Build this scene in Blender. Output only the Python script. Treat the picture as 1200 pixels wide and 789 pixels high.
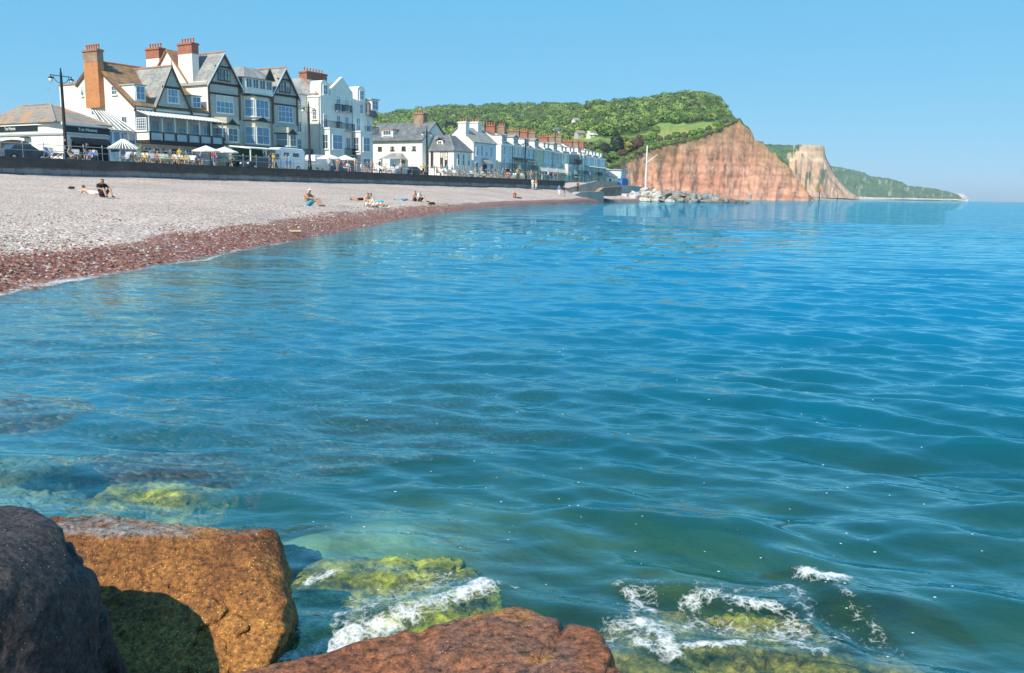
import bpy, bmesh, math, random
import numpy as np
from mathutils import Vector, Matrix
random.seed(7); RNG = np.random.default_rng(7)
for o in list(bpy.data.objects): bpy.data.objects.remove(o)
scene = bpy.context.scene
COL = scene.collection
rad = math.radians

# ------------------------------------------------------------------ camera, sky, sun
CAM_H = 1.5; FPX = 1000.0; ROLL = rad(1.1); PITCH = math.atan(169.3*math.cos(ROLL)/FPX)
fw = np.array([0, math.cos(PITCH), -math.sin(PITCH)])
_r0 = np.array([1., 0, 0]); _u0 = np.array([0, math.sin(PITCH), math.cos(PITCH)])
RT = math.cos(ROLL)*_r0 + math.sin(ROLL)*_u0
UP = -math.sin(ROLL)*_r0 + math.cos(ROLL)*_u0
CAM = np.array([0, 0, CAM_H])
cd = bpy.data.cameras.new('camera'); cam = bpy.data.objects.new('camera', cd); COL.objects.link(cam)
cam.matrix_world = Matrix(((RT[0], UP[0], -fw[0], 0), (RT[1], UP[1], -fw[1], 0), (RT[2], UP[2], -fw[2], CAM_H), (0, 0, 0, 1)))
cd.sensor_width = 36; cd.lens = 30.0; cd.clip_start = 0.05; cd.clip_end = 120000
scene.camera = cam
scene.render.resolution_x = 1024; scene.render.resolution_y = 673

SUN_AZ = rad(-147); SUN_EL = rad(46)
w = bpy.data.worlds.new('World'); scene.world = w; w.use_nodes = True
nt = w.node_tree; bg = nt.nodes['Background']
sky = nt.nodes.new('ShaderNodeTexSky'); sky.sky_type = 'NISHITA'; sky.sun_disc = False
sky.sun_elevation = SUN_EL; sky.sun_rotation = SUN_AZ; sky.altitude = 0
sky.air_density = 0.6; sky.dust_density = 0.0; sky.ozone_density = 8.0
# one tone curve for the whole sky: the photograph's clear, strongly saturated blue
_sp = nt.nodes.new('ShaderNodeSeparateColor'); _cb = nt.nodes.new('ShaderNodeCombineColor'); nt.links.new(sky.outputs[0], _sp.inputs[0])
for _i, (_a, _g) in enumerate(((1.30, .60), (3.55, .25), (5.5, .15))):
    _p = nt.nodes.new('ShaderNodeMath'); _p.operation = 'POWER'; _p.inputs[1].default_value = _g; nt.links.new(_sp.outputs[_i], _p.inputs[0])
    _m = nt.nodes.new('ShaderNodeMath'); _m.operation = 'MULTIPLY'; _m.inputs[1].default_value = _a; nt.links.new(_p.outputs[0], _m.inputs[0]); nt.links.new(_m.outputs[0], _cb.inputs[_i])
nt.links.new(_cb.outputs[0], bg.inputs[0]); bg.inputs[1].default_value = 0.1
sd = bpy.data.lights.new('sun', 'SUN'); sd.energy = 5.0; sd.angle = rad(0.5); sd.color = (1.0, 0.91, 0.77)
sun = bpy.data.objects.new('sun', sd); COL.objects.link(sun)
SUNDIR = Vector((math.sin(SUN_AZ)*math.cos(SUN_EL), math.cos(SUN_AZ)*math.cos(SUN_EL), math.sin(SUN_EL)))
sun.rotation_euler = SUNDIR.to_track_quat('Z', 'Y').to_euler(); sun.location = (-50, -40, 60)
vs = scene.view_settings; vs.view_transform = 'Standard'; vs.look = 'None'; vs.exposure = 0.33; vs.gamma = 1.0; vs.use_curve_mapping = False
scene.render.engine = 'CYCLES'

# ------------------------------------------------------------------ pixel -> place
def ray(px, py): return fw + RT*(px-600)/FPX + UP*(394.5-py)/FPX
def hit_z(px, py, z):
    d = ray(px, py); return CAM + d*(z-CAM_H)/d[2]
def at_depth(px, py, D):
    d = ray(px, py); return CAM + d*(D/d[1])
def px_of(p):
    d = np.asarray(p, float)-CAM; k = d@fw; return 600+FPX*(d@RT)/k, 394.5-FPX*(d@UP)/k
class Frame:
    """street frame: x along the sea front, y inland, z up"""
    def __init__(s, th, o):
        s.th = th; s.o = np.array(o, float)
        s.X = np.array([math.sin(th), math.cos(th), 0]); s.Y = np.array([-math.cos(th), math.sin(th), 0])
        s.rot = math.pi/2-th
    def w(s, x, y, z=0): return s.o + s.X*x + s.Y*y + np.array([0, 0, z])
    def front(s, px, py, y):
        d = ray(px, py); t = (y-(CAM-s.o)@s.Y)/(d@s.Y); p = CAM+d*t-s.o; return float(p@s.X), float(p[2])
    def west(s, px, py, x):
        d = ray(px, py); t = (x-(CAM-s.o)@s.X)/(d@s.X); p = CAM+d*t-s.o; return float(p@s.Y), float(p[2])
    def inv(s, p):
        p = np.asarray(p, float)-s.o; return float(p@s.X), float(p@s.Y)
G = 3.5                                   # promenade / street level
F1 = Frame(math.atan(0.622), (0, 0, G))
F2 = Frame(rad(22.5), (-2.985, 176.0, G))
WALL_V = 70.5

# ------------------------------------------------------------------ noise (numpy)
def _hash(ix, iy, iz, seed):
    h = (ix*374761393 + iy*668265263 + iz*2147483647 + seed*974634777) & 0xffffffff
    h = ((h ^ (h >> 13))*1274126177) & 0xffffffff
    h = (h ^ (h >> 16)) & 0xffffffff
    return h/4294967295.0
def vnoise(x, y, z=0.0, seed=0):
    x = np.asarray(x, float); y = np.asarray(y, float); z = np.broadcast_to(np.asarray(z, float), x.shape)
    ix = np.floor(x).astype(np.int64); iy = np.floor(y).astype(np.int64); iz = np.floor(z).astype(np.int64)
    fx = x-ix; fy = y-iy; fz = z-iz
    fx = fx*fx*(3-2*fx); fy = fy*fy*(3-2*fy); fz = fz*fz*(3-2*fz)
    r = 0
    for dx in (0, 1):
        for dy in (0, 1):
            for dz in (0, 1):
                r = r + _hash(ix+dx, iy+dy, iz+dz, seed)*(fx if dx else 1-fx)*(fy if dy else 1-fy)*(fz if dz else 1-fz)
    return r*2-1
def fbm(x, y, z=0.0, oct=4, seed=0, gain=0.5):
    r = 0; a = 1.0; s = 0; f = 1.0
    for i in range(oct):
        r = r + a*vnoise(np.asarray(x)*f, np.asarray(y)*f, np.asarray(z)*f, seed+i); s += a; a *= gain; f *= 2.03
    return r/s

# ------------------------------------------------------------------ materials
MATS = {}
def new_mat(name):
    m = bpy.data.materials.new(name); m.use_nodes = True; MATS[name] = m
    return m, m.node_tree, m.node_tree.nodes['Principled BSDF']
def pm(name, col, rough=0.75, var=0.12, scale=2.0, bump=0.15, bscale=None, metal=0.0, col2=None, fac2=(0.5, 0.65), scale2=1.0, spec=0.4, coord='Object', streak=None):
    """plain surface with tone variation, optional second colour in patches and fine relief"""
    m, t, b = new_mat(name); N = t.nodes; L = t.links
    tc = N.new('ShaderNodeTexCoord'); no = N.new('ShaderNodeTexNoise'); no.inputs['Scale'].default_value = scale; no.inputs['Detail'].default_value = 6
    L.new(tc.outputs[coord], no.inputs['Vector'])
    cr = N.new('ShaderNodeValToRGB'); L.new(no.outputs['Fac'], cr.inputs[0])
    c = np.array(col[:3]); lo = np.clip(c*(1-var), 0, 1); hi = np.clip(c*(1+var), 0, 1)
    cr.color_ramp.elements[0].position = 0.3; cr.color_ramp.elements[1].position = 0.7
    cr.color_ramp.elements[0].color = (*lo, 1); cr.color_ramp.elements[1].color = (*hi, 1)
    out = cr.outputs[0]
    if col2 is not None:
        n2 = N.new('ShaderNodeTexNoise'); n2.inputs['Scale'].default_value = scale2; n2.inputs['Detail'].default_value = 8; n2.inputs['Roughness'].default_value = 0.65
        if streak:
            mp = N.new('ShaderNodeMapping'); mp.inputs['Scale'].default_value = (1, 1, streak); L.new(tc.outputs[coord], mp.inputs[0]); L.new(mp.outputs[0], n2.inputs['Vector'])
        else: L.new(tc.outputs[coord], n2.inputs['Vector'])
        r2 = N.new('ShaderNodeValToRGB'); r2.color_ramp.elements[0].position = fac2[0]; r2.color_ramp.elements[1].position = fac2[1]
        L.new(n2.outputs['Fac'], r2.inputs[0])
        mx = N.new('ShaderNodeMix'); mx.data_type = 'RGBA'; L.new(r2.outputs[0], mx.inputs[0]); L.new(out, mx.inputs[6]); mx.inputs[7].default_value = (*col2[:3], 1)
        out = mx.outputs[2]
    L.new(out, b.inputs['Base Color'])
    b.inputs['Roughness'].default_value = rough; b.inputs['Metallic'].default_value = metal; b.inputs['Specular IOR Level'].default_value = spec
    if bump:
        n3 = N.new('ShaderNodeTexNoise'); n3.inputs['Scale'].default_value = bscale or scale*6; n3.inputs['Detail'].default_value = 5
        L.new(tc.outputs[coord], n3.inputs['Vector'])
        bp = N.new('ShaderNodeBump'); bp.inputs['Strength'].default_value = bump; bp.inputs['Distance'].default_value = 0.05
        L.new(n3.outputs['Fac'], bp.inputs['Height']); L.new(bp.outputs[0], b.inputs['Normal'])
    return m
def coursed(name, col, mortar, bw, bh, rough=0.8, var=0.25, col2=None, bump=0.4, weather=None, off=0.5):
    """bricks / slates / stones in courses, mapped on the object's own axes"""
    m, t, b = new_mat(name); N = t.nodes; L = t.links
    tc = N.new('ShaderNodeTexCoord'); sp = N.new('ShaderNodeSeparateXYZ'); L.new(tc.outputs['Object'], sp.inputs[0])
    ad = N.new('ShaderNodeMath'); ad.operation = 'ADD'; L.new(sp.outputs[0], ad.inputs[0]); L.new(sp.outputs[1], ad.inputs[1])
    cb = N.new('ShaderNodeCombineXYZ'); L.new(ad.outputs[0], cb.inputs[0]); L.new(sp.outputs[2], cb.inputs[1])
    br = N.new('ShaderNodeTexBrick'); L.new(cb.outputs[0], br.inputs['Vector'])
    br.inputs['Scale'].default_value = 1; br.inputs['Brick Width'].default_value = bw; br.inputs['Row Height'].default_value = bh
    br.inputs['Mortar Size'].default_value = bh*0.07; br.offset = off
    c = np.array(col)
    br.inputs['Color1'].default_value = (*np.clip(c*(1-var), 0, 1), 1); br.inputs['Color2'].default_value = (*np.clip(c*(1+var), 0, 1), 1); br.inputs['Mortar'].default_value = (*mortar, 1)
    out = br.outputs['Color']
    n2 = N.new('ShaderNodeTexNoise'); n2.inputs['Scale'].default_value = 0.7; n2.inputs['Detail'].default_value = 8; L.new(tc.outputs['Object'], n2.inputs['Vector'])
    r2 = N.new('ShaderNodeValToRGB'); r2.color_ramp.elements[0].position = 0.48; r2.color_ramp.elements[1].position = 0.66; L.new(n2.outputs['Fac'], r2.inputs[0])
    mx = N.new('ShaderNodeMix'); mx.data_type = 'RGBA'; L.new(r2.outputs[0], mx.inputs[0]); L.new(out, mx.inputs[6])
    mx.inputs[7].default_value = (*(col2 if col2 is not None else np.clip(c*1.15, 0, 1)), 1)
    L.new(mx.outputs[2], b.inputs['Base Color']); b.inputs['Roughness'].default_value = rough
    bp = N.new('ShaderNodeBump'); bp.inputs['Strength'].default_value = bump; bp.inputs['Distance'].default_value = 0.03
    L.new(br.outputs['Fac'], bp.inputs['Height']); bp.invert = True; L.new(bp.outputs[0], b.inputs['Normal'])
    return m
def attr_mat(name, rough=0.9, attr='cover', nscale=0.3, nvar=0.35, bump=0.5, bscale=1.0, bdist=0.5, detail=10, spec=0.2, stretch=None):
    """colour from a mesh attribute, broken up by noise"""
    m, t, b = new_mat(name); N = t.nodes; L = t.links
    a = N.new('ShaderNodeAttribute'); a.attribute_name = attr
    tc = N.new('ShaderNodeTexCoord'); vec = tc.outputs['Object']
    if stretch:
        mp = N.new('ShaderNodeMapping'); mp.inputs['Scale'].default_value = stretch; L.new(vec, mp.inputs[0]); vec = mp.outputs[0]
    n = N.new('ShaderNodeTexNoise'); n.inputs['Scale'].default_value = nscale; n.inputs['Detail'].default_value = detail; n.inputs['Roughness'].default_value = 0.65; L.new(vec, n.inputs['Vector'])
    mr = N.new('ShaderNodeMapRange'); mr.inputs[1].default_value = 0.3; mr.inputs[2].default_value = 0.7; mr.inputs[3].default_value = 1-nvar; mr.inputs[4].default_value = 1+nvar; L.new(n.outputs['Fac'], mr.inputs[0])
    mu = N.new('ShaderNodeVectorMath'); mu.operation = 'SCALE'; L.new(a.outputs['Color'], mu.inputs[0]); L.new(mr.outputs[0], mu.inputs['Scale'])
    L.new(mu.outputs[0], b.inputs['Base Color']); b.inputs['Roughness'].default_value = rough; b.inputs['Specular IOR Level'].default_value = spec
    n3 = N.new('ShaderNodeTexNoise'); n3.inputs['Scale'].default_value = bscale; n3.inputs['Detail'].default_value = 8; L.new(vec, n3.inputs['Vector'])
    bp = N.new('ShaderNodeBump'); bp.inputs['Strength'].default_value = bump; bp.inputs['Distance'].default_value = bdist; L.new(n3.outputs['Fac'], bp.inputs['Height']); L.new(bp.outputs[0], b.inputs['Normal'])
    return m

pm('white_wall', (.80, .765, .69), .8, .05, .8, .1, 8, col2=(.56, .52, .45), fac2=(.54, .82), scale2=1.3, streak=.16)
pm('cream_wall', (.66, .58, .44), .8, .06, .8, .1, 8, col2=(.44, .38, .29), fac2=(.52, .8), scale2=1.3, streak=.16)
pm('grey_wall', (.52, .55, .58), .8, .06, .8, .1, 8, col2=(.38, .4, .42), fac2=(.52, .8), scale2=1.4, streak=.16)
pm('blue_shade_wall', (.62, .68, .74), .8, .06, .8, .1, 8, col2=(.42, .47, .52), fac2=(.52, .8), scale2=1.3, streak=.16)  # white wall with sea-side shade put into the colour; plain pale blue on the shed
pm('pebbledash', (.47, .46, .41), .9, .12, 3, .3, 25)
pm('trim_white', (.82, .82, .80), .5, .03, 2, 0)
pm('trim_grey', (.40, .42, .43), .6, .05, 2, 0)
pm('timber_dark', (.045, .036, .03), .6, .2, 4, .1)
pm('timber_brown', (.16, .085, .05), .6, .2, 4, .1)
pm('iron_black', (.02, .021, .024), .45, .1, 4, 0)
pm('sign_black', (.015, .016, .02), .35, .1, 4, 0)
pm('sign_letter', (.85, .85, .83), .5, .02, 4, 0)
pm('interior_dark', (.03, .03, .032), .9, .2, 1, 0)
pm('curtain', (.6, .58, .53), .9, .1, 6, .1)
coursed('slate', (.13, .14, .155), (.07, .075, .08), .35, .22, .6, .3, (.2, .205, .2))
coursed('slate_pale', (.26, .265, .26), (.14, .14, .14), .35, .22, .7, .25, (.34, .33, .29))
coursed('tile_lichen', (.25, .15, .085), (.1, .07, .05), .3, .2, .8, .3, (.42, .22, .06))
coursed('tile_mixed', (.27, .24, .21), (.12, .11, .1), .3, .2, .8, .25, (.42, .22, .10))
coursed('tile_red', (.34, .14, .08), (.14, .08, .06), .3, .2, .8, .25, (.4, .22, .12))
coursed('brick_orange', (.52, .20, .075), (.45, .30, .2), .23, .075, .85, .2, (.58, .25, .1))
coursed('brick_red', (.36, .12, .07), (.32, .2, .16), .23, .075, .85, .25, (.42, .17, .1))
coursed('brick_brown', (.3, .18, .12), (.28, .22, .18), .23, .075, .85, .25, (.4, .28, .2))
coursed('sea_wall_stone', (.22, .24, .26), (.1, .1, .1), 1.1, .42, .85, .2, (.3, .32, .33), .8)
pm('terracotta', (.5, .2, .1), .8, .15, 4, .1)
pm('concrete', (.4, .37, .34), .9, .12, 1.2, .3, 10, col2=(.28, .26, .24), fac2=(.5, .7), scale2=.6)
pm('concrete_pink', (.46, .36, .31), .9, .12, 1.2, .3, 10, col2=(.36, .25, .2), fac2=(.5, .7), scale2=.6)
pm('coping_dark', (.07, .067, .066), .85, .25, 1.5, .3, 12, col2=(.13, .1, .085), fac2=(.6, .75), scale2=.8)
pm('asphalt', (.05, .05, .052), .9, .2, 5, .3, 40)
pm('paving', (.33, .31, .28), .9, .12, 1.5, .2, 10)
pm('grass_flat', (.09, .13, .035), .95, .3, .2, .4, 3)
pm('timber_pale', (.42, .33, .22), .7, .15, 6, .1)
pm('mast_white', (.75, .74, .72), .5, .05, 2, 0)
pm('marker_orange', (.6, .16, .04), .6, .1, 2, 0)
pm('awning_white', (.8, .78, .74), .85, .04, 3, .1)
pm('tyre', (.02, .02, .02), .9, .1, 5, 0)
pm('chrome', (.6, .6, .6), .25, .05, 4, 0, metal=1)
pm('lamp_glass', (.75, .76, .74), .2, .02, 4, 0)
pm('trunk_bark', (.1, .075, .055), .95, .3, 3, .4)
def glass_mat(name, col, rough=.06):
    m, t, b = new_mat(name); N = t.nodes; L = t.links
    tc = N.new('ShaderNodeTexCoord'); n = N.new('ShaderNodeTexNoise'); n.inputs['Scale'].default_value = .45; n.inputs['Detail'].default_value = 2; L.new(tc.outputs['Object'], n.inputs['Vector'])
    cr = N.new('ShaderNodeValToRGB'); c = np.array(col); cr.color_ramp.elements[0].color = (*(c*.35), 1); cr.color_ramp.elements[1].color = (*np.clip(c*1.9, 0, 1), 1); L.new(n.outputs['Fac'], cr.inputs[0])
    L.new(cr.outputs[0], b.inputs['Base Color']); b.inputs['Roughness'].default_value = rough; b.inputs['Specular IOR Level'].default_value = .9; b.inputs['Coat Weight'].default_value = .6; b.inputs['Coat Roughness'].default_value = .03
    return m
glass_mat('glass', (.06, .085, .11)); glass_mat('glass_dark', (.025, .03, .035)); glass_mat('glass_blue', (.09, .19, .30))
def cloth(name, col): return pm(name, col, .9, .12, 9, .2, 60)
CLOTH = {'white': (.78, .77, .74), 'navy': (.025, .035, .08), 'red': (.42, .05, .04), 'blue': (.07, .2, .48), 'black': (.02, .02, .022), 'green': (.08, .2, .1),
         'orange': (.6, .22, .05), 'pink': (.6, .3, .32), 'grey': (.25, .25, .26), 'beige': (.5, .42, .3), 'turquoise': (.08, .38, .48), 'purple': (.16, .08, .22), 'yellow': (.62, .46, .08), 'brown': (.2, .1, .05)}
for k, v in CLOTH.items(): cloth('cloth_'+k, v)
pm('skin_light', (.55, .33, .23), .6, .08, 12, 0); pm('skin_tan', (.42, .22, .13), .6, .08, 12, 0)
pm('hair_brown', (.06, .035, .02), .7, .2, 30, .2); pm('hair_fair', (.3, .19, .08), .7, .2, 30, .2); pm('hair_grey', (.3, .29, .28), .7, .2, 30, .2)
pm('shoe', (.03, .028, .026), .6, .1, 5, 0)
def stripes(name, ca, cb, freq):
    m, t, b = new_mat(name); N = t.nodes; L = t.links
    tc = N.new('ShaderNodeTexCoord'); wv = N.new('ShaderNodeTexWave'); wv.inputs['Scale'].default_value = freq; wv.bands_direction = 'X'; L.new(tc.outputs['Object'], wv.inputs[0])
    cr = N.new('ShaderNodeValToRGB'); cr.color_ramp.interpolation = 'CONSTANT'; cr.color_ramp.elements[0].color = (*ca, 1); cr.color_ramp.elements[1].color = (*cb, 1); cr.color_ramp.elements[1].position = .5
    L.new(wv.outputs['Fac'], cr.inputs[0]); L.new(cr.outputs[0], b.inputs['Base Color']); b.inputs['Roughness'].default_value = .9
stripes('sling_blue', (.75, .75, .72), (.06, .16, .38), 3.0); stripes('sling_green', (.75, .74, .7), (.1, .26, .13), 3.0); stripes('sling_red', (.75, .72, .68), (.48, .1, .07), 3.0)
def car_paint(name, col):
    m, t, b = new_mat(name); b.inputs['Base Color'].default_value = (*col, 1); b.inputs['Roughness'].default_value = .3; b.inputs['Coat Weight'].default_value = .7; b.inputs['Coat Roughness'].default_value = .05
    N = t.nodes; n = N.new('ShaderNodeTexNoise'); n.inputs['Scale'].default_value = 3; mr = N.new('ShaderNodeMapRange'); mr.inputs[3].default_value = .22; mr.inputs[4].default_value = .42; t.links.new(n.outputs['Fac'], mr.inputs[0]); t.links.new(mr.outputs[0], b.inputs['Roughness'])
for k, v in {'white': (.75, .76, .77), 'dark': (.03, .035, .045), 'blue': (.03, .09, .2), 'silver': (.45, .47, .5), 'green': (.02, .05, .045)}.items(): car_paint('paint_'+k, v)

# ------------------------------------------------------------------ object helpers
def tag(o, label=None, cat=None, group=None, kind=None):
    if label: o['label'] = label
    if cat: o['category'] = cat
    if group: o['group'] = group
    if kind: o['kind'] = kind
    return o
def link(o, parent=None):
    COL.objects.link(o)
    if parent is not None: o.parent = parent
    return o
def empty(name, loc, rz=0.0):
    o = bpy.data.objects.new(name, None); o.location = tuple(float(a) for a in loc); o.rotation_euler = (0, 0, rz); o.empty_display_size = .3
    return link(o)
class MB:
    def __init__(s): s.v = []; s.f = []; s.m = []; s.cm = 0
    def add(s, vs_, fs):
        o = len(s.v); s.v += [tuple(float(c) for c in p) for p in vs_]; s.f += [tuple(i+o for i in f) for f in fs]; s.m += [s.cm]*len(fs); return s
    def box(s, x0, x1, y0, y1, z0, z1):
        return s.add([(x0, y0, z0), (x1, y0, z0), (x1, y1, z0), (x0, y1, z0), (x0, y0, z1), (x1, y0, z1), (x1, y1, z1), (x0, y1, z1)],
                     [(0, 3, 2, 1), (4, 5, 6, 7), (0, 1, 5, 4), (1, 2, 6, 5), (2, 3, 7, 6), (3, 0, 4, 7)])
    def ext(s, poly, a, axis, t):
        """extrude poly (2D) from a to t along axis"""
        n = len(poly)
        P = {'x': lambda q, c: (c, q[0], q[1]), 'y': lambda q, c: (q[0], c, q[1]), 'z': lambda q, c: (q[0], q[1], c)}[axis]
        vs_ = [P(q, a) for q in poly] + [P(q, t) for q in poly]
        fs = [tuple(range(n)), tuple(range(2*n-1, n-1, -1))] + [(i, i+n, (i+1) % n+n, (i+1) % n) for i in range(n)]
        return s.add(vs_, fs)
    def slab(s, pts, t=.14):
        P = [Vector(p) for p in pts]; n = Vector((0, 0, 0))
        for i in range(len(P)): n += P[i].cross(P[(i+1) % len(P)])
        n.normalize()
        if n.z < 0: n = -n
        k = len(P); vs_ = [p for p in P] + [p-n*t for p in P]
        return s.add(vs_, [tuple(range(k)), tuple(range(2*k-1, k-1, -1))] + [(i, i+k, (i+1) % k+k, (i+1) % k) for i in range(k)])
    def bar(s, a, b, r, sides=4, r2=None):
        a = Vector(a); b = Vector(b); d = (b-a).normalized(); u = d.orthogonal().normalized(); v = d.cross(u); r2 = r if r2 is None else r2
        ring = [(math.cos(2*math.pi*(i+.5)/sides), math.sin(2*math.pi*(i+.5)/sides)) for i in range(sides)]
        vs_ = [a+u*c*r+v*q*r for c, q in ring]+[b+u*c*r2+v*q*r2 for c, q in ring]
        return s.add(vs_, [(i, (i+1) % sides, (i+1) % sides+sides, i+sides) for i in range(sides)]+[tuple(range(sides-1, -1, -1)), tuple(range(sides, 2*sides))])
    def lathe(s, prof, c=(0, 0, 0), n=10):
        vs_ = []; fs = []
        for r, z in prof:
            for i in range(n):
                a = 2*math.pi*i/n; vs_.append((c[0]+r*math.cos(a), c[1]+r*math.sin(a), c[2]+z))
        for k in range(len(prof)-1):
            for i in range(n): fs.append((k*n+i, k*n+(i+1) % n, (k+1)*n+(i+1) % n, (k+1)*n+i))
        fs.append(tuple(range(n-1, -1, -1))); fs.append(tuple((len(prof)-1)*n+i for i in range(n)))
        return s.add(vs_, fs)
    def mesh(s, name):
        me = bpy.data.meshes.new(name); me.from_pydata(s.v, [], s.f); me.update(); return me
    def build(s, name, mats, parent=None, off=(0, 0, 0), smooth=False):
        if any(off): s.v = [(p[0]-off[0], p[1]-off[1], p[2]-off[2]) for p in s.v]
        me = s.mesh(name); mats = [mats] if isinstance(mats, str) else mats
        for m in mats: me.materials.append(MATS[m])
        if len(mats) > 1: me.polygons.foreach_set('material_index', s.m)
        bm = bmesh.new(); bm.from_mesh(me); bmesh.ops.recalc_face_normals(bm, faces=bm.faces); bm.to_mesh(me); bm.free()
        if smooth: me.shade_smooth()
        return link(bpy.data.objects.new(name, me), parent)
def big_mesh(name, V, Fq, mat, smooth=True, attrs=None):
    """fast mesh from numpy arrays (faces all the same size)"""
    me = bpy.data.meshes.new(name); V = np.asarray(V, np.float32); Fq = np.asarray(Fq, np.int32); k = Fq.shape[1]
    me.vertices.add(len(V)); me.vertices.foreach_set('co', V.ravel())
    me.loops.add(Fq.size); me.loops.foreach_set('vertex_index', Fq.ravel())
    me.polygons.add(len(Fq)); me.polygons.foreach_set('loop_start', np.arange(0, Fq.size, k, dtype=np.int32))
    try: me.polygons.foreach_set('loop_total', np.full(len(Fq), k, np.int32))
    except Exception: pass
    me.update(calc_edges=True)
    me.polygons.foreach_set('use_smooth', np.full(len(Fq), smooth, bool))
    for an, arr in (attrs or {}).items():
        arr = np.asarray(arr, np.float32)
        if arr.ndim == 1:
            a = me.attributes.new(an, 'FLOAT', 'POINT'); a.data.foreach_set('value', arr)
        else:
            a = me.attributes.new(an, 'FLOAT_COLOR', 'POINT'); a.data.foreach_set('color', np.concatenate([arr, np.ones((len(arr), 1), np.float32)], 1).ravel())
    me.materials.append(MATS[mat]); me.validate(clean_customdata=False)
    return me
def grid_faces(nr, nc, wrap=False):
    r = np.arange(nr-1)[:, None]; c = np.arange(nc if wrap else nc-1)[None, :]; c2 = (c+1) % nc
    return np.stack([r*nc+c, r*nc+c2, (r+1)*nc+c2, (r+1)*nc+c], -1).reshape(-1, 4)
def copy_tree(o, parent=None):
    c = o.copy(); COL.objects.link(c); c.parent = parent
    for ch in list(o.children):
        if ch.name in bpy.data.objects: copy_tree(ch, c)
    return c

# ------------------------------------------------------------------ shore shape
SHORE_U = np.array([-60, -30, -10, 0, 6.1, 7.9, 10.7, 14.9, 22.5, 31.7, 47, 61.8, 82.6, 107, 126, 140, 152, 165, 192, 230, 260])
SHORE_V = np.array([2, 5, 8.5, 10.6, 12, 13, 14.6, 16.9, 21.1, 26.5, 34.9, 42.2, 51.0, 59.0, 64.5, 68.8, 72, 74.5, 80, 90, 98])
EDGE_U = np.array([-80, 129, 131, 142, 160, 180, 205, 240, 300])
EDGE_V = np.array([70.5, 70.5, 73.5, 77.5, 83, 87, 93, 104, 125])
def shore_v(u): return np.interp(u, SHORE_U, SHORE_V)
def edge_v(u): return np.interp(u, EDGE_U, EDGE_V)
PT = np.array([0, .02, .06, .2, .5, .8, 1.0, 1.2]); PZ = np.array([0, .26, .48, .72, 1.05, 1.62, 2.12, 2.2])
def beach_z(u, v):
    sv = shore_v(u); ev = edge_v(u); t = (v-sv)/(ev-sv)
    amp = np.interp(u, [100, 129, 170], [1, 1, .8])
    z = np.interp(t, PT, PZ)*amp
    return np.where(v < sv, (v-sv)*.22, z)
SAND = hit_z(465, 588, -.45)[:2]
def seabed_z(x, y):
    d = np.hypot(x, y)
    z = -0.30 - 0.17*np.clip(d-2, 0, 12) - 0.02*np.clip(d-14, 0, 200)
    return z + fbm(x*.9, y*.9, 0, 3, 21)*.16*np.clip(d/4, .4, 1.5) + .24*np.exp(-(((x-SAND[0])/.7)**2+((y-SAND[1])/.9)**2))
def uv_of(x, y): return x*F1.X[0]+y*F1.X[1], x*F1.Y[0]+y*F1.Y[1]
def bottom_z(x, y):
    u, v = uv_of(x, y); return np.maximum(seabed_z(x, y), np.where(u < 200, beach_z(u, v), -50))
def hit_beach(px, py):
    d = ray(px, py); t = 5.0
    while t < 400:
        p = CAM+d*t; u, v = uv_of(p[0], p[1])
        if p[2] <= float(beach_z(u, v)): return p
        t += .05
    return CAM+d*60

# ------------------------------------------------------------------ beach
def build_beach():
    us = np.concatenate([np.arange(-30, 40, .28), np.arange(40, 90, .55), np.arange(90, 215, 1.0)])
    s = np.concatenate([np.linspace(-.4, 0, 12, endpoint=False), np.linspace(0, .12, 60, endpoint=False), np.linspace(.12, 1.0, 120), [1.06, 1.15]])
    Ug, S = np.meshgrid(us, s, indexing='ij'); sv = shore_v(Ug); ev = edge_v(Ug)
    sv = sv + .35*fbm(Ug*.25, Ug*0, 0, 3, 5)
    Vg = sv+S*(ev-sv)
    Z = beach_z(Ug, Vg)
    dist = (Vg-sv)
    Z = Z + np.clip(dist/3, 0, 1)*(fbm(Ug*.35, Vg*.35, 0, 4, 11)*.09 + fbm(Ug*2.2, Vg*2.2, 0, 2, 12)*.03) + (.07*np.exp(-((dist-4.2-.5*fbm(Ug*.15, Ug*0, 0, 2, 14))/.8)**2)+.09*np.exp(-((dist-10-fbm(Ug*.1, Ug*0, 0, 2, 15))/1.6)**2)+.08*np.exp(-((dist-19-2*fbm(Ug*.08, Ug*0, 0, 2, 16))/2)**2))*(1+.5*fbm(Ug*.3, Ug*0, 0, 2, 9))
    X = Ug*F1.X[0]+Vg*F1.Y[0]; Y = Ug*F1.X[1]+Vg*F1.Y[1]
    # reddish wet shingle along the water, pale dry shingle above
    band = np.interp(Ug, [0, 10, 20, 30, 42, 66, 130], [1.75, 1.85, 2.3, 2.4, 1.9, 1.3, 1.2]) + .55*fbm(Ug*.3, Vg*.2, 0, 3, 31)
    red = 1/(1+np.exp((dist-band)*5))
    return big_mesh('beach', np.stack([X, Y, Z], -1).reshape(-1, 3), grid_faces(*Ug.shape), 'shingle', True, {'red': red.ravel()})
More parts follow.
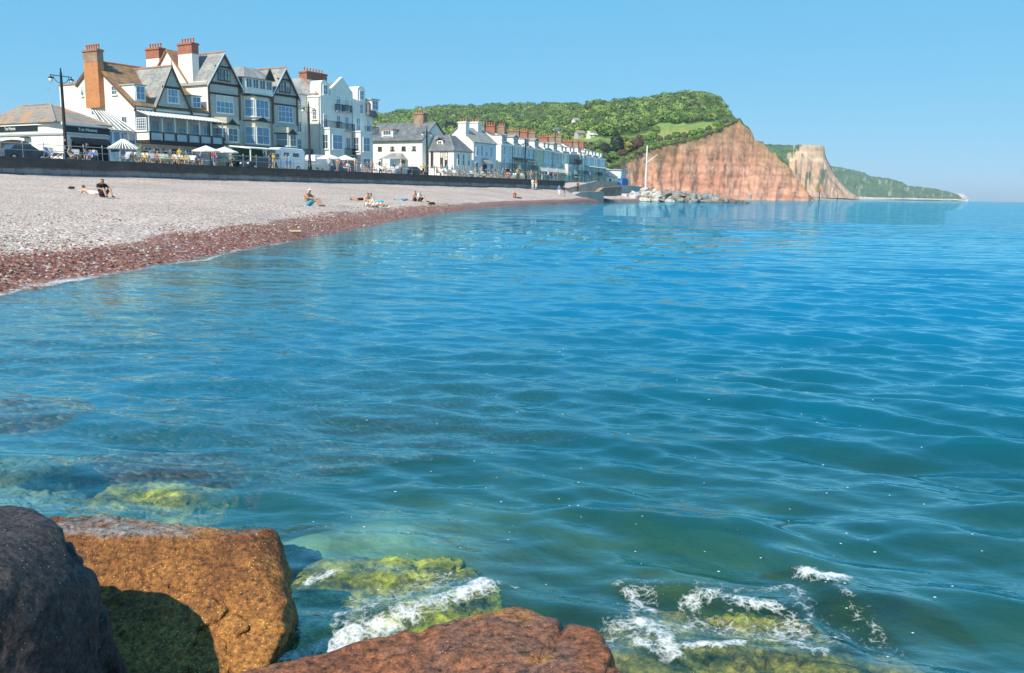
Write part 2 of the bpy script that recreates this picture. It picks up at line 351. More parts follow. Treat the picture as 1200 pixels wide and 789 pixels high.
def shingle_mat():
    m, t, b = new_mat('shingle'); N = t.nodes; L = t.links
    tc = N.new('ShaderNodeTexCoord'); at = N.new('ShaderNodeAttribute'); at.attribute_name = 'red'
    def ramp(src, stops):
        r = N.new('ShaderNodeValToRGB'); r.color_ramp.interpolation = 'LINEAR'
        while len(r.color_ramp.elements) < len(stops): r.color_ramp.elements.new(.5)
        for e, (p, c) in zip(r.color_ramp.elements, stops): e.position = p; e.color = (*c, 1)
        L.new(src, r.inputs[0]); return r.outputs[0]
    vo = N.new('ShaderNodeTexVoronoi'); vo.inputs['Scale'].default_value = 17; L.new(tc.outputs['Object'], vo.inputs['Vector'])
    sx = N.new('ShaderNodeSeparateColor'); L.new(vo.outputs['Color'], sx.inputs[0])
    dry = ramp(sx.outputs[0], [(0, (.16, .12, .11)), (.25, (.37, .28, .24)), (.6, (.49, .38, .335)), (.85, (.57, .465, .41)), (1, (.72, .66, .6))])
    wet = ramp(sx.outputs[1], [(0, (.05, .028, .025)), (.3, (.20, .072, .046)), (.65, (.30, .115, .07)), (.88, (.40, .20, .13)), (1, (.55, .48, .44))])
    nb = N.new('ShaderNodeTexNoise'); nb.inputs['Scale'].default_value = 1.2; nb.inputs['Detail'].default_value = 8; nb.inputs['Roughness'].default_value = .75; L.new(tc.outputs['Object'], nb.inputs['Vector'])
    ad = N.new('ShaderNodeMath'); ad.operation = 'ADD'; L.new(at.outputs['Fac'], ad.inputs[0])
    sb = N.new('ShaderNodeMapRange'); sb.inputs[1].default_value = .3; sb.inputs[2].default_value = .7; sb.inputs[3].default_value = -.35; sb.inputs[4].default_value = .35; L.new(nb.outputs['Fac'], sb.inputs[0]); L.new(sb.outputs[0], ad.inputs[1])
    th = N.new('ShaderNodeMapRange'); th.inputs[1].default_value = .38; th.inputs[2].default_value = .62; L.new(ad.outputs[0], th.inputs[0])
    big = N.new('ShaderNodeTexNoise'); big.inputs['Scale'].default_value = .16; big.inputs['Detail'].default_value = 7; L.new(tc.outputs['Object'], big.inputs['Vector'])
    bv = N.new('ShaderNodeMapRange'); bv.inputs[1].default_value = .3; bv.inputs[2].default_value = .7; bv.inputs[3].default_value = .86; bv.inputs[4].default_value = 1.12; L.new(big.outputs['Fac'], bv.inputs[0])
    mx = N.new('ShaderNodeMix'); mx.data_type = 'RGBA'; L.new(th.outputs[0], mx.inputs[0]); L.new(dry, mx.inputs[6]); L.new(wet, mx.inputs[7])
    mu = N.new('ShaderNodeVectorMath'); mu.operation = 'SCALE'; L.new(mx.outputs[2], mu.inputs[0]); L.new(bv.outputs[0], mu.inputs['Scale'])
    L.new(mu.outputs[0], b.inputs['Base Color'])
    rr = N.new('ShaderNodeMapRange'); rr.inputs[3].default_value = .85; rr.inputs[4].default_value = .5; L.new(th.outputs[0], rr.inputs[0]); L.new(rr.outputs[0], b.inputs['Roughness']); b.inputs['Specular IOR Level'].default_value = .3
    bp = N.new('ShaderNodeBump'); bp.inputs['Strength'].default_value = .55; bp.inputs['Distance'].default_value = .04; bp.invert = True; L.new(vo.outputs['Distance'], bp.inputs['Height']); L.new(bp.outputs[0], b.inputs['Normal'])
shingle_mat()
tag(link(bpy.data.objects.new('beach', build_beach())), kind='structure')
# loose larger stones lying on the shingle
def build_stones():
    n = 22000
    ico = [(0, 0, 1), (.894, 0, .447), (.276, .851, .447), (-.724, .526, .447), (-.724, -.526, .447), (.276, -.851, .447), (.9, .1, -.3), (.276, .851, -.35), (-.724, .526, -.35), (-.724, -.526, -.35), (.276, -.851, -.35)]
    fi = [(0, 1, 2), (0, 2, 3), (0, 3, 4), (0, 4, 5), (0, 5, 1), (1, 6, 2), (2, 6, 7), (2, 7, 3), (3, 7, 8), (3, 8, 4), (4, 8, 9), (4, 9, 5), (5, 9, 10), (5, 10, 1), (1, 10, 6)]
    ico = np.array(ico); fi = np.array(fi)
    u = RNG.uniform(-6, 1, n)*0 + np.exp(RNG.uniform(math.log(6), math.log(62), n)) - 5
    sv = shore_v(u); v = sv + RNG.gamma(1.5, 2.4, n) + .05
    z = beach_z(u, v); size = RNG.uniform(.010, .026, n)*(1+u/70) * np.where(RNG.random(n) < .05, 1.6, 1)
    sc = np.stack([size*RNG.uniform(.8, 1.4, n), size*RNG.uniform(.7, 1.2, n), size*RNG.uniform(.45, .75, n)], -1)
    a = RNG.uniform(0, 6.28, n); P = ico[None]*sc[:, None]*RNG.uniform(.85, 1.15, (n, len(ico), 1))
    X = P[..., 0]*np.cos(a)[:, None]-P[..., 1]*np.sin(a)[:, None]; Y = P[..., 0]*np.sin(a)[:, None]+P[..., 1]*np.cos(a)[:, None]
    wx = u*F1.X[0]+v*F1.Y[0]; wy = u*F1.X[1]+v*F1.Y[1]
    V = np.stack([X+wx[:, None], Y+wy[:, None], P[..., 2]+(z+.01)[:, None]], -1)
    Fc = fi[None]+(np.arange(n)*len(ico))[:, None, None]
    pal = np.array([(.2, .08, .06), (.27, .11, .08), (.32, .16, .12), (.42, .36, .33), (.52, .48, .44), (.14, .11, .1), (.62, .58, .54)])
    d = v-sv; wet = d < 1.9+RNG.normal(0, .45, n)
    idx = np.where(wet, RNG.choice(7, n, p=[.3, .28, .18, .08, .05, .09, .02]), RNG.choice(7, n, p=[.01, .02, .07, .42, .28, .08, .12]))
    c = np.repeat(pal[idx], len(ico), 0)
    return big_mesh('loose_stones', V.reshape(-1, 3), Fc.reshape(-1, 3), 'pebble', True, {'cover': c})
attr_mat('pebble', .75, nscale=20, nvar=.2, bump=.1, bscale=40, bdist=.01)
tag(link(bpy.data.objects.new('loose_stones', build_stones())), 'loose grey and red pebbles scattered over the shingle beach', 'pebbles', kind='stuff')

# ------------------------------------------------------------------ sea
NW = 74
_wr = np.random.default_rng(3)
LAM = np.exp(np.linspace(math.log(.20), math.log(5.5), NW))*_wr.uniform(.9, 1.1, NW)
KW = 2*math.pi/LAM
SPR = np.interp(np.log(LAM), [math.log(.2), math.log(1.), math.log(5)], [.46, .27, .20])
DIRW = rad(-104) + _wr.normal(0, 1, NW)*SPR
SLOPE = np.interp(np.log(LAM), np.log([.2, .3, .45, .8, 1.5, 5.5]), [.020, .056, .076, .050, .021, .006])
AMP = SLOPE/KW; PHI = _wr.uniform(0, 6.28, NW)
def waves(x, y, cell=None):
    """height of the rippled sea; waves too short for the local mesh are left to the material"""
    z = np.zeros_like(x); gust = .75+.45*fbm(x*.14, y*.14, 0, 3, 77)
    for i in range(NW):
        a = AMP[i]
        ph = KW[i]*(x*math.cos(DIRW[i])+y*math.sin(DIRW[i]))+PHI[i]
        s_ = np.sin(ph); s_ = s_-.32*np.cos(2*ph)
        if cell is not None: a = a*np.clip(LAM[i]/cell/2.5-.8, 0, 1)
        z += a*s_
    z *= gust
    u, v = uv_of(x, y); d = np.clip(shore_v(u)-v, 0, 50)
    return z*np.clip(.22+d/15, 0, 1)
def seg_dist(x, y, pts):
    best = np.full(x.shape, 1e9); tt = np.zeros(x.shape); side = np.zeros(x.shape)
    n = len(pts)-1
    for i in range(n):
        ax, ay = pts[i]; bx, by = pts[i+1]; dx, dy = bx-ax, by-ay; L2 = dx*dx+dy*dy
        t = np.clip(((x-ax)*dx+(y-ay)*dy)/L2, 0, 1); d = np.hypot(x-ax-t*dx, y-ay-t*dy)
        m = d < best; best = np.where(m, d, best); tt = np.where(m, (i+t)/n, tt); side = np.where(m, np.sign((x-ax)*dy-(y-ay)*dx), side)
    return best, tt, side
def pxline(l): return [tuple(hit_z(a, b, 0)[:2]) for a, b in l]
RIDGE = pxline([(560, 570), (700, 605), (820, 628), (900, 655), (960, 690), (1030, 735), (1110, 800)])
RIDGE2 = pxline([(735, 690), (800, 700), (860, 715), (930, 725), (980, 760)])
SURGE = pxline([(300, 775), (390, 745), (470, 722), (560, 695)])
def sea_z(x, y, cell=None):
    z = waves(x, y, cell)
    near = (y < 8) & (y > 0) & (np.abs(x) < 6)
    if near.any():
        xn, yn = x[near], y[near]
        d, t, sd_ = seg_dist(xn, yn, RIDGE); h = .055*np.sin(np.clip(t, .02, .98)*math.pi)**.6
        zz = h*np.exp(-(d/np.where(sd_ > 0, .085, .22))**2)
        d, t, _ = seg_dist(xn, yn, RIDGE2); zz += .03*np.exp(-(d/.07)**2)
        d, t, _ = seg_dist(xn, yn, SURGE); zz += .03*np.exp(-(d/.09)**2)
        z[near] += zz
    return z
def water_mat():
    m, t, b = new_mat('sea_water'); N = t.nodes; L = t.links; N.remove(b); out = N['Material Output']
    tc = N.new('ShaderNodeTexCoord'); at = N.new('ShaderNodeAttribute'); at.attribute_name = 'murk'; ac = N.new('ShaderNodeAttribute'); ac.attribute_name = 'far'
    def noise(scale, det, stretch=None, ro=.5):
        n = N.new('ShaderNodeTexNoise'); n.inputs['Scale'].default_value = scale; n.inputs['Detail'].default_value = det; n.inputs['Roughness'].default_value = ro
        mp = N.new('ShaderNodeMapping'); mp.inputs['Scale'].default_value = stretch or (1, 1, 1); mp.inputs['Rotation'].default_value = (0, 0, rad(-10)); L.new(tc.outputs['Object'], mp.inputs[0]); L.new(mp.outputs[0], n.inputs['Vector']); return n.outputs['Fac']
    b1 = N.new('ShaderNodeBump'); b1.inputs['Distance'].default_value = .009; b1.inputs['Strength'].default_value = .8; L.new(noise(9, 3, (.7, 1.3, 1)), b1.inputs['Height'])
    # farther out the shader carries the wavelets the mesh is too coarse for
    b2 = N.new('ShaderNodeBump'); b2.inputs['Distance'].default_value = .25; L.new(noise(1.6, 2, (.28, 1.2, 1), .5), b2.inputs['Height']); L.new(ac.outputs['Fac'], b2.inputs['Strength']); L.new(b1.outputs[0], b2.inputs['Normal'])
    nrm = b2.outputs[0]
    # Schlick reflectance, the same from above and below, so that sunlight reaches the bottom
    lw = N.new('ShaderNodeLayerWeight'); L.new(nrm, lw.inputs['Normal'])
    pw = N.new('ShaderNodeMath'); pw.operation = 'POWER'; pw.inputs[1].default_value = 3.2; L.new(lw.outputs['Facing'], pw.inputs[0])
    fr = N.new('ShaderNodeMath'); fr.operation = 'MULTIPLY_ADD'; fr.inputs[1].default_value = .94; fr.inputs[2].default_value = .055; L.new(pw.outputs[0], fr.inputs[0])
    gl = N.new('ShaderNodeBsdfGlossy'); gl.inputs['Roughness'].default_value = .02; gl.inputs['Color'].default_value = (.58, .95, 1, 1); L.new(nrm, gl.inputs['Normal'])
    tr = N.new('ShaderNodeBsdfTransparent'); tr.inputs[0].default_value = (.76, .95, .85, 1)
    df = N.new('ShaderNodeBsdfDiffuse'); L.new(nrm, df.inputs['Normal'])
    cr = N.new('ShaderNodeValToRGB'); e = cr.color_ramp.elements
    e[0].position = 0; e[0].color = (.035, .085, .04, 1); e[1].position = 1; e[1].color = (.001, .145, .30, 1)
    for p_, c_ in ((.35, (.018, .10, .075)), (.6, (.004, .11, .16)), (.85, (.001, .14, .275))): k = e.new(p_); k.color = (*c_, 1)
    L.new(at.outputs['Fac'], cr.inputs[0])
    L.new(cr.outputs[0], df.inputs['Color'])
    m1 = N.new('ShaderNodeMixShader'); L.new(at.outputs['Fac'], m1.inputs[0]); L.new(tr.outputs[0], m1.inputs[1]); L.new(df.outputs[0], m1.inputs[2])
    m2 = N.new('ShaderNodeMixShader'); L.new(fr.outputs[0], m2.inputs[0]); L.new(m1.outputs[0], m2.inputs[1]); L.new(gl.outputs[0], m2.inputs[2])
    L.new(m2.outputs[0], out.inputs['Surface'])
water_mat()
SUBROCKS = [(455, 680, .58, .54, -.05), (900, 755, .72, .54, -.05), (165, 560, .52, .48, -.12), (5, 570, .46, .40, -.08), (5, 488, .5, .5, -.24), (330, 640, .28, .24, -.02)]
def with_rocks(x, y, z):
    for px, py, rx, ry, zt in SUBROCKS:
        c = hit_z(px, py, 0); q = ((x-c[0])/rx)**2+((y-c[1])/ry)**2; z = np.maximum(z, np.where(q < 1.1, zt-.22*q**1.5, -50))
    return z
def build_sea():
    az = np.concatenate([np.arange(-180, -42, 3.0), np.arange(-42, 42, .13), np.arange(42, 180, 3.0)])*math.pi/180
    d = [0.9]
    while d[-1] < 60: d.append(d[-1]+max(.015, d[-1]**2/3200))
    while d[-1] < 42000: d.append(d[-1]*1.09)
    d = np.array(d); A, D = np.meshgrid(az, d, indexing='ij'); X = D*np.sin(A); Y = D*np.cos(A)
    dd = np.gradient(d)[None, :]; fine = (np.abs(A) < rad(42.2))
    cell = np.maximum(dd, np.where(fine, D*.0018, D*.052))
    Z = np.zeros_like(X); m = D < 70
    Z[m] = sea_z(X[m], Y[m], cell[m])
    bz = np.full(X.shape, -8.0); m2 = D < 260; bz[m2] = with_rocks(X[m2], Y[m2], bottom_z(X[m2], Y[m2]))
    dep = np.clip(Z-bz, 0, 10)
    murk = 1-np.exp(-1.15*dep**2/(dep+.25))
    uu, vv = uv_of(X, Y); calm = np.clip(.3+np.clip(shore_v(uu)-vv, 0, 80)/22, 0, 1)
    far = np.clip((D-14)/30, 0, 1)*np.interp(D, [9, 40, 300, 5000], [1, 1, .75, .5])*calm
    nr, nc = X.shape
    me = big_mesh('sea', np.stack([X, Y, Z], -1).reshape(-1, 3), grid_faces(nr, nc, False), 'sea_water', True, {'murk': murk.ravel(), 'far': far.ravel()})
    me.flip_normals() if me.polygons[nc*20].normal.z < 0 else None
    return me
tag(link(bpy.data.objects.new('sea', build_sea())), kind='structure')
attr_mat('seabed_mat', .95, nscale=2.2, nvar=.5, bump=.6, bscale=7, bdist=.06)
def build_seabed():
    az = np.concatenate([np.arange(-180, -45, 6.0), np.arange(-45, 45, .5), np.arange(45, 181, 6.0)])*math.pi/180
    d = np.concatenate([np.arange(0.3, 9, .06), np.exp(np.linspace(math.log(9), math.log(43000), 70))])
    A, D = np.meshgrid(az, d, indexing='ij'); X = D*np.sin(A); Y = D*np.cos(A)
    Z = seabed_z(X, Y); Z[D > 300] = -7
    sand = 1.1*np.exp(-(((X-SAND[0])/.6)**2+((Y-SAND[1])/.75)**2))*(.75+.5*fbm(X*2, Y*2, 0, 3, 61))
    wl = np.clip(fbm(X*1.4, Y*1.4, 0, 4, 43)*1.6+.4, 0, 1)[..., None]
    weed = np.array([.035, .07, .03])*(1-wl)+np.array([.12, .16, .055])*wl
    c = weed*(1-np.clip(sand, 0, 1)[..., None])+np.array([.46, .55, .43])*np.clip(sand, 0, 1)[..., None]
    return big_mesh('seabed', np.stack([X, Y, Z], -1).reshape(-1, 3), grid_faces(*X.shape), 'seabed_mat', True, {'cover': c.reshape(-1, 3)})
tag(link(bpy.data.objects.new('seabed', build_seabed())), kind='structure')

# ------------------------------------------------------------------ boulders at the camera's feet
def rock_mesh(name, planes, mat, sub=6, p=16, amp=.03, freq=3.0, seed=0, fine=.008, scale=1.0):
    bm = bmesh.new(); bmesh.ops.create_icosphere(bm, subdivisions=sub, radius=1.0)
    me = bpy.data.meshes.new(name); bm.to_mesh(me); bm.free()
    n = len(me.vertices); V = np.empty(n*3, np.float32); me.vertices.foreach_get('co', V); V = V.reshape(-1, 3).astype(float)
    Nn = np.array([pl[0] for pl in planes], float); Nn /= np.linalg.norm(Nn, axis=1)[:, None]; O = np.array([pl[1] for pl in planes])
    q = np.clip(V@Nn.T, 0, None)/O[None]
    r = (q**p).sum(1)**(-1/p); V = V*r[:, None]
    d = V/np.linalg.norm(V, axis=1)[:, None]; f = freq/scale
    h = amp*fbm(V[:, 0]*f, V[:, 1]*f, V[:, 2]*f, 4, seed) + fine*fbm(V[:, 0]*f*7, V[:, 1]*f*7, V[:, 2]*f*7, 3, seed+9)
    # a few cracks
    cr = np.abs(fbm(V[:, 0]*f*.8, V[:, 1]*f*.8, V[:, 2]*f*.8, 3, seed+20)); h = h-amp*1.0*np.exp(-(cr/.02)**2)
    h = h-amp*.55*np.abs(fbm(V[:, 0]*f*2.3, V[:, 1]*f*2.3, V[:, 2]*f*2.3, 4, seed+40))
    gq = np.abs(np.sin(math.pi*((V@np.array([.25, .3, .92]))*2.6*f/3+.35*fbm(V[:, 0]*f*.6, V[:, 1]*f*.6, V[:, 2]*f*.6, 3, seed+60)))); h = h-amp*.45*np.exp(-(gq/.1)**2)*(fbm(V[:, 0]*f*.7, V[:, 1]*f*.7, V[:, 2]*f*.7, 2, seed+70) > -.05)
    V = V+d*h[:, None]
    me.vertices.foreach_set('co', V.astype(np.float32).ravel()); me.update(); me.shade_smooth(); me.materials.append(MATS[mat])
    return me
def rock_mat(name, cols, sc=6, speck=None, rough=.75, weed=None, grain=60, topcol=None, bump=.5, wet=True):
    m, t, b = new_mat(name); N = t.nodes; L = t.links
    tc = N.new('ShaderNodeTexCoord'); v = tc.outputs['Object']
    n1 = N.new('ShaderNodeTexNoise'); n1.inputs['Scale'].default_value = sc; n1.inputs['Detail'].default_value = 10; n1.inputs['Roughness'].default_value = .7; L.new(v, n1.inputs['Vector'])
    cr = N.new('ShaderNodeValToRGB'); L.new(n1.outputs['Fac'], cr.inputs[0]); k = len(cols)
    while len(cr.color_ramp.elements) < k: cr.color_ramp.elements.new(.5)
    for i, c in enumerate(cols): cr.color_ramp.elements[i].position = .3+.4*i/(k-1); cr.color_ramp.elements[i].color = (*c, 1)
    out = cr.outputs[0]
    n2 = N.new('ShaderNodeTexNoise'); n2.inputs['Scale'].default_value = grain; n2.inputs['Detail'].default_value = 4; n2.inputs['Roughness'].default_value = .8; L.new(v, n2.inputs['Vector'])
    mr = N.new('ShaderNodeMapRange'); mr.inputs[1].default_value = .32; mr.inputs[2].default_value = .68; mr.inputs[3].default_value = .1; mr.inputs[4].default_value = 2.0; L.new(n2.outputs['Fac'], mr.inputs[0])
    mu = N.new('ShaderNodeVectorMath'); mu.operation = 'SCALE'; L.new(out, mu.inputs[0]); L.new(mr.outputs[0], mu.inputs['Scale']); out = mu.outputs[0]
    if speck:
        vo = N.new('ShaderNodeTexVoronoi'); vo.inputs['Scale'].default_value = speck[1]; L.new(v, vo.inputs['Vector'])
        n4 = N.new('ShaderNodeTexNoise'); n4.inputs['Scale'].default_value = 5; n4.inputs['Detail'].default_value = 4; L.new(v, n4.inputs['Vector'])
        gg = N.new('ShaderNodeMath'); gg.operation = 'MULTIPLY'; L.new(n4.outputs['Fac'], gg.inputs[0]); gg.inputs[1].default_value = speck[2]
        lt = N.new('ShaderNodeMath'); lt.operation = 'LESS_THAN'; L.new(vo.outputs['Distance'], lt.inputs[0]); L.new(gg.outputs[0], lt.inputs[1])
        mx = N.new('ShaderNodeMix'); mx.data_type = 'RGBA'; L.new(lt.outputs[0], mx.inputs[0]); L.new(out, mx.inputs[6]); mx.inputs[7].default_value = (*speck[0], 1); out = mx.outputs[2]
    if topcol:   # separate colour on the upper face of the stone, by height
        ge = N.new('ShaderNodeSeparateXYZ'); L.new(v, ge.inputs[0])
        ml = N.new('ShaderNodeMath'); ml.operation = 'MULTIPLY_ADD'; L.new(n1.outputs['Fac'], ml.inputs[0]); ml.inputs[1].default_value = .05; L.new(ge.outputs[2], ml.inputs[2])
        gm = N.new('ShaderNodeMapRange'); gm.inputs[1].default_value = topcol[1]; gm.inputs[2].default_value = topcol[1]+.012; L.new(ml.outputs[0], gm.inputs[0])
        sc2 = N.new('ShaderNodeVectorMath'); sc2.operation = 'SCALE'; sc2.inputs[0].default_value = topcol[0]; L.new(mr.outputs[0], sc2.inputs['Scale'])
        mx = N.new('ShaderNodeMix'); mx.data_type = 'RGBA'; L.new(gm.outputs[0], mx.inputs[0]); L.new(out, mx.inputs[6]); L.new(sc2.outputs[0], mx.inputs[7]); out = mx.outputs[2]
    # dark wet tide band just above the water line
    gp = N.new('ShaderNodeNewGeometry'); sz = N.new('ShaderNodeSeparateXYZ'); L.new(gp.outputs['Position'], sz.inputs[0])
    wz = N.new('ShaderNodeMath'); wz.operation = 'MULTIPLY_ADD'; L.new(n1.outputs['Fac'], wz.inputs[0]); wz.inputs[1].default_value = -.16; L.new(sz.outputs[2], wz.inputs[2])
    wm = N.new('ShaderNodeMapRange'); wm.inputs[1].default_value = -.03; wm.inputs[2].default_value = .03; L.new(wz.outputs[0], wm.inputs[0])
    ws = N.new('ShaderNodeMapRange'); ws.inputs[3].default_value = .38 if wet else 1.0; ws.inputs[4].default_value = 1.0; L.new(wm.outputs[0], ws.inputs[0])
    wv = N.new('ShaderNodeVectorMath'); wv.operation = 'SCALE'; L.new(out, wv.inputs[0]); L.new(ws.outputs[0], wv.inputs['Scale']); out = wv.outputs[0]
    wr = N.new('ShaderNodeMapRange'); wr.inputs[3].default_value = .22; wr.inputs[4].default_value = rough; L.new(wm.outputs[0], wr.inputs[0]); L.new(wr.outputs[0], b.inputs['Roughness'])
    L.new(out, b.inputs['Base Color']); b.inputs['Specular IOR Level'].default_value = .35
    bp = N.new('ShaderNodeBump'); bp.inputs['Strength'].default_value = bump; bp.inputs['Distance'].default_value = .01; L.new(n2.outputs['Fac'], bp.inputs['Height'])
    bq = N.new('ShaderNodeBump'); bq.inputs['Strength'].default_value = bump; bq.inputs['Distance'].default_value = .03; L.new(n1.outputs['Fac'], bq.inputs['Height']); L.new(bp.outputs[0], bq.inputs['Normal']); L.new(bq.outputs[0], b.inputs['Normal'])
rock_mat('rock_dark', [(.018, .016, .017), (.04, .033, .033), (.09, .062, .058)], 7, ((.32, .26, .25), 70, .22), .7)
rock_mat('rock_gold', [(.045, .018, .008), (.15, .055, .014), (.28, .115, .026), (.38, .18, .04)], 2.6, ((.72, .48, .14), 75, .27), .6, bump=.9, grain=58, topcol=((.21, .18, .165), .318))
rock_mat('rock_rust', [(.07, .03, .022), (.22, .078, .032), (.15, .075, .05), (.43, .175, .025)], 2.4, ((.55, .33, .16), 60, .2), .6, grain=42, bump=.9)
rock_mat('rock_weed', [(.03, .035, .01), (.16, .11, .015), (.52, .33, .03), (.78, .54, .07)], 4, None, .6, grain=14, bump=1.0, wet=False)
rock_mat('rock_weed_red', [(.03, .035, .012), (.12, .095, .02), (.36, .2, .04), (.42, .34, .04)], 4, None, .6, grain=14, bump=1.0, wet=False)
rock_mat('rock_pale', [(.10, .10, .075), (.2, .19, .14), (.32, .29, .22)], 4, None, .8, grain=12, wet=False)
rock_mat('rock_grey', [(.12, .12, .115), (.24, .235, .22), (.34, .32, .29)], 2, None, .85, grain=7)
rock_mat('rock_white', [(.3, .28, .26), (.48, .45, .42), (.6, .57, .53)], 2, None, .85, grain=7)
rock_mat('rock_brown', [(.07, .055, .045), (.15, .11, .085), (.22, .16, .12)], 2, None, .8, grain=7)
def boulder(name, label, c, me, group=None):
    o = bpy.data.objects.new(name, me); o.location = c; link(o); return tag(o, label, 'rock', group)
boulder('boulder', 'rounded near-black speckled boulder beside the golden brown slab', (-1.56, 1.93, .14), rock_mesh('boulder', [((0, 0, 1), .52), ((.75, .1, .66), .66), ((1, 0, 0), .53), ((.8, -.6, .1), .52), ((0, -1, .25), .46), ((-.6, 0, .8), .62), ((-1, 0, 0), .8), ((0, 1, .35), .44), ((.55, .8, .25), .50), ((0, 0, -1), .8), ((0, -.7, .7), .58)], 'rock_dark', 7, 20, .026, 2.0, 4, .012))
boulder('rock_slab', 'golden brown speckled rock slab with a grey top edge', (-1.2, 2.55, .05), rock_mesh('rock_slab', [((0, .06, 1), .315), ((0, -.49, .87), .196), ((.1, .95, .3), .345), ((.95, .25, .2), .50), ((.93, -.05, -.35), .46), ((-1, 0, 0), .8), ((0, 0, -1), .6), ((0, -1, -.1), .8), ((.5, -.15, .85), .41)], 'rock_gold', 7, 60, .030, 5, 8, .010))
boulder('rock_slab', 'flat rust red rock slab with orange lichen, white surf along its edge', (-.08, 1.72, .0), rock_mesh('rust_slab', [((-.05, .02, 1), .352), ((-.433, .9, .2), .492), ((.95, .14, .30), .475), ((1, -.4, .2), .60), ((-1, .15, .3), .85), ((0, -1, 0), .9), ((0, 0, -1), .7), ((.45, .85, .35), .60)], 'rock_rust', 7, 80, .03, 3, 15, .009))
boulder('submerged_rock', 'yellow weed covered rock just under the water between the two slabs', (*hit_z(455, 688, 0)[:2], -.215), rock_mesh('weed_rock', [((0, 0, 1), .19), ((0, -.5, .8), .33), ((1, .1, .3), .48), ((-1, 0, .3), .46), ((0, 1, .4), .42), ((0, -1, 0), .46), ((0, 0, -1), .5), ((.7, .6, .4), .5)], 'rock_weed', 6, 10, .06, 5, 25, .02))
boulder('submerged_rock', 'olive weed covered rock awash under the foam to the seaward of the rust slab', (*hit_z(900, 765, 0)[:2], -.235), rock_mesh('weed_rock2', [((0, 0, 1), .19), ((0, -.5, .8), .38), ((1, .1, .3), .64), ((-1, 0, .3), .56), ((0, 1, .4), .42), ((0, -1, 0), .6), ((0, 0, -1), .5), ((.7, .6, .4), .46)], 'rock_weed_red', 6, 10, .06, 5, 35, .02))
boulder('submerged_rock', 'olive weed covered rock under the water behind the golden slab', (*hit_z(165, 565, 0)[:2], -.32), rock_mesh('weed_rock3', [((0, 0, 1), .20), ((1, 0, .4), .45), ((-1, 0, .4), .42), ((0, 1, .4), .42), ((0, -1, .3), .36), ((0, 0, -1), .5)], 'rock_weed', 6, 8, .07, 5, 45, .02))
boulder('submerged_rock', 'pale grey rock under the water beside the near-black boulder', (*hit_z(5, 575, 0)[:2], -.27), rock_mesh('pale_rock', [((0, 0, 1), .19), ((1, 0, .4), .32), ((-1, 0, .4), .6), ((0, 1, .4), .36), ((0, -1, .3), .32), ((0, 0, -1), .5)], 'rock_pale', 6, 8, .06, 5, 55, .02))
boulder('submerged_rock', 'small pale rock under the water out from the olive weed covered rocks', (*hit_z(5, 495, 0)[:2], -.46), rock_mesh('pale_rock2', [((0, 0, 1), .2), ((1, 0, .4), .34), ((-1, 0, .4), .6), ((0, 1, .4), .5), ((0, -1, .3), .4), ((0, 0, -1), .5)], 'rock_pale', 5, 8, .06, 5, 56, .02))
boulder('submerged_rock', 'dark rock under the water against the back of the golden slab', (*hit_z(330, 640, 0)[:2], -.22), rock_mesh('dark_sub', [((0, 0, 1), .2), ((1, 0, .4), .2), ((-1, 0, .4), .3), ((0, 1, .4), .18), ((0, -1, .3), .3), ((0, 0, -1), .4)], 'rock_dark', 5, 8, .05, 5, 57, .02))
boulder('boulder', 'tall grey brown boulder added out of view to shade the near-black boulder', (-2.35, .95, .35), rock_mesh('occluder_boulder', [((0, 0, 1), 1.05), ((.8, .3, .5), .62), ((1, 0, 0), .5), ((-1, 0, 0), .9), ((0, 1, .2), .55), ((0, -1, 0), .8), ((0, 0, -1), 1.0), ((-.5, .5, .7), .95)], 'rock_brown', 6, 10, .06, 2.5, 65, .012))  # unseen rock, added to keep the sun off the dark boulder's near face

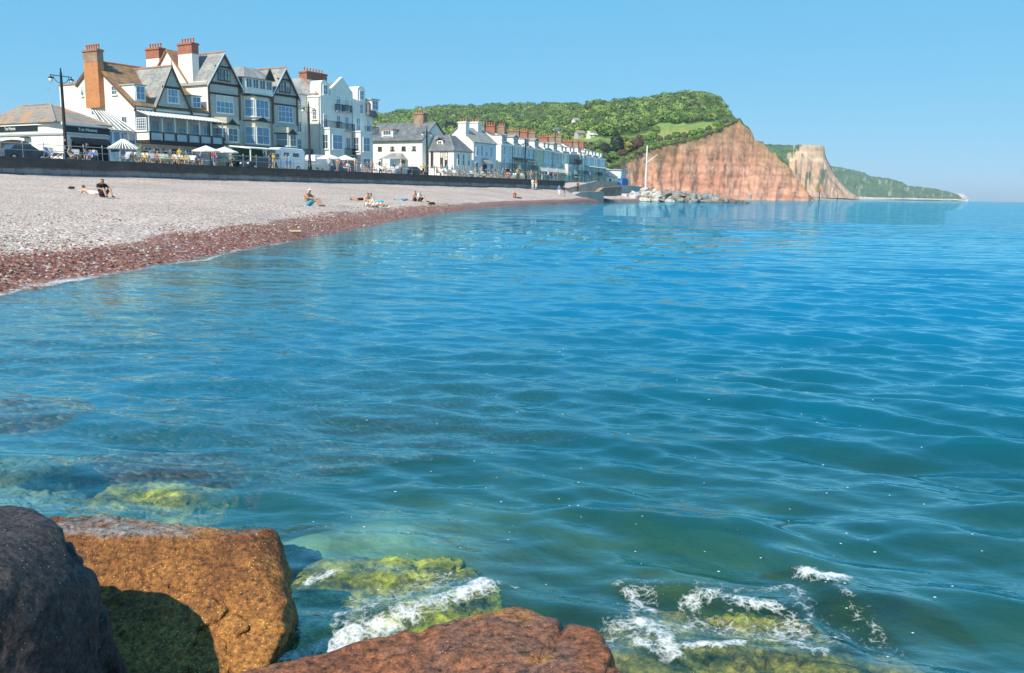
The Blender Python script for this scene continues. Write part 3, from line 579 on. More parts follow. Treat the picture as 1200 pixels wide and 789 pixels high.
# foam where the swell breaks on the rocks, and a thin line along the beach
def foam_material():
    m, t, b = new_mat('foam_mat'); N = t.nodes; L = t.links; b.inputs['Base Color'].default_value = (.86, .88, .88, 1); b.inputs['Roughness'].default_value = .6
    tc = N.new('ShaderNodeTexCoord'); at = N.new('ShaderNodeAttribute'); at.attribute_name = 'dens'
    nw = N.new('ShaderNodeTexNoise'); nw.inputs['Scale'].default_value = 9; nw.inputs['Detail'].default_value = 3; L.new(tc.outputs['Object'], nw.inputs['Vector'])
    wp = N.new('ShaderNodeMix'); wp.data_type = 'VECTOR'; wp.inputs[0].default_value = .12; L.new(tc.outputs['Object'], wp.inputs[4]); L.new(nw.outputs['Color'], wp.inputs[5])
    def lace(sc):     # bubble walls
        v = N.new('ShaderNodeTexVoronoi'); v.feature = 'DISTANCE_TO_EDGE'; v.inputs['Scale'].default_value = sc; L.new(wp.outputs[1], v.inputs['Vector'])
        r = N.new('ShaderNodeMapRange'); r.inputs[1].default_value = 0; r.inputs[2].default_value = .16; r.inputs[3].default_value = 1; r.inputs[4].default_value = 0; L.new(v.outputs['Distance'], r.inputs[0]); return r.outputs[0]
    n = N.new('ShaderNodeTexNoise'); n.inputs['Scale'].default_value = 26; n.inputs['Detail'].default_value = 8; n.inputs['Roughness'].default_value = .75; L.new(tc.outputs['Object'], n.inputs['Vector'])
    def math_(op, a_, b_):
        q = N.new('ShaderNodeMath'); q.operation = op
        for i, x in enumerate((a_, b_)):
            if isinstance(x, (int, float)): q.inputs[i].default_value = x
            else: L.new(x, q.inputs[i])
        return q.outputs[0]
    l = math_('MAXIMUM', lace(22), math_('MULTIPLY', lace(55), .7))
    v = math_('ADD', math_('MULTIPLY', math_('SUBTRACT', n.outputs['Fac'], .5), 2.2), math_('MULTIPLY', l, .42))
    v = math_('ADD', v, math_('SUBTRACT', math_('MULTIPLY', at.outputs['Fac'], 1.15), .72))
    al = N.new('ShaderNodeMapRange'); al.inputs[1].default_value = 0; al.inputs[2].default_value = .8; al.inputs[4].default_value = .93; L.new(v, al.inputs[0])
    edge = N.new('ShaderNodeMapRange'); edge.inputs[1].default_value = .04; edge.inputs[2].default_value = .25; L.new(at.outputs['Fac'], edge.inputs[0])
    L.new(math_('MULTIPLY', al.outputs[0], edge.outputs[0]), b.inputs['Alpha'])
    bp = N.new('ShaderNodeBump'); bp.inputs['Distance'].default_value = .012; L.new(n.outputs['Fac'], bp.inputs['Height']); L.new(bp.outputs[0], b.inputs['Normal'])
foam_material()
FOAM = [([(760, 745), (830, 738), (900, 742), (960, 750)], .14, .62), ([(300, 770), (360, 740), (430, 715), (520, 690)], .13, .60), ([(700, 760), (740, 720), (760, 700)], .07, .6), ([(980, 700), (1010, 730), (1050, 775)], .05, .42), ([(300, 782), (370, 766), (440, 741), (520, 713), (568, 697)], .060, 1.0), ([(285, 722), (322, 716), (345, 694), (388, 676)], .040, .8), ([(345, 765), (420, 735), (480, 718)], .10, .5),
        ([(738, 700), (748, 712), (762, 718)], .04, .9), ([(732, 740), (755, 735), (775, 752), (785, 775)], .045, 1.0), ([(742, 755), (770, 772), (792, 776)], .035, .9), ([(806, 712), (835, 707), (868, 718), (905, 722)], .045, .85),
        ([(806, 770), (838, 772), (868, 768)], .03, 1.0), ([(905, 757), (935, 768), (960, 778)], .035, .9), ([(945, 683), (962, 690), (985, 692)], .05, 1.15), ([(930, 700), (950, 730), (940, 755)], .05, .55), ([(850, 735), (880, 730), (925, 735)], .05, .5), ([(905, 697), (925, 693)], .03, .8),
        ([(720, 690), (740, 690), (760, 693)], .03, .5), ([(760, 690), (830, 700), (900, 700)], .05, .4), ([(990, 740), (1030, 770), (1060, 789)], .04, .45), ([(570, 690), (606, 696)], .02, .6), ([(330, 640), (360, 650)], .02, .4)]
def build_foam():
    xs = np.arange(-1.5, 1.9, .0125); ys = np.arange(2.1, 4.0, .0125); X, Y = np.meshgrid(xs, ys, indexing='ij')
    M = np.zeros_like(X)
    for l, wd, st in FOAM:
        d, t, _ = seg_dist(X, Y, pxline(l)); M = np.maximum(M, .86*st*np.exp(-(d/(wd*1.1))**2))
    nz = fbm(X*9, Y*9, 0, 4, 91, .6); M = np.clip(M*(1+.5*nz), 0, 1.2)
    Z = sea_z(X, Y, np.full(X.shape, .012)) + .004 + M*.012*(1+.8*fbm(X*30, Y*30, 0, 2, 93))
    fc = grid_faces(*X.shape); fc = fc[(M > .03).ravel()[fc].any(1)]
    V = np.stack([X, Y, Z], -1).reshape(-1, 3)
    # swash along the beach
    us = np.arange(1, 40, .04); n = 18; Ug, S = np.meshgrid(us, np.linspace(-.5, .5, n), indexing='ij')
    wd = .24*np.interp(us, [0, 12, 18, 40], [1, .8, .4, .3])[:, None]
    Vv = shore_v(Ug) + .35*fbm(Ug*.25, Ug*0, 0, 3, 5) + S*wd*2 - .12 + .12*fbm(Ug*1.4, Ug*0, 0, 2, 6)
    M2 = np.clip(1.0-np.abs(S*2)**1.2, 0, 1)*np.interp(Ug, [0, 8, 16, 40], [.62, .6, .5, .42])*(1+.5*fbm(Ug*.8, Ug*0, 0, 2, 8))
    X2 = Ug*F1.X[0]+Vv*F1.Y[0]; Y2 = Ug*F1.X[1]+Vv*F1.Y[1]; u_, v_ = uv_of(X2, Y2)
    Z2 = np.maximum(sea_z(X2.copy(), Y2.copy(), np.full(X2.shape, .05)), beach_z(u_, v_)+.02)+.012
    f2 = grid_faces(*Ug.shape); V2 = np.stack([X2, Y2, Z2], -1).reshape(-1, 3)
    # drifting flecks of foam
    n = 330; D = np.exp(RNG.uniform(math.log(2.8), math.log(22), n)); a = RNG.uniform(-.5, .58, n); x = D*np.sin(a); y = D*np.cos(a)
    u_, v_ = uv_of(x, y); ok = (v_ < shore_v(u_)-1) & ((a > -.2) | (RNG.random(n) < .5)); x, y, D = x[ok], y[ok], D[ok]; n = len(x)
    s = RNG.uniform(.0015, .0036, n)*(1+D*.12); z = sea_z(x.copy(), y.copy(), np.maximum(.012, D**2/1900))+.004+s*.5
    ang = np.linspace(0, 6.283, 7)[:-1]; V3 = np.stack([x[:, None]+s[:, None]*np.cos(ang)*RNG.uniform(.7, 1.6, (n, 1)), y[:, None]+s[:, None]*np.sin(ang), np.repeat(z[:, None], 6, 1)], -1).reshape(-1, 3)
    b0 = np.arange(n)[:, None]*6; f3 = np.concatenate([b0+np.array([0, 1, 2, 3]), b0+np.array([0, 3, 4, 5])], 0)
    V_ = np.concatenate([V, V2, V3]); F_ = np.concatenate([fc, f2+len(V), f3+len(V)+len(V2)]); dn = np.concatenate([M.ravel(), M2.ravel(), np.full(len(V3), 1.2)])
    used, inv = np.unique(F_, return_inverse=True)
    return big_mesh('sea_foam', V_[used], inv.reshape(F_.shape), 'foam_mat', True, {'dens': dn[used]})
tag(link(bpy.data.objects.new('sea_foam', build_foam())), 'white foam breaking on the near rocks and lapping the shingle', 'foam', kind='stuff')

# ------------------------------------------------------------------ land: ground sheet, hill, cliffs, headlands
def hor(px): return 225.2+.0192*(px-600)
def az_of(px):
    d = ray(px, hor(px)); return math.atan2(d[0], d[1])
def zed(px, py, D):                      # height of a point seen at px,py whose distance over the ground is D
    d = ray(px, py); return CAM_H + d[2]*D/math.hypot(d[0], d[1])
land = [(-600, -400)] + [tuple(F1.w(u, edge_v(u)+.4)[:2]) for u in (-80, 0, 129, 131, 142, 160, 180, 205, 240)] + [(50, 400), (64, 445), (130, 470), (160, 500), (420, 1500), (-1500, 2500), (-2500, 0)]
mb = MB(); mb.add([(x, y, G-.12) for x, y in land], [tuple(range(len(land)))])
g = mb.build('ground', 'grass_flat'); tag(g, kind='structure')
def strip(name, v0, v1, z0, z1, mat, u0=-40, u1=129, kind='structure'):
    b = MB().box(u0, u1, v0, v1, z0-G, z1-G); o = b.build(name, mat); o.location = F1.w(0, 0, 0); o.rotation_euler = (0, 0, F1.rot); return tag(o, kind=kind)
strip('promenade', 70.9, 79.0, G-.3, G, 'paving', u1=128)
strip('road', 79.02, 86.0, G-.3, G-.10, 'asphalt', u1=150)
strip('pavement', 86.02, 90.4, G-.3, G+.01, 'paving', u1=150)
b = MB()
for k in range(40): b.box(-30+k*4.2, -28+k*4.2, 82.4, 82.52, -.10, -.094)
o = b.build('road_marking', 'trim_white'); o.location = F1.w(0, 0, 0); o.rotation_euler = (0, 0, F1.rot); tag(o, kind='structure')

HILL = {  # px: rows of (distance, picture height or None, metres)
    150: [(420, None, 4), (470, None, 10), (600, None, 16), (800, None, 24), (1000, None, 40), (1150, None, 62), (1500, None, 50)],
    300: [(380, None, 4), (440, None, 12), (560, None, 26), (750, None, 45), (950, None, 66), (1100, None, 88), (1500, None, 70)],
    440: [(340, None, 4), (420, 197, 0), (560, 178, 0), (750, 160, 0), (950, 144, 0), (1100, 132, 0), (1500, None, 80)],
    520: [(320, None, 4), (400, 195, 0), (540, 175, 0), (740, 153, 0), (940, 136, 0), (1100, 123, 0), (1500, None, 90)],
    600: [(310, None, 4), (380, 196, 0), (520, 174, 0), (720, 150, 0), (920, 133, 0), (1080, 121, 0), (1500, None, 90)],
    660: [(310, None, 4), (360, 199, 0), (470, 177, 0), (640, 158, 0), (850, 138, 0), (1020, 120.5, 0), (1500, None, 90)],
    700: [(345, None, 3), (380, 200, 0), (430, 182, 0), (520, 160, 0), (650, 138, 0), (770, 116, 0), (1300, None, 80)],
    718: [(385, None, 3), (407, 196, 0), (457, 182, 0), (547, 159, 0), (677, 136, 0), (797, 115.5, 0), (1300, None, 80)],
    735: [(410, None, -0.8), (424, 187, 0), (474, 178, 0), (564, 157, 0), (694, 135, 0), (814, 115, 0), (1300, None, 80)],
    755: [(418, None, -0.8), (438, 176.5, 0), (488, 167, 0), (578, 150, 0), (708, 132, 0), (828, 113, 0), (1300, None, 80)],
    775: [(422, None, -0.8), (446, 172, 0), (496, 164, 0), (586, 143, 0), (716, 128, 0), (836, 109, 0), (1300, None, 80)],
    800: [(428, None, -0.8), (458, 167, 0), (508, 162, 0), (598, 142, 0), (728, 127, 0), (848, 105, 0), (1300, None, 80)],
    820: [(432, None, -0.8), (468, 161, 0), (518, 157, 0), (608, 141, 0), (738, 126, 0), (858, 105, 0), (1300, None, 75)],
    835: [(436, None, -0.8), (478, 155, 0), (518, 151, 0), (590, 140, 0), (694, 128, 0), (790, 111, 0), (1300, None, 65)],
    848: [(440, None, -0.8), (488, 148, 0), (518, 145, 0), (572, 138, 0), (650, 132, 0), (722, 123, 0), (1300, None, 50)],
    860: [(444, None, -0.8), (498, 141.5, 0), (518, 140, 0), (554, 139, 0), (606, 138, 0), (654, 136.5, 0), (1300, None, 40)],
    870: [(447, None, -0.8), (495, 152, 0), (512, 151.5, 0), (544, 151, 0), (590, 150.8, 0), (632, 150.5, 0), (1300, None, 30)],
    885: [(452, None, -0.8), (492, 167, 0), (507, 166.7, 0), (534, 166.5, 0), (573, 166.5, 0), (609, 166.5, 0), (1300, None, 20)],
    902: [(457, None, -0.8), (489, 179, 0), (499, 179, 0), (517, 179, 0), (543, 179.5, 0), (567, 180, 0), (1300, None, 10)],
    918: [(462, None, -0.8), (486, 193, 0), (494, 193, 0), (507, 193.3, 0), (526, 194, 0), (544, 195, 0), (1300, None, 5)],
    932: [(466, None, -0.8), (482, 207, 0), (487, 207.5, 0), (496, 208, 0), (509, 209, 0), (521, 211, 0), (1300, None, 2)],
    946: [(470, None, -0.8), (475, 226, 0), (478, 227, 0), (482, 227.5, 0), (488, 228, 0), (494, 229, 0), (1300, None, -2)],
    962: [(474, None, -3), (478, None, -3), (480, None, -3), (482, None, -3), (484, None, -3), (490, None, -3), (700, None, -4)],
}
def terrain_rows(tab):
    px = np.array(sorted(tab)); D = np.array([[r[0] for r in tab[p]] for p in px], float)
    Z = np.array([[zed(p, r[1], r[0]) if r[1] is not None else r[2] for r in tab[p]] for p in px], float)
    return px, D, Z
HPX, HD, HZ = terrain_rows(HILL)
_k = np.interp(HPX, [150, 800, 860, 870], [1, 1, .6, 0])      # the skyline read from the picture is the tree tops
HZ[:, 3] -= 2*_k; HZ[:, 4] -= 5*_k; HZ[:, 5] -= 6*_k
def hill_at(px, t):
    """t = row coordinate 0..6"""
    sh = np.broadcast(px, t).shape; px = np.broadcast_to(px, sh); t = np.broadcast_to(t, sh)
    i = np.clip(np.searchsorted(HPX, px)-1, 0, len(HPX)-2); f = (px-HPX[i])/(HPX[i+1]-HPX[i]); f = f*f*(3-2*f)*.4+f*.6
    k = np.clip(t.astype(int), 0, HD.shape[1]-2); g_ = t-k
    D = ((HD[i, k]*(1-g_)+HD[i, k+1]*g_)*(1-f)+(HD[i+1, k]*(1-g_)+HD[i+1, k+1]*g_)*f)
    Z = ((HZ[i, k]*(1-g_)+HZ[i, k+1]*g_)*(1-f)+(HZ[i+1, k]*(1-g_)+HZ[i+1, k+1]*g_)*f)
    return D, Z
def hill_point(px, t):
    D, Z = hill_at(np.array(float(px)), np.array(float(t))); a = az_of(px); return np.array([float(D)*math.sin(a), float(D)*math.cos(a), float(Z)])
def smooth_edges(a, n):
    for _ in range(n): a[1:-1] = .25*a[:-2]+.5*a[1:-1]+.25*a[2:]
    return a
CLIFF_C = np.array([.53, .27, .185]); CLIFF_D = np.array([.37, .165, .105]); GRASS_C = np.array([.10, .16, .035]); WOOD_C = np.array([.06, .11, .026]); FIELD_C = np.array([.26, .28, .075]); SCRUB_C = np.array([.09, .12, .035])
def build_hill():
    px = np.concatenate([np.arange(150, 700, 3.0), np.arange(700, 962, .8)])
    t = np.concatenate([np.linspace(0, 1, 56, endpoint=False), np.linspace(1, 5, 76, endpoint=False), np.linspace(5, 6, 8)])
    P, T = np.meshgrid(px, t, indexing='ij'); D, Z = hill_at(P, T)
    Z = smooth_edges(Z, 3); D = smooth_edges(D, 3)
    cl = np.clip((P-712)/14, 0, 1)*np.clip(1.06-T, 0, 1)**.25*(T < 1.06)          # bare cliff
    hgt = np.clip(Z, 0, 60)
    gully = np.abs(fbm(P*.05, hgt*.03, 0, 4, 51)); rib = fbm(P*.12, hgt*.09, 0, 4, 52); strata = fbm(P*.02, hgt*.35, 0, 3, 53)
    mid = np.sin(np.clip(T, 0, 1)*math.pi)**.5
    D = D + cl*mid*(8*(gully-.3) - 2.0*rib - 2.0*strata)
    Z = Z + (1-cl)*np.clip((T-1)/1, 0, 1)*fbm(P*.06, D*.01, 0, 3, 54)*2.5*(T < 5.6) + cl*mid*fbm(P*.3, hgt*.2, 0, 3, 58)*.8
    Z = Z + np.clip((P-852)/12, 0, 1)*np.clip((948-P)/20, 0, 1)*np.clip((T-.6)*2.5, 0, 1)*(T < 5.6)*(1.8*fbm(P*.16, P*0, 0, 4, 66)+.8*fbm(P*.5, T, 0, 3, 67))
    A = np.array([az_of(p) for p in px])[:, None]
    X = D*np.sin(A); Y = D*np.cos(A)
    m = cl[..., None]; dk = np.clip(.72+.75*fbm(P*.08, hgt*.08, 0, 5, 59)+.45*strata-.35*(gully < .05), 0, 1)[..., None]
    base = CLIFF_D*(1-dk)+CLIFF_C*dk
    bed = np.sin(hgt*1.15+2.2*fbm(P*.02, hgt*.1, 0, 3, 63))*.5+.5; base = base*(1-.20*np.clip(bed-.55, 0, 1)*2)[..., None]
    green = np.where((T > 1.0)[..., None], SCRUB_C, SCRUB_C)*np.ones(P.shape+(1,))
    wood = np.clip((T-3.0)*4, 0, 1)[..., None]; green = green*(1-wood)+WOOD_C*wood
    # two pale fields under the wood
    n = fbm(P*.05, T*2, 0, 3, 55)*.25
    f1 = (P > 690) & (P < 764) & (T > 2.55+.25*np.clip((740-P)/50, 0, 1)+n*.6) & (T < 3.05+n*.3)
    f2 = (P > 764) & (P < 840) & (T > 1.55+n) & (T < 3.1+n*.3)
    f3 = (P > 650) & (P < 700) & (T > 2.7) & (T < 3.05)
    green = np.where((f1 | f2 | f3)[..., None], np.where((f2 & (T < 2.6))[..., None], FIELD_C, FIELD_C*np.array([.75, .95, .8])), green)
    f4 = (P > 700) & (P < 738) & (T > .95) & (T < 1.5)
    green = np.where(f4[..., None], GRASS_C*1.3, green)
    veg = np.clip((fbm(P*.09, hgt*.05, 0, 4, 56)+.10*(T-1.0)*8-.25+np.clip((P-880)/90, 0, 1)*-.1)*6, 0, 1)*np.clip((T-.55)*3, 0, 1)
    veg = np.clip(veg*.6, 0, 1)[..., None]; base = base*(1-veg*.7)+SCRUB_C*veg*.7
    c = base*m+green*(1-m)
    return big_mesh('hill', np.stack([X, Y, Z], -1).reshape(-1, 3), grid_faces(*P.shape), 'hill_mat', True, {'cover': c.reshape(-1, 3)})
attr_mat('hill_mat', .95, nscale=.22, nvar=.35, bump=.6, bscale=.35, bdist=1.6, stretch=(1, 1, 1.2))
tag(link(bpy.data.objects.new('hill', build_hill())), kind='structure')

def headland(name, tab, colf, step, seed, rough=3.0):
    px_, D_, Z_ = terrain_rows(tab); px = np.arange(px_[0], px_[-1]+.01, step); t = np.linspace(0, D_.shape[1]-1, 70)
    Dk = np.array([np.interp(px, px_, D_[:, k]) for k in range(D_.shape[1])]).T; Zk = np.array([np.interp(px, px_, Z_[:, k]) for k in range(Z_.shape[1])]).T
    k = np.clip(t.astype(int), 0, D_.shape[1]-2); g_ = t-k
    D = Dk[:, k]*(1-g_)+Dk[:, k+1]*g_; Z = Zk[:, k]*(1-g_)+Zk[:, k+1]*g_
    P, T = np.meshgrid(px, t, indexing='ij'); face = np.sin(np.clip(T/2, 0, 1)*math.pi)**.6
    D = D+face*rough*6*fbm(P*.35, Z*.04, 0, 4, seed); Z = Z+(Z > 3)*fbm(P*.4, D*.01, 0, 4, seed+3)*rough
    A = np.array([az_of(p) for p in px])[:, None]
    c = colf(P, T, Z, fbm(P*.3, Z*.06, 0, 4, seed+5))
    o = bpy.data.objects.new(name, big_mesh(name, np.stack([D*np.sin(A), D*np.cos(A), Z], -1).reshape(-1, 3), grid_faces(*P.shape), 'far_mat', True, {'cover': c.reshape(-1, 3)}))
    return tag(link(o), kind='structure')
attr_mat('far_mat', .95, nscale=.03, nvar=.45, bump=.8, bscale=.06, bdist=8, stretch=(1, 1, .6))
H2 = {862: [(1350, None, 3), (1400, None, 40), (1440, 170, 0), (1500, 166, 0), (2000, None, 60)], 893: [(1330, None, 3), (1390, 196, 0), (1430, 172, 0), (1490, 169, 0), (2000, None, 70)],
      915: [(1310, None, 2), (1380, 200, 0), (1440, 176, 0), (1490, 169.5, 0), (2000, None, 70)], 928: [(1300, None, 2), (1375, 198, 0), (1440, 178, 0), (1480, 169.5, 0), (2000, None, 70)],
      934: [(1300, None, 2), (1370, 195, 0), (1425, 178, 0), (1440, 169, 0), (2000, None, 70)], 950: [(1310, None, 2), (1385, 204, 0), (1440, 182, 0), (1455, 169.5, 0), (2000, None, 60)], 961: [(1330, None, 2), (1400, 206, 0), (1450, 185, 0), (1465, 170.5, 0), (2000, None, 50)],
      964: [(1340, None, 2), (1410, 207, 0), (1450, 190, 0), (1470, 184, 0), (2000, None, 40)], 975: [(1370, None, 2), (1420, 216, 0), (1460, 206, 0), (1480, 203, 0), (2000, None, 30)], 990: [(1420, None, 2), (1450, 226, 0), (1480, 222, 0), (1500, 221, 0), (1900, None, 15)], 1008: [(1480, None, 0), (1500, None, 1.5), (1520, None, 2), (1540, None, 2), (1800, None, 0)]}
def c2(P, T, Z, n):
    cream = np.array([.58, .40, .26]); pink = np.array([.52, .32, .21]); gr = np.array([.07, .13, .05])
    st = (.5+.5*np.sin(Z*.55))[..., None]
    cl = np.where((Z > 55)[..., None], cream*(.85+.2*st), pink)
    g = np.clip(((930-P)/5+n*4), 0, 1)
    g = np.maximum(g, np.clip((n-.12)*6, 0, 1)*(Z < 45)*(P < 970)*.8)
    g = np.maximum(g, (T > 3.0)*1.0); g = np.maximum(g, ((P > 963) & (T > 2.6))*.9)
    return cl*(1-g[..., None])+gr*g[..., None]
headland('headland', H2, c2, .7, 101, 1.6)
H3 = {955: [(2650, None, 2), (2700, None, 30), (2760, 198, 0), (2850, 192, 0), (3400, None, 60)], 975: [(2600, None, 2), (2680, 216, 0), (2760, 202, 0), (2830, 194.5, 0), (3400, None, 60)], 990: [(2580, None, 2), (2670, 217, 0), (2750, 204, 0), (2820, 197.5, 0), (3400, None, 60)],
      1010: [(2580, None, 2), (2680, 219, 0), (2760, 209, 0), (2810, 202, 0), (3400, None, 60)], 1016: [(2580, None, 2), (2690, 220, 0), (2770, 211, 0), (2810, 206, 0), (3400, None, 60)], 1040: [(2620, None, 2), (2720, 223, 0), (2780, 214, 0), (2830, 209, 0), (3400, None, 50)], 1056: [(2650, None, 2), (2750, 225, 0), (2800, 217, 0), (2850, 213.5, 0), (3400, None, 40)],
      1061: [(2700, None, 2), (2780, 226, 0), (2820, 220, 0), (2860, 217.5, 0), (3400, None, 40)], 1090: [(2750, None, 2), (2830, 229, 0), (2860, 223, 0), (2900, 220.5, 0), (3400, None, 30)], 1110: [(2800, None, 2), (2860, 230, 0), (2890, 227, 0), (2920, 224.5, 0), (3400, None, 20)], 1122: [(2840, None, 2), (2880, 231.5, 0), (2910, 229, 0), (2940, 228, 0), (3400, None, 5)], 1130: [(2870, None, 0), (2890, None, 0), (2910, None, 0), (2940, None, 0), (3300, None, -2)]}
def c3(P, T, Z, n):
    gr = np.array([.065, .12, .05]); ch = np.array([.55, .46, .38]); k = np.clip((n-.25)*5, 0, 1)*(T < 3)*.35
    b = (Z < 6)*1.0; k = np.maximum(k, b)
    return gr*(1-k[..., None])+ch*k[..., None]
headland('headland', H3, c3, .7, 131, 2.5)
boulder('sea_stack', 'white chalk stack at the tip of the farthest green headland', (*at_depth(1126, 232, 2900)[:2], 3), rock_mesh('sea_stack', [((0, 0, 1), 22), ((1, 0, .5), 17), ((-1, 0, .3), 22), ((0, 1, .3), 20), ((0, -1, .3), 20), ((0, 0, -1), 12), ((.4, 0, 1), 19)], 'rock_white', 5, 8, 7, 3, 77, 2, 25))
# narrow shingle strand below the far cliffs
mb = MB(); pts = [at_depth(a, b, D) for a, b, D in ((930, 231, 680), (1000, 233, 1400), (1060, 233.5, 2500), (1128, 234, 2850))]
for a, b in zip(pts[:-1], pts[1:]): mb.add([(a[0]-60, a[1]+40, 2.2), (a[0]+4, a[1], -.2), (b[0]+4, b[1], -.2), (b[0]-60, b[1]+60, 2.2)], [(0, 1, 2, 3)])
tag(mb.build('far_strand', 'concrete_pink'), kind='structure')

# ------------------------------------------------------------------ woods and trees
def leaf_cloud(n, rx, rz, seed, size):
    """n leaf-cluster triangles through the outer part of a lobed crown"""
    r = np.random.default_rng(seed); d = r.normal(size=(n, 3)); d /= np.linalg.norm(d, axis=1)[:, None]; d[:, 2] = np.where(d[:, 2] < -.35, -d[:, 2], d[:, 2])
    lobe = .78+.32*fbm(d[:, 0]*1.9+seed, d[:, 1]*1.9, d[:, 2]*1.9, 3, seed % 97)
    R = lobe*r.uniform(.62, 1.04, n)**.5; C = d*R[:, None]*np.array([rx, rx, rz])
    nn = d+r.normal(0, .3, (n, 3)); nn /= np.linalg.norm(nn, axis=1)[:, None]
    a = np.cross(nn, r.normal(size=(n, 3))); a /= np.linalg.norm(a, axis=1)[:, None]; b_ = np.cross(nn, a); s = size*r.uniform(.6, 1.3, n)[:, None]
    V = np.stack([C+a*s, C-a*s*.6+b_*s*.9, C-a*s*.6-b_*s*.9], 1)
    return V, lobe
attr_mat('leaf_mass', .7, nscale=.35, nvar=.4, bump=.0, bscale=1, bdist=.1, spec=.25)
TREE_C = np.array([(.11, .20, .035), (.15, .25, .045), (.08, .155, .03), (.20, .29, .055), (.13, .20, .055), (.23, .29, .065)])
def build_wood():
    VV = []; CC = []; r = np.random.default_rng(5)
    lib = [leaf_cloud(145, 1, .85, 200+i, .12) for i in range(8)]
    n = 0
    while n < 4400:
        p = r.uniform(390, 850); t = r.uniform(1.0, 5.2)
        D, Z = hill_at(np.array(p), np.array(t)); D = float(D); Z = float(Z)
        if p > 690 and t < 3.15: continue
        if p <= 690 and t < 1.5: continue
        if 648 < p < 700 and 2.55 < t < 3.1: continue
        if p > 830 and t < 3.3+.05*(p-830): continue
        if t < 3 and r.random() < .45: continue
        if 662 < p < 700 and 1.55 < t < 3.1: continue
        if 640 < p <= 662 and 1.5 < t < 2.2: continue
        s = (r.uniform(2.6, 5.2) if r.random() < .6 else r.uniform(5, 8))*(1-.62*max(0, (p-800)/50)); a = az_of(p); V, lb = lib[r.integers(8)]
        th = r.uniform(0, 6.28); c_, s_ = math.cos(th), math.sin(th); W = V*s; X = W[..., 0]*c_-W[..., 1]*s_; Y = W[..., 0]*s_+W[..., 1]*c_
        VV.append(np.stack([X+D*math.sin(a), Y+D*math.cos(a), W[..., 2]+Z+s*.35], -1).reshape(-1, 3))
        col = TREE_C[r.integers(6)]*r.uniform(.5, 1.2); CC.append(np.repeat(col[None], len(V)*3, 0)*np.repeat(r.uniform(.7, 1.3, len(V)), 3)[:, None]); n += 1
    for n in range(900):           # low scrub along the cliff top and between the fields
        p = r.uniform(700, 858); t = 1.0+abs(r.normal(0, .24)) if n < 620 else r.uniform(1.2, 1.9)
        if n >= 620 and p > 764: p = 700+(p-700)*.4
        if p > 764 and t > 1.85: continue
        D, Z = hill_at(np.array(p), np.array(t)); D = float(D); Z = float(Z); s = r.uniform(1.0, 2.4); a = az_of(p); V, lb = lib[r.integers(8)]; W = V*s
        VV.append(np.stack([W[..., 0]+D*math.sin(a), W[..., 1]+D*math.cos(a), W[..., 2]*.8+Z+s*.2], -1).reshape(-1, 3))
        col = (TREE_C[r.integers(6)] if r.random() < .8 else np.array([.16, .12, .07]))*r.uniform(.6, 1.1); CC.append(np.repeat(col[None], len(V)*3, 0)*np.repeat(r.uniform(.7, 1.3, len(V)), 3)[:, None])
    V = np.concatenate(VV); C = np.concatenate(CC)
    return big_mesh('hill_woodland', V, np.arange(len(V)).reshape(-1, 3), 'leaf_mass', False, {'cover': C})
tag(link(bpy.data.objects.new('hill_woodland', build_wood())), 'dense green broadleaf wood covering the hill above the town', 'woodland', kind='stuff')
def tree_meshes(seed, rx, rz, cols, n=520, size=.55):
    V, lb = leaf_cloud(n, rx, rz, seed, size); r = np.random.default_rng(seed); c = np.array(cols)[r.integers(len(cols), size=n)]*r.uniform(.7, 1.35, (n, 1))
    cm = big_mesh('crown', V.reshape(-1, 3), np.arange(n*3).reshape(-1, 3), 'leaf_mass', False, {'cover': np.repeat(c, 3, 0)})
    b = MB(); b.bar((0, 0, 0), (.1, 0, rz*.9), .32, 7, .2)
    for k in range(5):
        a = k*1.3+seed; b.bar((.05, 0, rz*(.45+.08*k)), (rx*.55*math.cos(a), rx*.55*math.sin(a), rz*(1.0+.12*k)), .14, 5, .05)
    tm = b.mesh('trunk'); tm.materials.append(MATS['trunk_bark'])
    return cm, tm, rz
TK = {'green': tree_meshes(301, 4.2, 3.8, TREE_C[[0, 1, 2]]), 'dark': tree_meshes(302, 5.0, 4.2, [(.018, .03, .016), (.03, .028, .022), (.025, .04, .018)]), 'yellow': tree_meshes(303, 3.8, 4.0, [(.17, .2, .03), (.13, .18, .03), (.2, .2, .045)]),
      'copper': tree_meshes(304, 4.0, 3.8, [(.11, .05, .04), (.08, .04, .035), (.14, .075, .05)]), 'olive': tree_meshes(305, 3.6, 3.2, [(.12, .14, .05), (.1, .11, .04), (.09, .13, .045)]), 'pine': tree_meshes(306, 3.0, 5.0, [(.03, .06, .025), (.022, .045, .02)])}
def hill_hit(px, py):
    for t in np.arange(.2, 5.2, .02):
        p = hill_point(px, t)
        if px_of(p)[1] <= py: return p
    return p
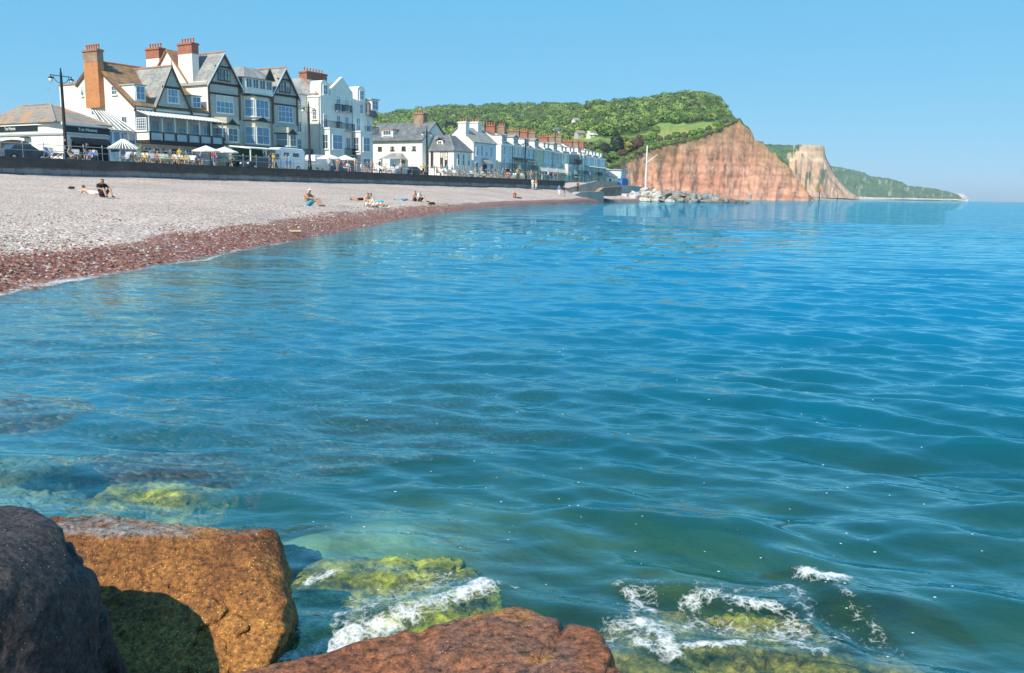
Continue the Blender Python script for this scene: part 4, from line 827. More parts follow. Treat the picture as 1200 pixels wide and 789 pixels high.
TREES = [(528, 1.3, 1.5, 'dark', 'broad blackish tree behind the slate roofed white house'), (537, 1.35, 1.2, 'dark', 'smaller blackish tree beside the broad one behind the white house'), (573, 1.35, 1.5, 'dark', 'broad dark tree over the roofs where the terrace begins'), (586, 1.4, 1.4, 'dark', 'dark tree behind the first terrace chimneys'),
         (668, 1.6, 1.2, 'olive', None), (676, 1.75, 1.1, 'olive', None), (690, 1.9, 1.2, 'olive', None), (684, 2.05, 0.94, 'green', None), (697, 2.10, 0.86, 'green', None), (706, 1.80, 1.01, 'dark', 'dark tree between the hillside bungalow and the pale field'), (714, 1.95, 1.08, 'green', None), (720, 1.8, 1.4, 'pine', 'narrow dark conifer on the slope above the cliff end'),
         (726, 1.9, 1.5, 'yellow', 'bright yellow green tree on the slope above the cliff end'), (733, 1.6, 1.3, 'yellow', 'yellow green tree standing beside the copper coloured one'), (737, 1.80, 1.01, 'copper', 'copper leaved tree below the pale fields'), (742, 1.8, 1.2, 'green', None), (748, 2.10, 0.86, 'copper', 'copper leaved tree at the hedge between the two pale fields'), (755, 1.90, 0.79, 'green', None), (744, 1.45, 1.1, 'copper', 'copper leaved bush on the cliff edge by the white mast'),
         (763, 1.9, .9, 'green', None), (770, 1.7, .7, 'olive', None), (780, 1.6, .75, 'olive', None), (789, 1.7, .8, 'green', None), (798, 1.6, .8, 'olive', None), (808, 1.6, .8, 'green', None), (817, 1.7, .7, 'green', None), (826, 1.7, .75, 'olive', None), (836, 1.9, .8, 'green', None), (764, 2.5, .9, 'green', None), (845, 2.0, .7, 'olive', None),
         (700, 1.5, 1.0, 'green', None), (708, 1.45, .9, 'olive', None), (716, 1.4, .9, 'green', None), (690, 1.35, .9, 'olive', None), (728, 1.35, .8, 'copper', 'small copper leaved bush above the bare red cliff end'), (660, 2.0, 1.2, 'green', None), (650, 1.7, 1.2, 'green', None)]
TREE_LAB = {'green': 'mid green round tree on the hillside below the wood', 'olive': 'olive green low tree on the hillside above the cliff'}
for i, (p, t, s, k, lab) in enumerate(TREES):
    cm, tm, rz = TK[k]; root = empty('tree', (hill_point(p, t) if p > 600 else hill_hit(p, 158))-np.array([0, 0, .3]), i*1.7); root.scale = (s, s, s)
    o = bpy.data.objects.new('trunk', tm); link(o, root); o = bpy.data.objects.new('crown', cm); o.location = (0, 0, rz*.85); link(o, root)
    tag(root, lab or TREE_LAB[k], 'tree', 'hillside trees' if lab is None else None)

# ------------------------------------------------------------------ sea wall, railing, lamps
def fobj(name, mb_, mats, fr, x0, y0, parent=None, z0=0.0, smooth=False):
    o = mb_.build(name, mats, parent, (x0, y0, z0), smooth)
    if parent is None: o.location = fr.w(x0, y0, z0); o.rotation_euler = (0, 0, fr.rot)
    return o
def froot(name, fr, x0, y0, label, cat, group=None, z0=0.0):
    return tag(empty(name, fr.w(x0, y0, z0), fr.rot), label, cat, group)
r_ = froot('sea_wall', F1, 40, WALL_V, 'long dark topped stone sea wall between shingle and promenade', 'wall')
fobj('wall_face', MB().box(-40, 129, 70.5, 71.2, -2.6, -.78), 'sea_wall_stone', F1, 40, WALL_V, r_)
fobj('wave_return', MB().ext([(70.28, -.78), (70.28, -.12), (71.2, -.12), (71.2, -.78)], -40, 'x', 129), 'coping_dark', F1, 40, WALL_V, r_)
b = MB()
for k in range(84): b.box(-40+k*2.012, -40+k*2.012+2.0, 70.22, 70.9, -.12, .02)
fobj('coping', b, 'coping_dark', F1, 40, WALL_V, r_)
r_ = froot('sea_wall', F1, 150, 84, 'pale concrete wall behind the beach past the slipway', 'wall')
b = MB(); us = [131, 142, 160, 180, 205, 240]
for a, c in zip(us[:-1], us[1:]):
    va, vc = edge_v(a), edge_v(c); b.add([(a, va+.3, -2.2), (c, vc+.3, -2.2), (c, vc+.9, -2.2), (a, va+.9, -2.2), (a, va+.3, .25), (c, vc+.3, .25), (c, vc+.9, .25), (a, va+.9, .25)], [(0, 3, 2, 1), (4, 5, 6, 7), (0, 1, 5, 4), (1, 2, 6, 5), (2, 3, 7, 6), (3, 0, 4, 7)])
fobj('wall_face', b, 'concrete', F1, 150, 84, r_)
r_ = froot('railing', F1, 40, 70.75, 'thin grey railing on posts along the promenade edge', 'railing')
post = MB().lathe([(.06, 0), (.06, .06), (.035, .1), (.032, 1.12), (.055, 1.15), (.055, 1.24), (.02, 1.28)], (0, 0, 0), 6).mesh('railing_post'); post.materials.append(MATS['trim_grey'])
for k in range(58):
    o = bpy.data.objects.new('railing_post', post); o.location = (-10+k*1.72, 0, .02); link(o, r_)
b = MB(); [b.bar((30-.3, 70.75, z), (129, 70.75, z), .022, 5) for z in (.62, 1.12)]
fobj('rail', b, 'trim_grey', F1, 40, 70.75, r_)
def lamp_post(x, y, h, label):
    r = froot('street_lamp', F1, x, y, label, 'street lamp')
    MB().lathe([(.26, 0), (.26, .5), (.2, .6), (.18, 1.3), (.145, 1.4), (.11, h-1.2), (.09, h-.35), (.09, h-.3), (.05, h-.1), (.07, h-.02), (.015, h+.15)], (0, 0, 0), 10).build('post', 'iron_black', r, smooth=True)
    b = MB().bar((-.95, 0, h-.55), (.95, 0, h-.55), .035, 6)
    for s in (-1, 1):
        for k in range(4):
            a0 = math.pi/2*k/4; a1 = math.pi/2*(k+1)/4; b.bar((s*(.07+.6*math.sin(a0)), 0, h-1.15+.6*(1-math.cos(a0))), (s*(.07+.6*math.sin(a1)), 0, h-1.15+.6*(1-math.cos(a1))), .025, 5)
        b.bar((s*.9, 0, h-.55), (s*.9, 0, h-.72), .03, 5)
    b.build('bracket', 'iron_black', r)
    for s in (-1, 1):
        l = MB().lathe([(.05, -.0), (.22, -.1), (.24, -.16), (.06, -.05)], (s*.9, 0, h-.66), 8).build('lantern', 'iron_black', r)
        MB().lathe([(.2, -.16), (.19, -.3), (.13, -.45), (.04, -.52)], (s*.9, 0, h-.66), 8).build('lamp_glass', 'lamp_glass', l, smooth=True)
    return r
lamp_post(43.55, 73, 7.6, 'tall black twin lantern lamp post before the low sign fronted pub')
lamp_post(72.55, 73, 7.6, 'tall black lamp post before the white gabled hotel with red chimney')
lamp_post(95.0, 73.4, 6.4, 'black lamp post before the slate roofed white house')
lamp_post(122.0, 74, 6.4, 'black lamp post before the terrace near the slipway')

# ------------------------------------------------------------------ buildings
WR = random.Random(99)
class Bld:
    def __init__(s, name, fr, x0, y0, label, cat='building', group=None):
        s.fr = fr; s.x0 = x0; s.y0 = y0; s.r = froot(name, fr, x0, y0, label, cat, group)
    def part(s, name, mb_, mats, parent=None, smooth=False): return mb_.build(name, mats, parent or s.r, (s.x0, s.y0, 0), smooth)
    def win(s, p, d, wd, z0, z1, nx=2, nz=2, frame='trim_white', glass='glass', name='window', fw_=.07, sill=True, parent=None):
        """window on a wall: p left foot on the wall (as seen from outside), d unit direction along it"""
        dx, dy = d; ox, oy = dy, -dx          # outward = right-hand side of the direction of travel
        P = lambda a, c, z: (p[0]+dx*a+ox*c, p[1]+dy*a+oy*c, z)
        def bx(B, a0, a1, c0, c1, q0, q1): B.add([P(a0, c0, q0), P(a1, c0, q0), P(a1, c1, q0), P(a0, c1, q0), P(a0, c0, q1), P(a1, c0, q1), P(a1, c1, q1), P(a0, c1, q1)], [(0, 3, 2, 1), (4, 5, 6, 7), (0, 1, 5, 4), (1, 2, 6, 5), (2, 3, 7, 6), (3, 0, 4, 7)])
        B = MB(); f = fw_
        bx(B, 0, f, -.02, .09, z0, z1); bx(B, wd-f, wd, -.02, .09, z0, z1); bx(B, f, wd-f, -.02, .09, z1-f, z1); bx(B, f, wd-f, -.02, .09, z0, z0+f)
        for i in range(1, nx): a = wd*i/nx; bx(B, a-.025, a+.025, -.01, .06, z0+f, z1-f)
        for i in range(1, nz): q = z0+(z1-z0)*i/nz; bx(B, f, wd-f, -.01, .055, q-.025, q+.025)
        if sill: bx(B, -.08, wd+.08, -.02, .16, z0-.09, z0-.002)
        o = s.part(name, B, frame, parent)
        g_ = MB(); bx(g_, f*.9, wd-f*.9, -.03, .022, z0+f*.9, z1-f*.9); s.part('pane', g_, glass, o)
        k = WR.random()
        if k < .5 and parent is None and wd > .7:
            c_ = MB(); q = wd*WR.uniform(.14, .26); bx(c_, f, q, .0, .03, z0+f, z1-f); s.part('curtain', c_, 'curtain', o); c_ = MB(); bx(c_, wd-q, wd-f, .0, .03, z0+f, z1-f); s.part('curtain', c_, 'curtain', o)
        elif k < .65 and parent is None:
            c_ = MB(); bx(c_, f, wd-f, .0, .03, z1-f-(z1-z0)*WR.uniform(.2, .5), z1-f); s.part('blind', c_, 'curtain', o)
        return o
    def south(s, x0, x1, z0, z1, y, **k): return s.win((x0, y), (1, 0), x1-x0, z0, z1, **k)
    def west(s, y0, y1, z0, z1, x, **k): return s.win((x, y1), (0, -1), y1-y0, z0, z1, **k)
    def chimney(s, x0, x1, y0, y1, z0, z1, body='brick_red', top=None, pots=4, toph=1.0, along='y'):
        B = MB(); B.box(x0, x1, y0, y1, z0, z1-(toph if top else 0)); c = s.part('chimney_stack', B, body)
        B = MB(); 
        if top: B.box(x0-.02, x1+.02, y0-.02, y1+.02, z1-toph, z1)
        B.box(x0-.12, x1+.12, y0-.12, y1+.12, z1, z1+.14); B.box(x0-.05, x1+.05, y0-.05, y1+.05, z1+.14, z1+.24); s.part('chimney_cap', B, top or body, c)
        for i in range(pots):
            f = (i+.5)/pots; cx, cy = ((x0+x1)/2, y0+(y1-y0)*f) if along == 'y' else (x0+(x1-x0)*f, (y0+y1)/2)
            s.part('chimney_pot', MB().lathe([(.15, 0), (.12, .1), (.11, .5), (.14, .55), (.13, .62)], (cx, cy, z1+.24), 8), 'terracotta', c, True)
        return c
    def canted(s, x0, x1, y, dep, z0, z1, mat, cut=.8, name='bay'):
        return s.part(name, MB().ext([(x0, y), (x0+cut, y-dep), (x1-cut, y-dep), (x1, y)], z0, 'z', z1), mat)
    def bay_windows(s, x0, x1, y, dep, z0, z1, cut=.8, parent=None, glass='glass', n=2):
        L = math.hypot(cut, dep); d1 = (cut/L, -dep/L); d2 = (cut/L, dep/L); m = .12
        s.win((x0+d1[0]*m, y+d1[1]*m), d1, L-2*m, z0, z1, 1, 2, parent=parent, glass=glass)
        s.win((x0+cut+m, y-dep), (1, 0), x1-x0-2*cut-2*m, z0, z1, n, 2, parent=parent, glass=glass)
        s.win((x1-cut+d2[0]*m, y-dep+d2[1]*m), d2, L-2*m, z0, z1, 1, 2, parent=parent, glass=glass)
    def band(s, x0, x1, y, z0, z1, dep=.12, mat='trim_white', name='band'): return s.part(name, MB().box(x0, x1, y-dep, y+.05, z0, z1), mat)
    def balcony(s, x0, x1, y, z, dep=.9, mat='iron_black', hgt=.95, step=.16, floor='trim_grey'):
        fl = s.part('balcony', MB().box(x0, x1, y-dep, y, z-.14, z), floor)
        B = MB(); B.box(x0, x1, y-dep, y-dep+.05, z+hgt-.06, z+hgt); B.box(x0, x0+.05, y-dep, y, z+hgt-.06, z+hgt); B.box(x1-.05, x1, y-dep, y, z+hgt-.06, z+hgt)
        n = max(2, int((x1-x0)/step))
        for i in range(n+1): x = x0+(x1-x0-.03)*i/n; B.box(x, x+.03, y-dep+.01, y-dep+.04, z, z+hgt-.05)
        for i in range(1, 6): yy = y-dep*i/6; B.box(x0, x0+.03, yy, yy+.03, z, z+hgt-.05); B.box(x1-.03, x1, yy, yy+.03, z, z+hgt-.05)
        s.part('balustrade', B, mat, fl); return fl
    def roof_gable_y(s, x0, x1, xm, ze, zm, y0, y1, mat, oh=.3, name='roof'):
        """pitched roof with its ridge running inland"""
        f0 = (zm-ze)/(xm-x0); f1 = (zm-ze)/(x1-xm)
        B = MB().slab([(x0-oh, y0, ze-oh*f0), (xm, y0, zm), (xm, y1, zm), (x0-oh, y1, ze-oh*f0)], .15); B.slab([(xm, y0, zm+.01), (x1+oh, y0, ze-oh*f1), (x1+oh, y1, ze-oh*f1), (xm, y1, zm+.01)], .15)
        o = s.part(name, B, mat); s.part('ridge', MB().bar((xm, y0, zm+.03), (xm, y1, zm+.03), .1, 6), 'terracotta', o); return o
    def barge(s, x0, x1, xm, ze, zm, y, mat='timber_dark', oh=.3, wd=.28, parent=None):
        f0 = (zm-ze)/(xm-x0); f1 = (zm-ze)/(x1-xm); B = MB()
        B.ext([(x0-oh, ze-oh*f0-.02), (xm, zm-.02), (xm, zm-wd*1.25), (x0-oh, ze-oh*f0-wd*1.25)], y-.06, 'y', y)
        B.ext([(xm, zm-.02), (x1+oh, ze-oh*f1-.02), (x1+oh, ze-oh*f1-wd*1.25), (xm, zm-wd*1.25)], y-.06, 'y', y)
        return s.part('bargeboard', B, mat, parent)
    def sign(s, p, d, wd, z0, z1, text, size, parent=None):
        dx, dy = d; ox, oy = dy, -dx; P = lambda a, c, z: (p[0]+dx*a+ox*c, p[1]+dy*a+oy*c, z)
        B = MB(); B.add([P(0, 0, z0), P(wd, 0, z0), P(wd, .08, z0), P(0, .08, z0), P(0, 0, z1), P(wd, 0, z1), P(wd, .08, z1), P(0, .08, z1)], [(0, 3, 2, 1), (4, 5, 6, 7), (0, 1, 5, 4), (1, 2, 6, 5), (2, 3, 7, 6), (3, 0, 4, 7)])
        o = s.part('sign_board', B, 'sign_black', parent)
        cu = bpy.data.curves.new('lettering', 'FONT'); cu.body = text; cu.size = size; cu.extrude = .01; cu.align_x = 'CENTER'; cu.align_y = 'CENTER'; cu.small_caps_scale = .78
        for ch in cu.body_format[:]: pass
        for i, ch in enumerate(text):
            if ch.islower(): cu.body_format[i].use_small_caps = True
        t_o = bpy.data.objects.new('lettering', cu); COL.objects.link(t_o); bpy.context.view_layer.update()
        me = bpy.data.meshes.new_from_object(t_o.evaluated_get(bpy.context.evaluated_depsgraph_get())); bpy.data.objects.remove(t_o)
        me.materials.clear(); me.materials.append(MATS['sign_letter'])
        q = P(wd/2, .095, (z0+z1)/2); t2 = bpy.data.objects.new('lettering', me); link(t2, o); t2.location = (q[0]-s.x0, q[1]-s.y0, q[2]); t2.rotation_euler = (math.pi/2, 0, math.atan2(dy, dx))
        return o
def arch_poly(x0, x1, z0, zs, zt, n=8):
    c = (x0+x1)/2; r = (x1-x0)/2
    return [(x0, z0), (x1, z0), (x1, zs)]+[(c+r*math.cos(math.pi*i/n), zs+(zt-zs)*math.sin(math.pi*i/n)) for i in range(1, n)]+[(x0, zs)]

# --- low pub pavilion with signs
A = Bld('pub_pavilion', F1, 48.4, 82, 'low white pub with black name boards and hipped tile roof', 'pub')
PX0 = 48.4; CH = 1.6
A.part('wall', MB().ext([(PX0, 82+CH+1.9), (PX0+.35, 82), (53.5, 82), (53.5, 97), (PX0, 97)], 0, 'z', 3.75), 'white_wall')
A.part('cornice', MB().ext([(PX0-.18, 82+CH+1.9), (PX0+.2, 81.8), (53.7, 81.8), (53.7, 97.2), (PX0-.18, 97.2)], 3.62, 'z', 3.86), 'trim_white')
A.part('cornice', MB().ext([(PX0-.12, 82+CH+1.9), (PX0+.25, 81.87), (53.6, 81.87), (53.6, 97.1), (PX0-.12, 97.1)], 2.66, 'z', 2.84), 'trim_grey')
A.sign((PX0+.45, 82), (1, 0), 4.8, 2.95, 3.55, 'The Marine', .42)
A.sign((PX0, 95.5), (0, -1), 9.8, 3.08, 3.62, 'The Marine', .42)
for x0, x1 in ((49.5, 51.0), (51.25, 53.3)):
    o = A.part('archway', MB().ext(arch_poly(x0, x1, 0.02, 1.75, 2.5), 81.93, 'y', 82.1), 'interior_dark')
    A.part('awning', MB().ext([(82.0, 2.5), (81.75, 2.42), (81.4, 2.15), (81.25, 1.85), (81.3, 1.85), (81.75, 2.3), (82.0, 2.4)], x0-.05, 'x', x1+.05), 'sign_black', o)
o = A.part('archway', MB().ext(arch_poly(86.6, 94.5, 0.02, 1.3, 2.3, 12), PX0-.07, 'x', PX0+.05), 'interior_dark')
A.part('wall_lamp', MB().box(PX0-.45, PX0-.05, 87.0, 88.3, 2.42, 2.5), 'timber_dark')
a_, zt = F1.west(57, 122, 50.8)
ap = (50.9, 87.5, 5.95); B = MB(); ev = [(PX0-.3, 82.0, 3.86), (53.8, 81.7, 3.86), (53.8, 97.2, 3.86), (PX0-.3, 97.2, 3.86)]; rb = (50.9, 93, 5.95)
B.slab([ev[0], ev[1], ap], .12); B.slab([ev[1], ev[2], rb, ap], .12); B.slab([ev[3], ev[0], ap, rb], .12); B.slab([ev[2], ev[3], rb], .12)
o = A.part('roof', B, 'tile_mixed'); A.part('hip_tile', MB().bar(ev[0], ap, .1, 6).bar(ev[1], ap, .1, 6).bar(ap, rb, .1, 6), 'slate_pale', o)
b = MB().bar((50.9, 87.6, 5.9), (50.9, 87.6, 7.6), .02, 4).bar((50.5, 87.3, 7.45), (51.4, 87.9, 7.45), .012, 4)
for k in range(4): b.bar((50.6+k*.2, 87.6-.25, 7.45), (50.6+k*.2, 87.6+.25, 7.45), .01, 4)
A.part('aerial', b, 'trim_grey')

# --- hotel with the tall orange chimney
A = Bld('gabled_hotel', F1, 67.7, 90.5, 'white hotel with tall orange brick chimney, front gable and blue panelled veranda', 'hotel')
A.part('wall', MB().ext([(90.5, 0), (90.5, 7.2), (97.9, 12.2), (101.5, 9.85), (105.3, 9.85), (105.3, 0)], 62.5, 'x', 72.78), 'white_wall')
B = MB().slab([(62.3, 90.15, 6.98), (72.8, 90.15, 6.98), (72.8, 97.9, 12.35), (62.3, 97.9, 12.35)], .15); o = A.part('roof', B, 'tile_lichen')
A.part('roof', MB().slab([(62.3, 97.9, 12.36), (72.8, 97.9, 12.36), (72.8, 101.6, 9.95), (62.3, 101.6, 9.95)], .15), 'tile_lichen'); A.part('ridge', MB().bar((62.3, 97.9, 12.4), (72.8, 97.9, 12.4), .11, 6), 'terracotta', o)
B = MB().ext([(90.2, 6.9), (97.9, 12.25), (97.9, 11.9), (90.2, 6.55)], 62.3, 'x', 62.44); B.ext([(97.9, 12.25), (101.6, 9.85), (101.6, 9.5), (97.9, 11.9)], 62.3, 'x', 62.44); A.part('bargeboard', B, 'timber_brown', o)
A.part('parapet', MB().box(62.4, 72.7, 101.5, 105.4, 9.84, 10.0), 'terracotta')
A.chimney(61.85, 62.6, 96.1, 98.9, 6.9, 13.3, 'brick_orange', 'brick_brown', 6, 1.2)
A.part('band', MB().box(62.4, 72.79, 90.34, 90.55, 6.62, 6.98), 'trim_white')
A.band(62.4, 72.75, 90.5, 6.35, 6.55, .14, 'timber_dark')
# front gable
A.part('gable_wall', MB().ext([(65.0, 6.9), (70.0, 6.9), (67.5, 11.9)], 90.35, 'y', 97.5), 'pebbledash')
o = A.roof_gable_y(65.0, 70.0, 67.5, 6.95, 12.0, 90.15, 97.8, 'slate_pale', .25); A.barge(65.0, 70.0, 67.5, 6.95, 12.0, 90.15, 'timber_dark', .25, .25, o)
A.part('beam', MB().box(66.15, 68.85, 90.27, 90.36, 9.35, 9.6), 'timber_dark'); A.part('beam', MB().box(65.2, 69.8, 90.27, 90.36, 7.0, 7.2), 'timber_dark')
A.south(66.7, 68.4, 7.7, 9.3, 90.33, nx=3, nz=2, frame='trim_white', glass='glass_blue')
A.part('finial', MB().bar((67.5, 90.2, 11.9), (67.5, 90.2, 12.7), .06, 6, .02), 'timber_dark')
# dormers
def dormer(Bd, x0, x1, yf, yb, z0, z1, wall='white_wall', roof='trim_white', nx=2, rise=.0, glass='glass_blue', pitched=None):
    o = Bd.part('dormer', MB().box(x0, x1, yf, yb, z0-.6, z1), wall)
    if pitched:
        xm = (x0+x1)/2; q = MB().slab([(x0-.15, yf-.15, z1-.02), (xm, yf-.15, z1+pitched), (xm, yb+.6, z1+pitched), (x0-.15, yb+.6, z1-.02)], .1); q.slab([(xm, yf-.15, z1+pitched+.01), (x1+.15, yf-.15, z1-.02), (x1+.15, yb+.6, z1-.02), (xm, yb+.6, z1+pitched+.01)], .1)
        q.ext([(x0, z1-.02), (x1, z1-.02), (xm, z1+pitched-.08)], yf+.02, 'y', yf+.2); Bd.part('dormer_roof', q, roof, o)
    else: Bd.part('dormer_roof', MB().box(x0-.12, x1+.12, yf-.15, yb, z1, z1+.12), roof, o)
    Bd.win((x0+.12, yf), (1, 0), x1-x0-.24, z0+.1, z1-.08, nx, 2, parent=o, glass=glass, sill=False); return o
dormer(A, 62.9, 64.3, 90.9, 94.6, 7.6, 9.35, roof='trim_grey')
dormer(A, 70.6, 72.0, 90.9, 93.6, 7.4, 8.9, roof='trim_grey')
# windows in the west gable
A.west(93.6, 94.6, 8.3, 9.3, 62.5, nx=2); A.west(100.2, 100.7, 8.4, 9.5, 62.5, nx=1); A.west(92.0, 93.0, 4.4, 5.8, 62.5)
# veranda
yv = 88.1
o = A.part('veranda_roof', MB().slab([(62.5, yv-.15, 5.75), (72.9, yv-.15, 5.75), (72.9, 90.45, 6.45), (62.5, 90.45, 6.45)], .08), 'slate')
for k in range(22):
    x = 62.6+k*.485; A.part('glazing_bar', MB().bar((x, yv-.16, 5.80), (x, 90.40, 6.50), .05, 4), 'trim_white', o)
o = A.part('veranda_deck', MB().box(62.5, 72.95, yv, 90.48, 2.75, 3.1), 'timber_dark')
for k in range(7):
    x = 62.56+k*1.71; A.part('veranda_post', MB().box(x, x+.12, yv+.02, yv+.14, 3.1, 5.72), 'trim_white' if k else 'white_wall', o)
A.part('handrail', MB().box(62.5, 72.95, yv, yv+.1, 3.95, 4.05), 'timber_dark', o)
for k in range(7): A.part('panel_post', MB().box(62.54+k*1.71, 62.78+k*1.71, yv-.02, yv+.02, 3.1, 3.97), 'timber_dark', o)
for k in range(6): A.part('veranda_panel', MB().box(62.80+k*1.71, 64.12+k*1.71, yv+.03, yv+.08, 3.16, 3.92), 'grey_wall', o)
A.part('end_panel', MB().box(62.52, 62.6, yv+.15, 90.45, 3.1, 3.98), 'white_wall', o)
A.west(yv+.3, 90.3, 4.1, 5.6, 62.53, nx=5, nz=5, fw_=.1, parent=o)
for x in (64.6, 66.5, 68.3, 70.2, 71.8): A.south(x, x+.95, 3.3, 5.5, 90.5, nx=2, nz=2, glass='glass_blue', sill=False)
for x0, x1 in ((63.0, 64.4), (65.6, 66.6), (69.0, 70.6), (71.2, 72.3)): A.south(x0, x1, .9, 2.4, 90.5, nx=3, glass='glass_blue')
A.part('door', MB().box(67.2, 68.3, 90.38, 90.5, .02, 2.3), 'timber_brown'); A.part('door', MB().box(64.7, 65.4, 90.38, 90.5, .02, 2.2), 'timber_brown')
# conservatory
o = A.part('conservatory', MB().box(58.6, 62.48, 90.6, 95.5, 0, 4.0), 'blue_shade_wall')
for k in range(4): A.win((58.68+k*.95, 90.6), (1, 0), .88, 3.9-1.35, 3.92, 1, 1, parent=o, glass='glass_blue', sill=False)
g_ = A.part('glass_roof', MB().slab([(58.5, 90.4, 4.02), (62.49, 90.4, 4.02), (62.49, 95.5, 6.4), (60.4, 95.5, 6.4)], .06), 'glass', o)
for k in range(7): f = k/6; A.part('glazing_bar', MB().bar((58.55+3.9*f, 90.4, 4.07), (60.5+1.95*f, 95.5, 6.45), .06, 4), 'trim_white', g_)

# --- twin gabled cream hotel
A = Bld('twin_gabled_house', F1, 80.3, 90.5, 'cream and pebbledash seafront house with two dark timbered front gables and bay windows', 'hotel')
A.part('wall', MB().box(72.8, 77.75, 90.5, 105, 0, 10.9).box(83.2, 87.78, 90.5, 105, 0, 10.6).box(77.75, 83.2, 90.7, 105, 0, 10.0), 'pebbledash')
A.part('west_wall', MB().box(72.72, 72.8, 90.4, 105, 0, 10.9), 'white_wall')
A.part('gable_wall', MB().ext([(72.8, 10.85), (77.75, 10.85), (75.27, 14.5)], 90.46, 'y', 104.9), 'pebbledash'); A.part('gable_wall', MB().ext([(83.2, 10.55), (87.78, 10.55), (85.5, 14.0)], 90.46, 'y', 104.9), 'pebbledash')
o = A.roof_gable_y(72.8, 77.75, 75.27, 10.95, 14.68, 90.1, 105, 'slate_pale', .35); A.barge(72.8, 77.75, 75.27, 10.95, 14.68, 90.1, 'trim_white', .35, .2, o); A.barge(72.9, 77.65, 75.27, 10.75, 14.4, 90.15, 'timber_dark', .3, .22, o)
o = A.roof_gable_y(83.2, 87.78, 85.5, 10.65, 14.1, 90.1, 105, 'slate_pale', .3); A.barge(83.2, 87.78, 85.5, 10.65, 14.1, 90.1, 'trim_white', .3, .2, o); A.barge(83.3, 87.7, 85.5, 10.45, 13.8, 90.15, 'timber_dark', .25, .22, o)
A.part('roof', MB().slab([(77.6, 90.4, 9.95), (83.35, 90.4, 9.95), (83.35, 97, 14.0), (77.6, 97, 14.0)], .15).slab([(77.6, 97, 14.01), (83.35, 97, 14.01), (83.35, 103, 10), (77.6, 103, 10)], .15), 'slate')
# west cross gable
A.part('gable_wall', MB().ext([(94.3, 10.85), (101.9, 10.85), (97.95, 15.0)], 72.74, 'x', 75.2), 'white_wall')
A.part('roof', MB().slab([(72.5, 94.1, 10.9), (72.5, 97.95, 15.15), (75.6, 97.95, 15.15), (75.6, 94.1, 10.9)], .12).slab([(72.5, 97.95, 15.16), (72.5, 102.1, 10.9), (75.6, 102.1, 10.9), (75.6, 97.95, 15.16)], .12), 'tile_red')
A.chimney(72.76, 73.75, 93.2, 95.9, 10.5, 15.45, 'white_wall', 'brick_red', 5, 1.1); A.chimney(72.76, 73.75, 99.7, 102.4, 10.5, 15.3, 'white_wall', 'brick_red', 5, 1.1)
A.part('downpipe', MB().bar((72.66, 90.3, 0), (72.66, 90.3, 10.8), .06, 6), 'timber_brown')
for x0, x1, ze in ((72.8, 77.75, 10.9), (83.2, 87.78, 10.55)):
    A.band(x0, x1, 90.5, ze-.28, ze, .12, 'timber_dark'); A.band(x0, x1, 90.5, ze-1.5, ze-1.3, .1, 'timber_dark')
    xm = (x0+x1)/2; A.part('beam', MB().box(xm-1.3, xm+1.3, 90.36, 90.47, ze+1.85, ze+2.05), 'timber_dark')
    o = A.south(xm-.95, xm-.1, ze+.3, ze+1.7, 90.44, nx=2, frame='timber_brown', glass='glass_blue'); A.south(xm+.1, xm+.95, ze+.3, ze+1.7, 90.44, nx=2, frame='timber_brown', glass='glass_blue')
    A.south(xm-1.35, xm+1.35, ze-3.7, ze-1.55, 90.5, nx=4, nz=3, frame='trim_white', glass='glass_blue'); A.part('corner_post', MB().box(x0-.03, x0+.22, 90.38, 90.52, 6.5, ze-.3), 'timber_brown'); A.part('corner_post', MB().box(x1-.22, x1+.03, 90.38, 90.52, 6.5, ze-.3), 'timber_brown')
    zt_ = 6.6 if x0 < 75 else 6.1
    o = A.canted(x0+.3, x1-.3, 90.5, 1.35, 0, zt_, 'cream_wall', 1.3); A.part('parapet', MB().ext([(x0+.15, 90.5), (x0+1.55, 89.05), (x1-1.55, 89.05), (x1-.15, 90.5)], zt_-.9, 'z', zt_-.75), 'timber_dark', o); A.part('parapet', MB().ext([(x0+.15, 90.5), (x0+1.55, 89.05), (x1-1.55, 89.05), (x1-.15, 90.5)], 3.2, 'z', 3.32), 'timber_dark', o)
    A.bay_windows(x0+.3, x1-.3, 90.5, 1.35, 3.6, 5.3, 1.3, o); A.bay_windows(x0+.3, x1-.3, 90.5, 1.35, .8, 2.7, 1.3, o)
    A.part('pediment', MB().ext([(xm-.7, zt_-.75), (xm+.7, zt_-.75), (xm, zt_-.15)], 89.07, 'y', 89.2), 'timber_dark', o)
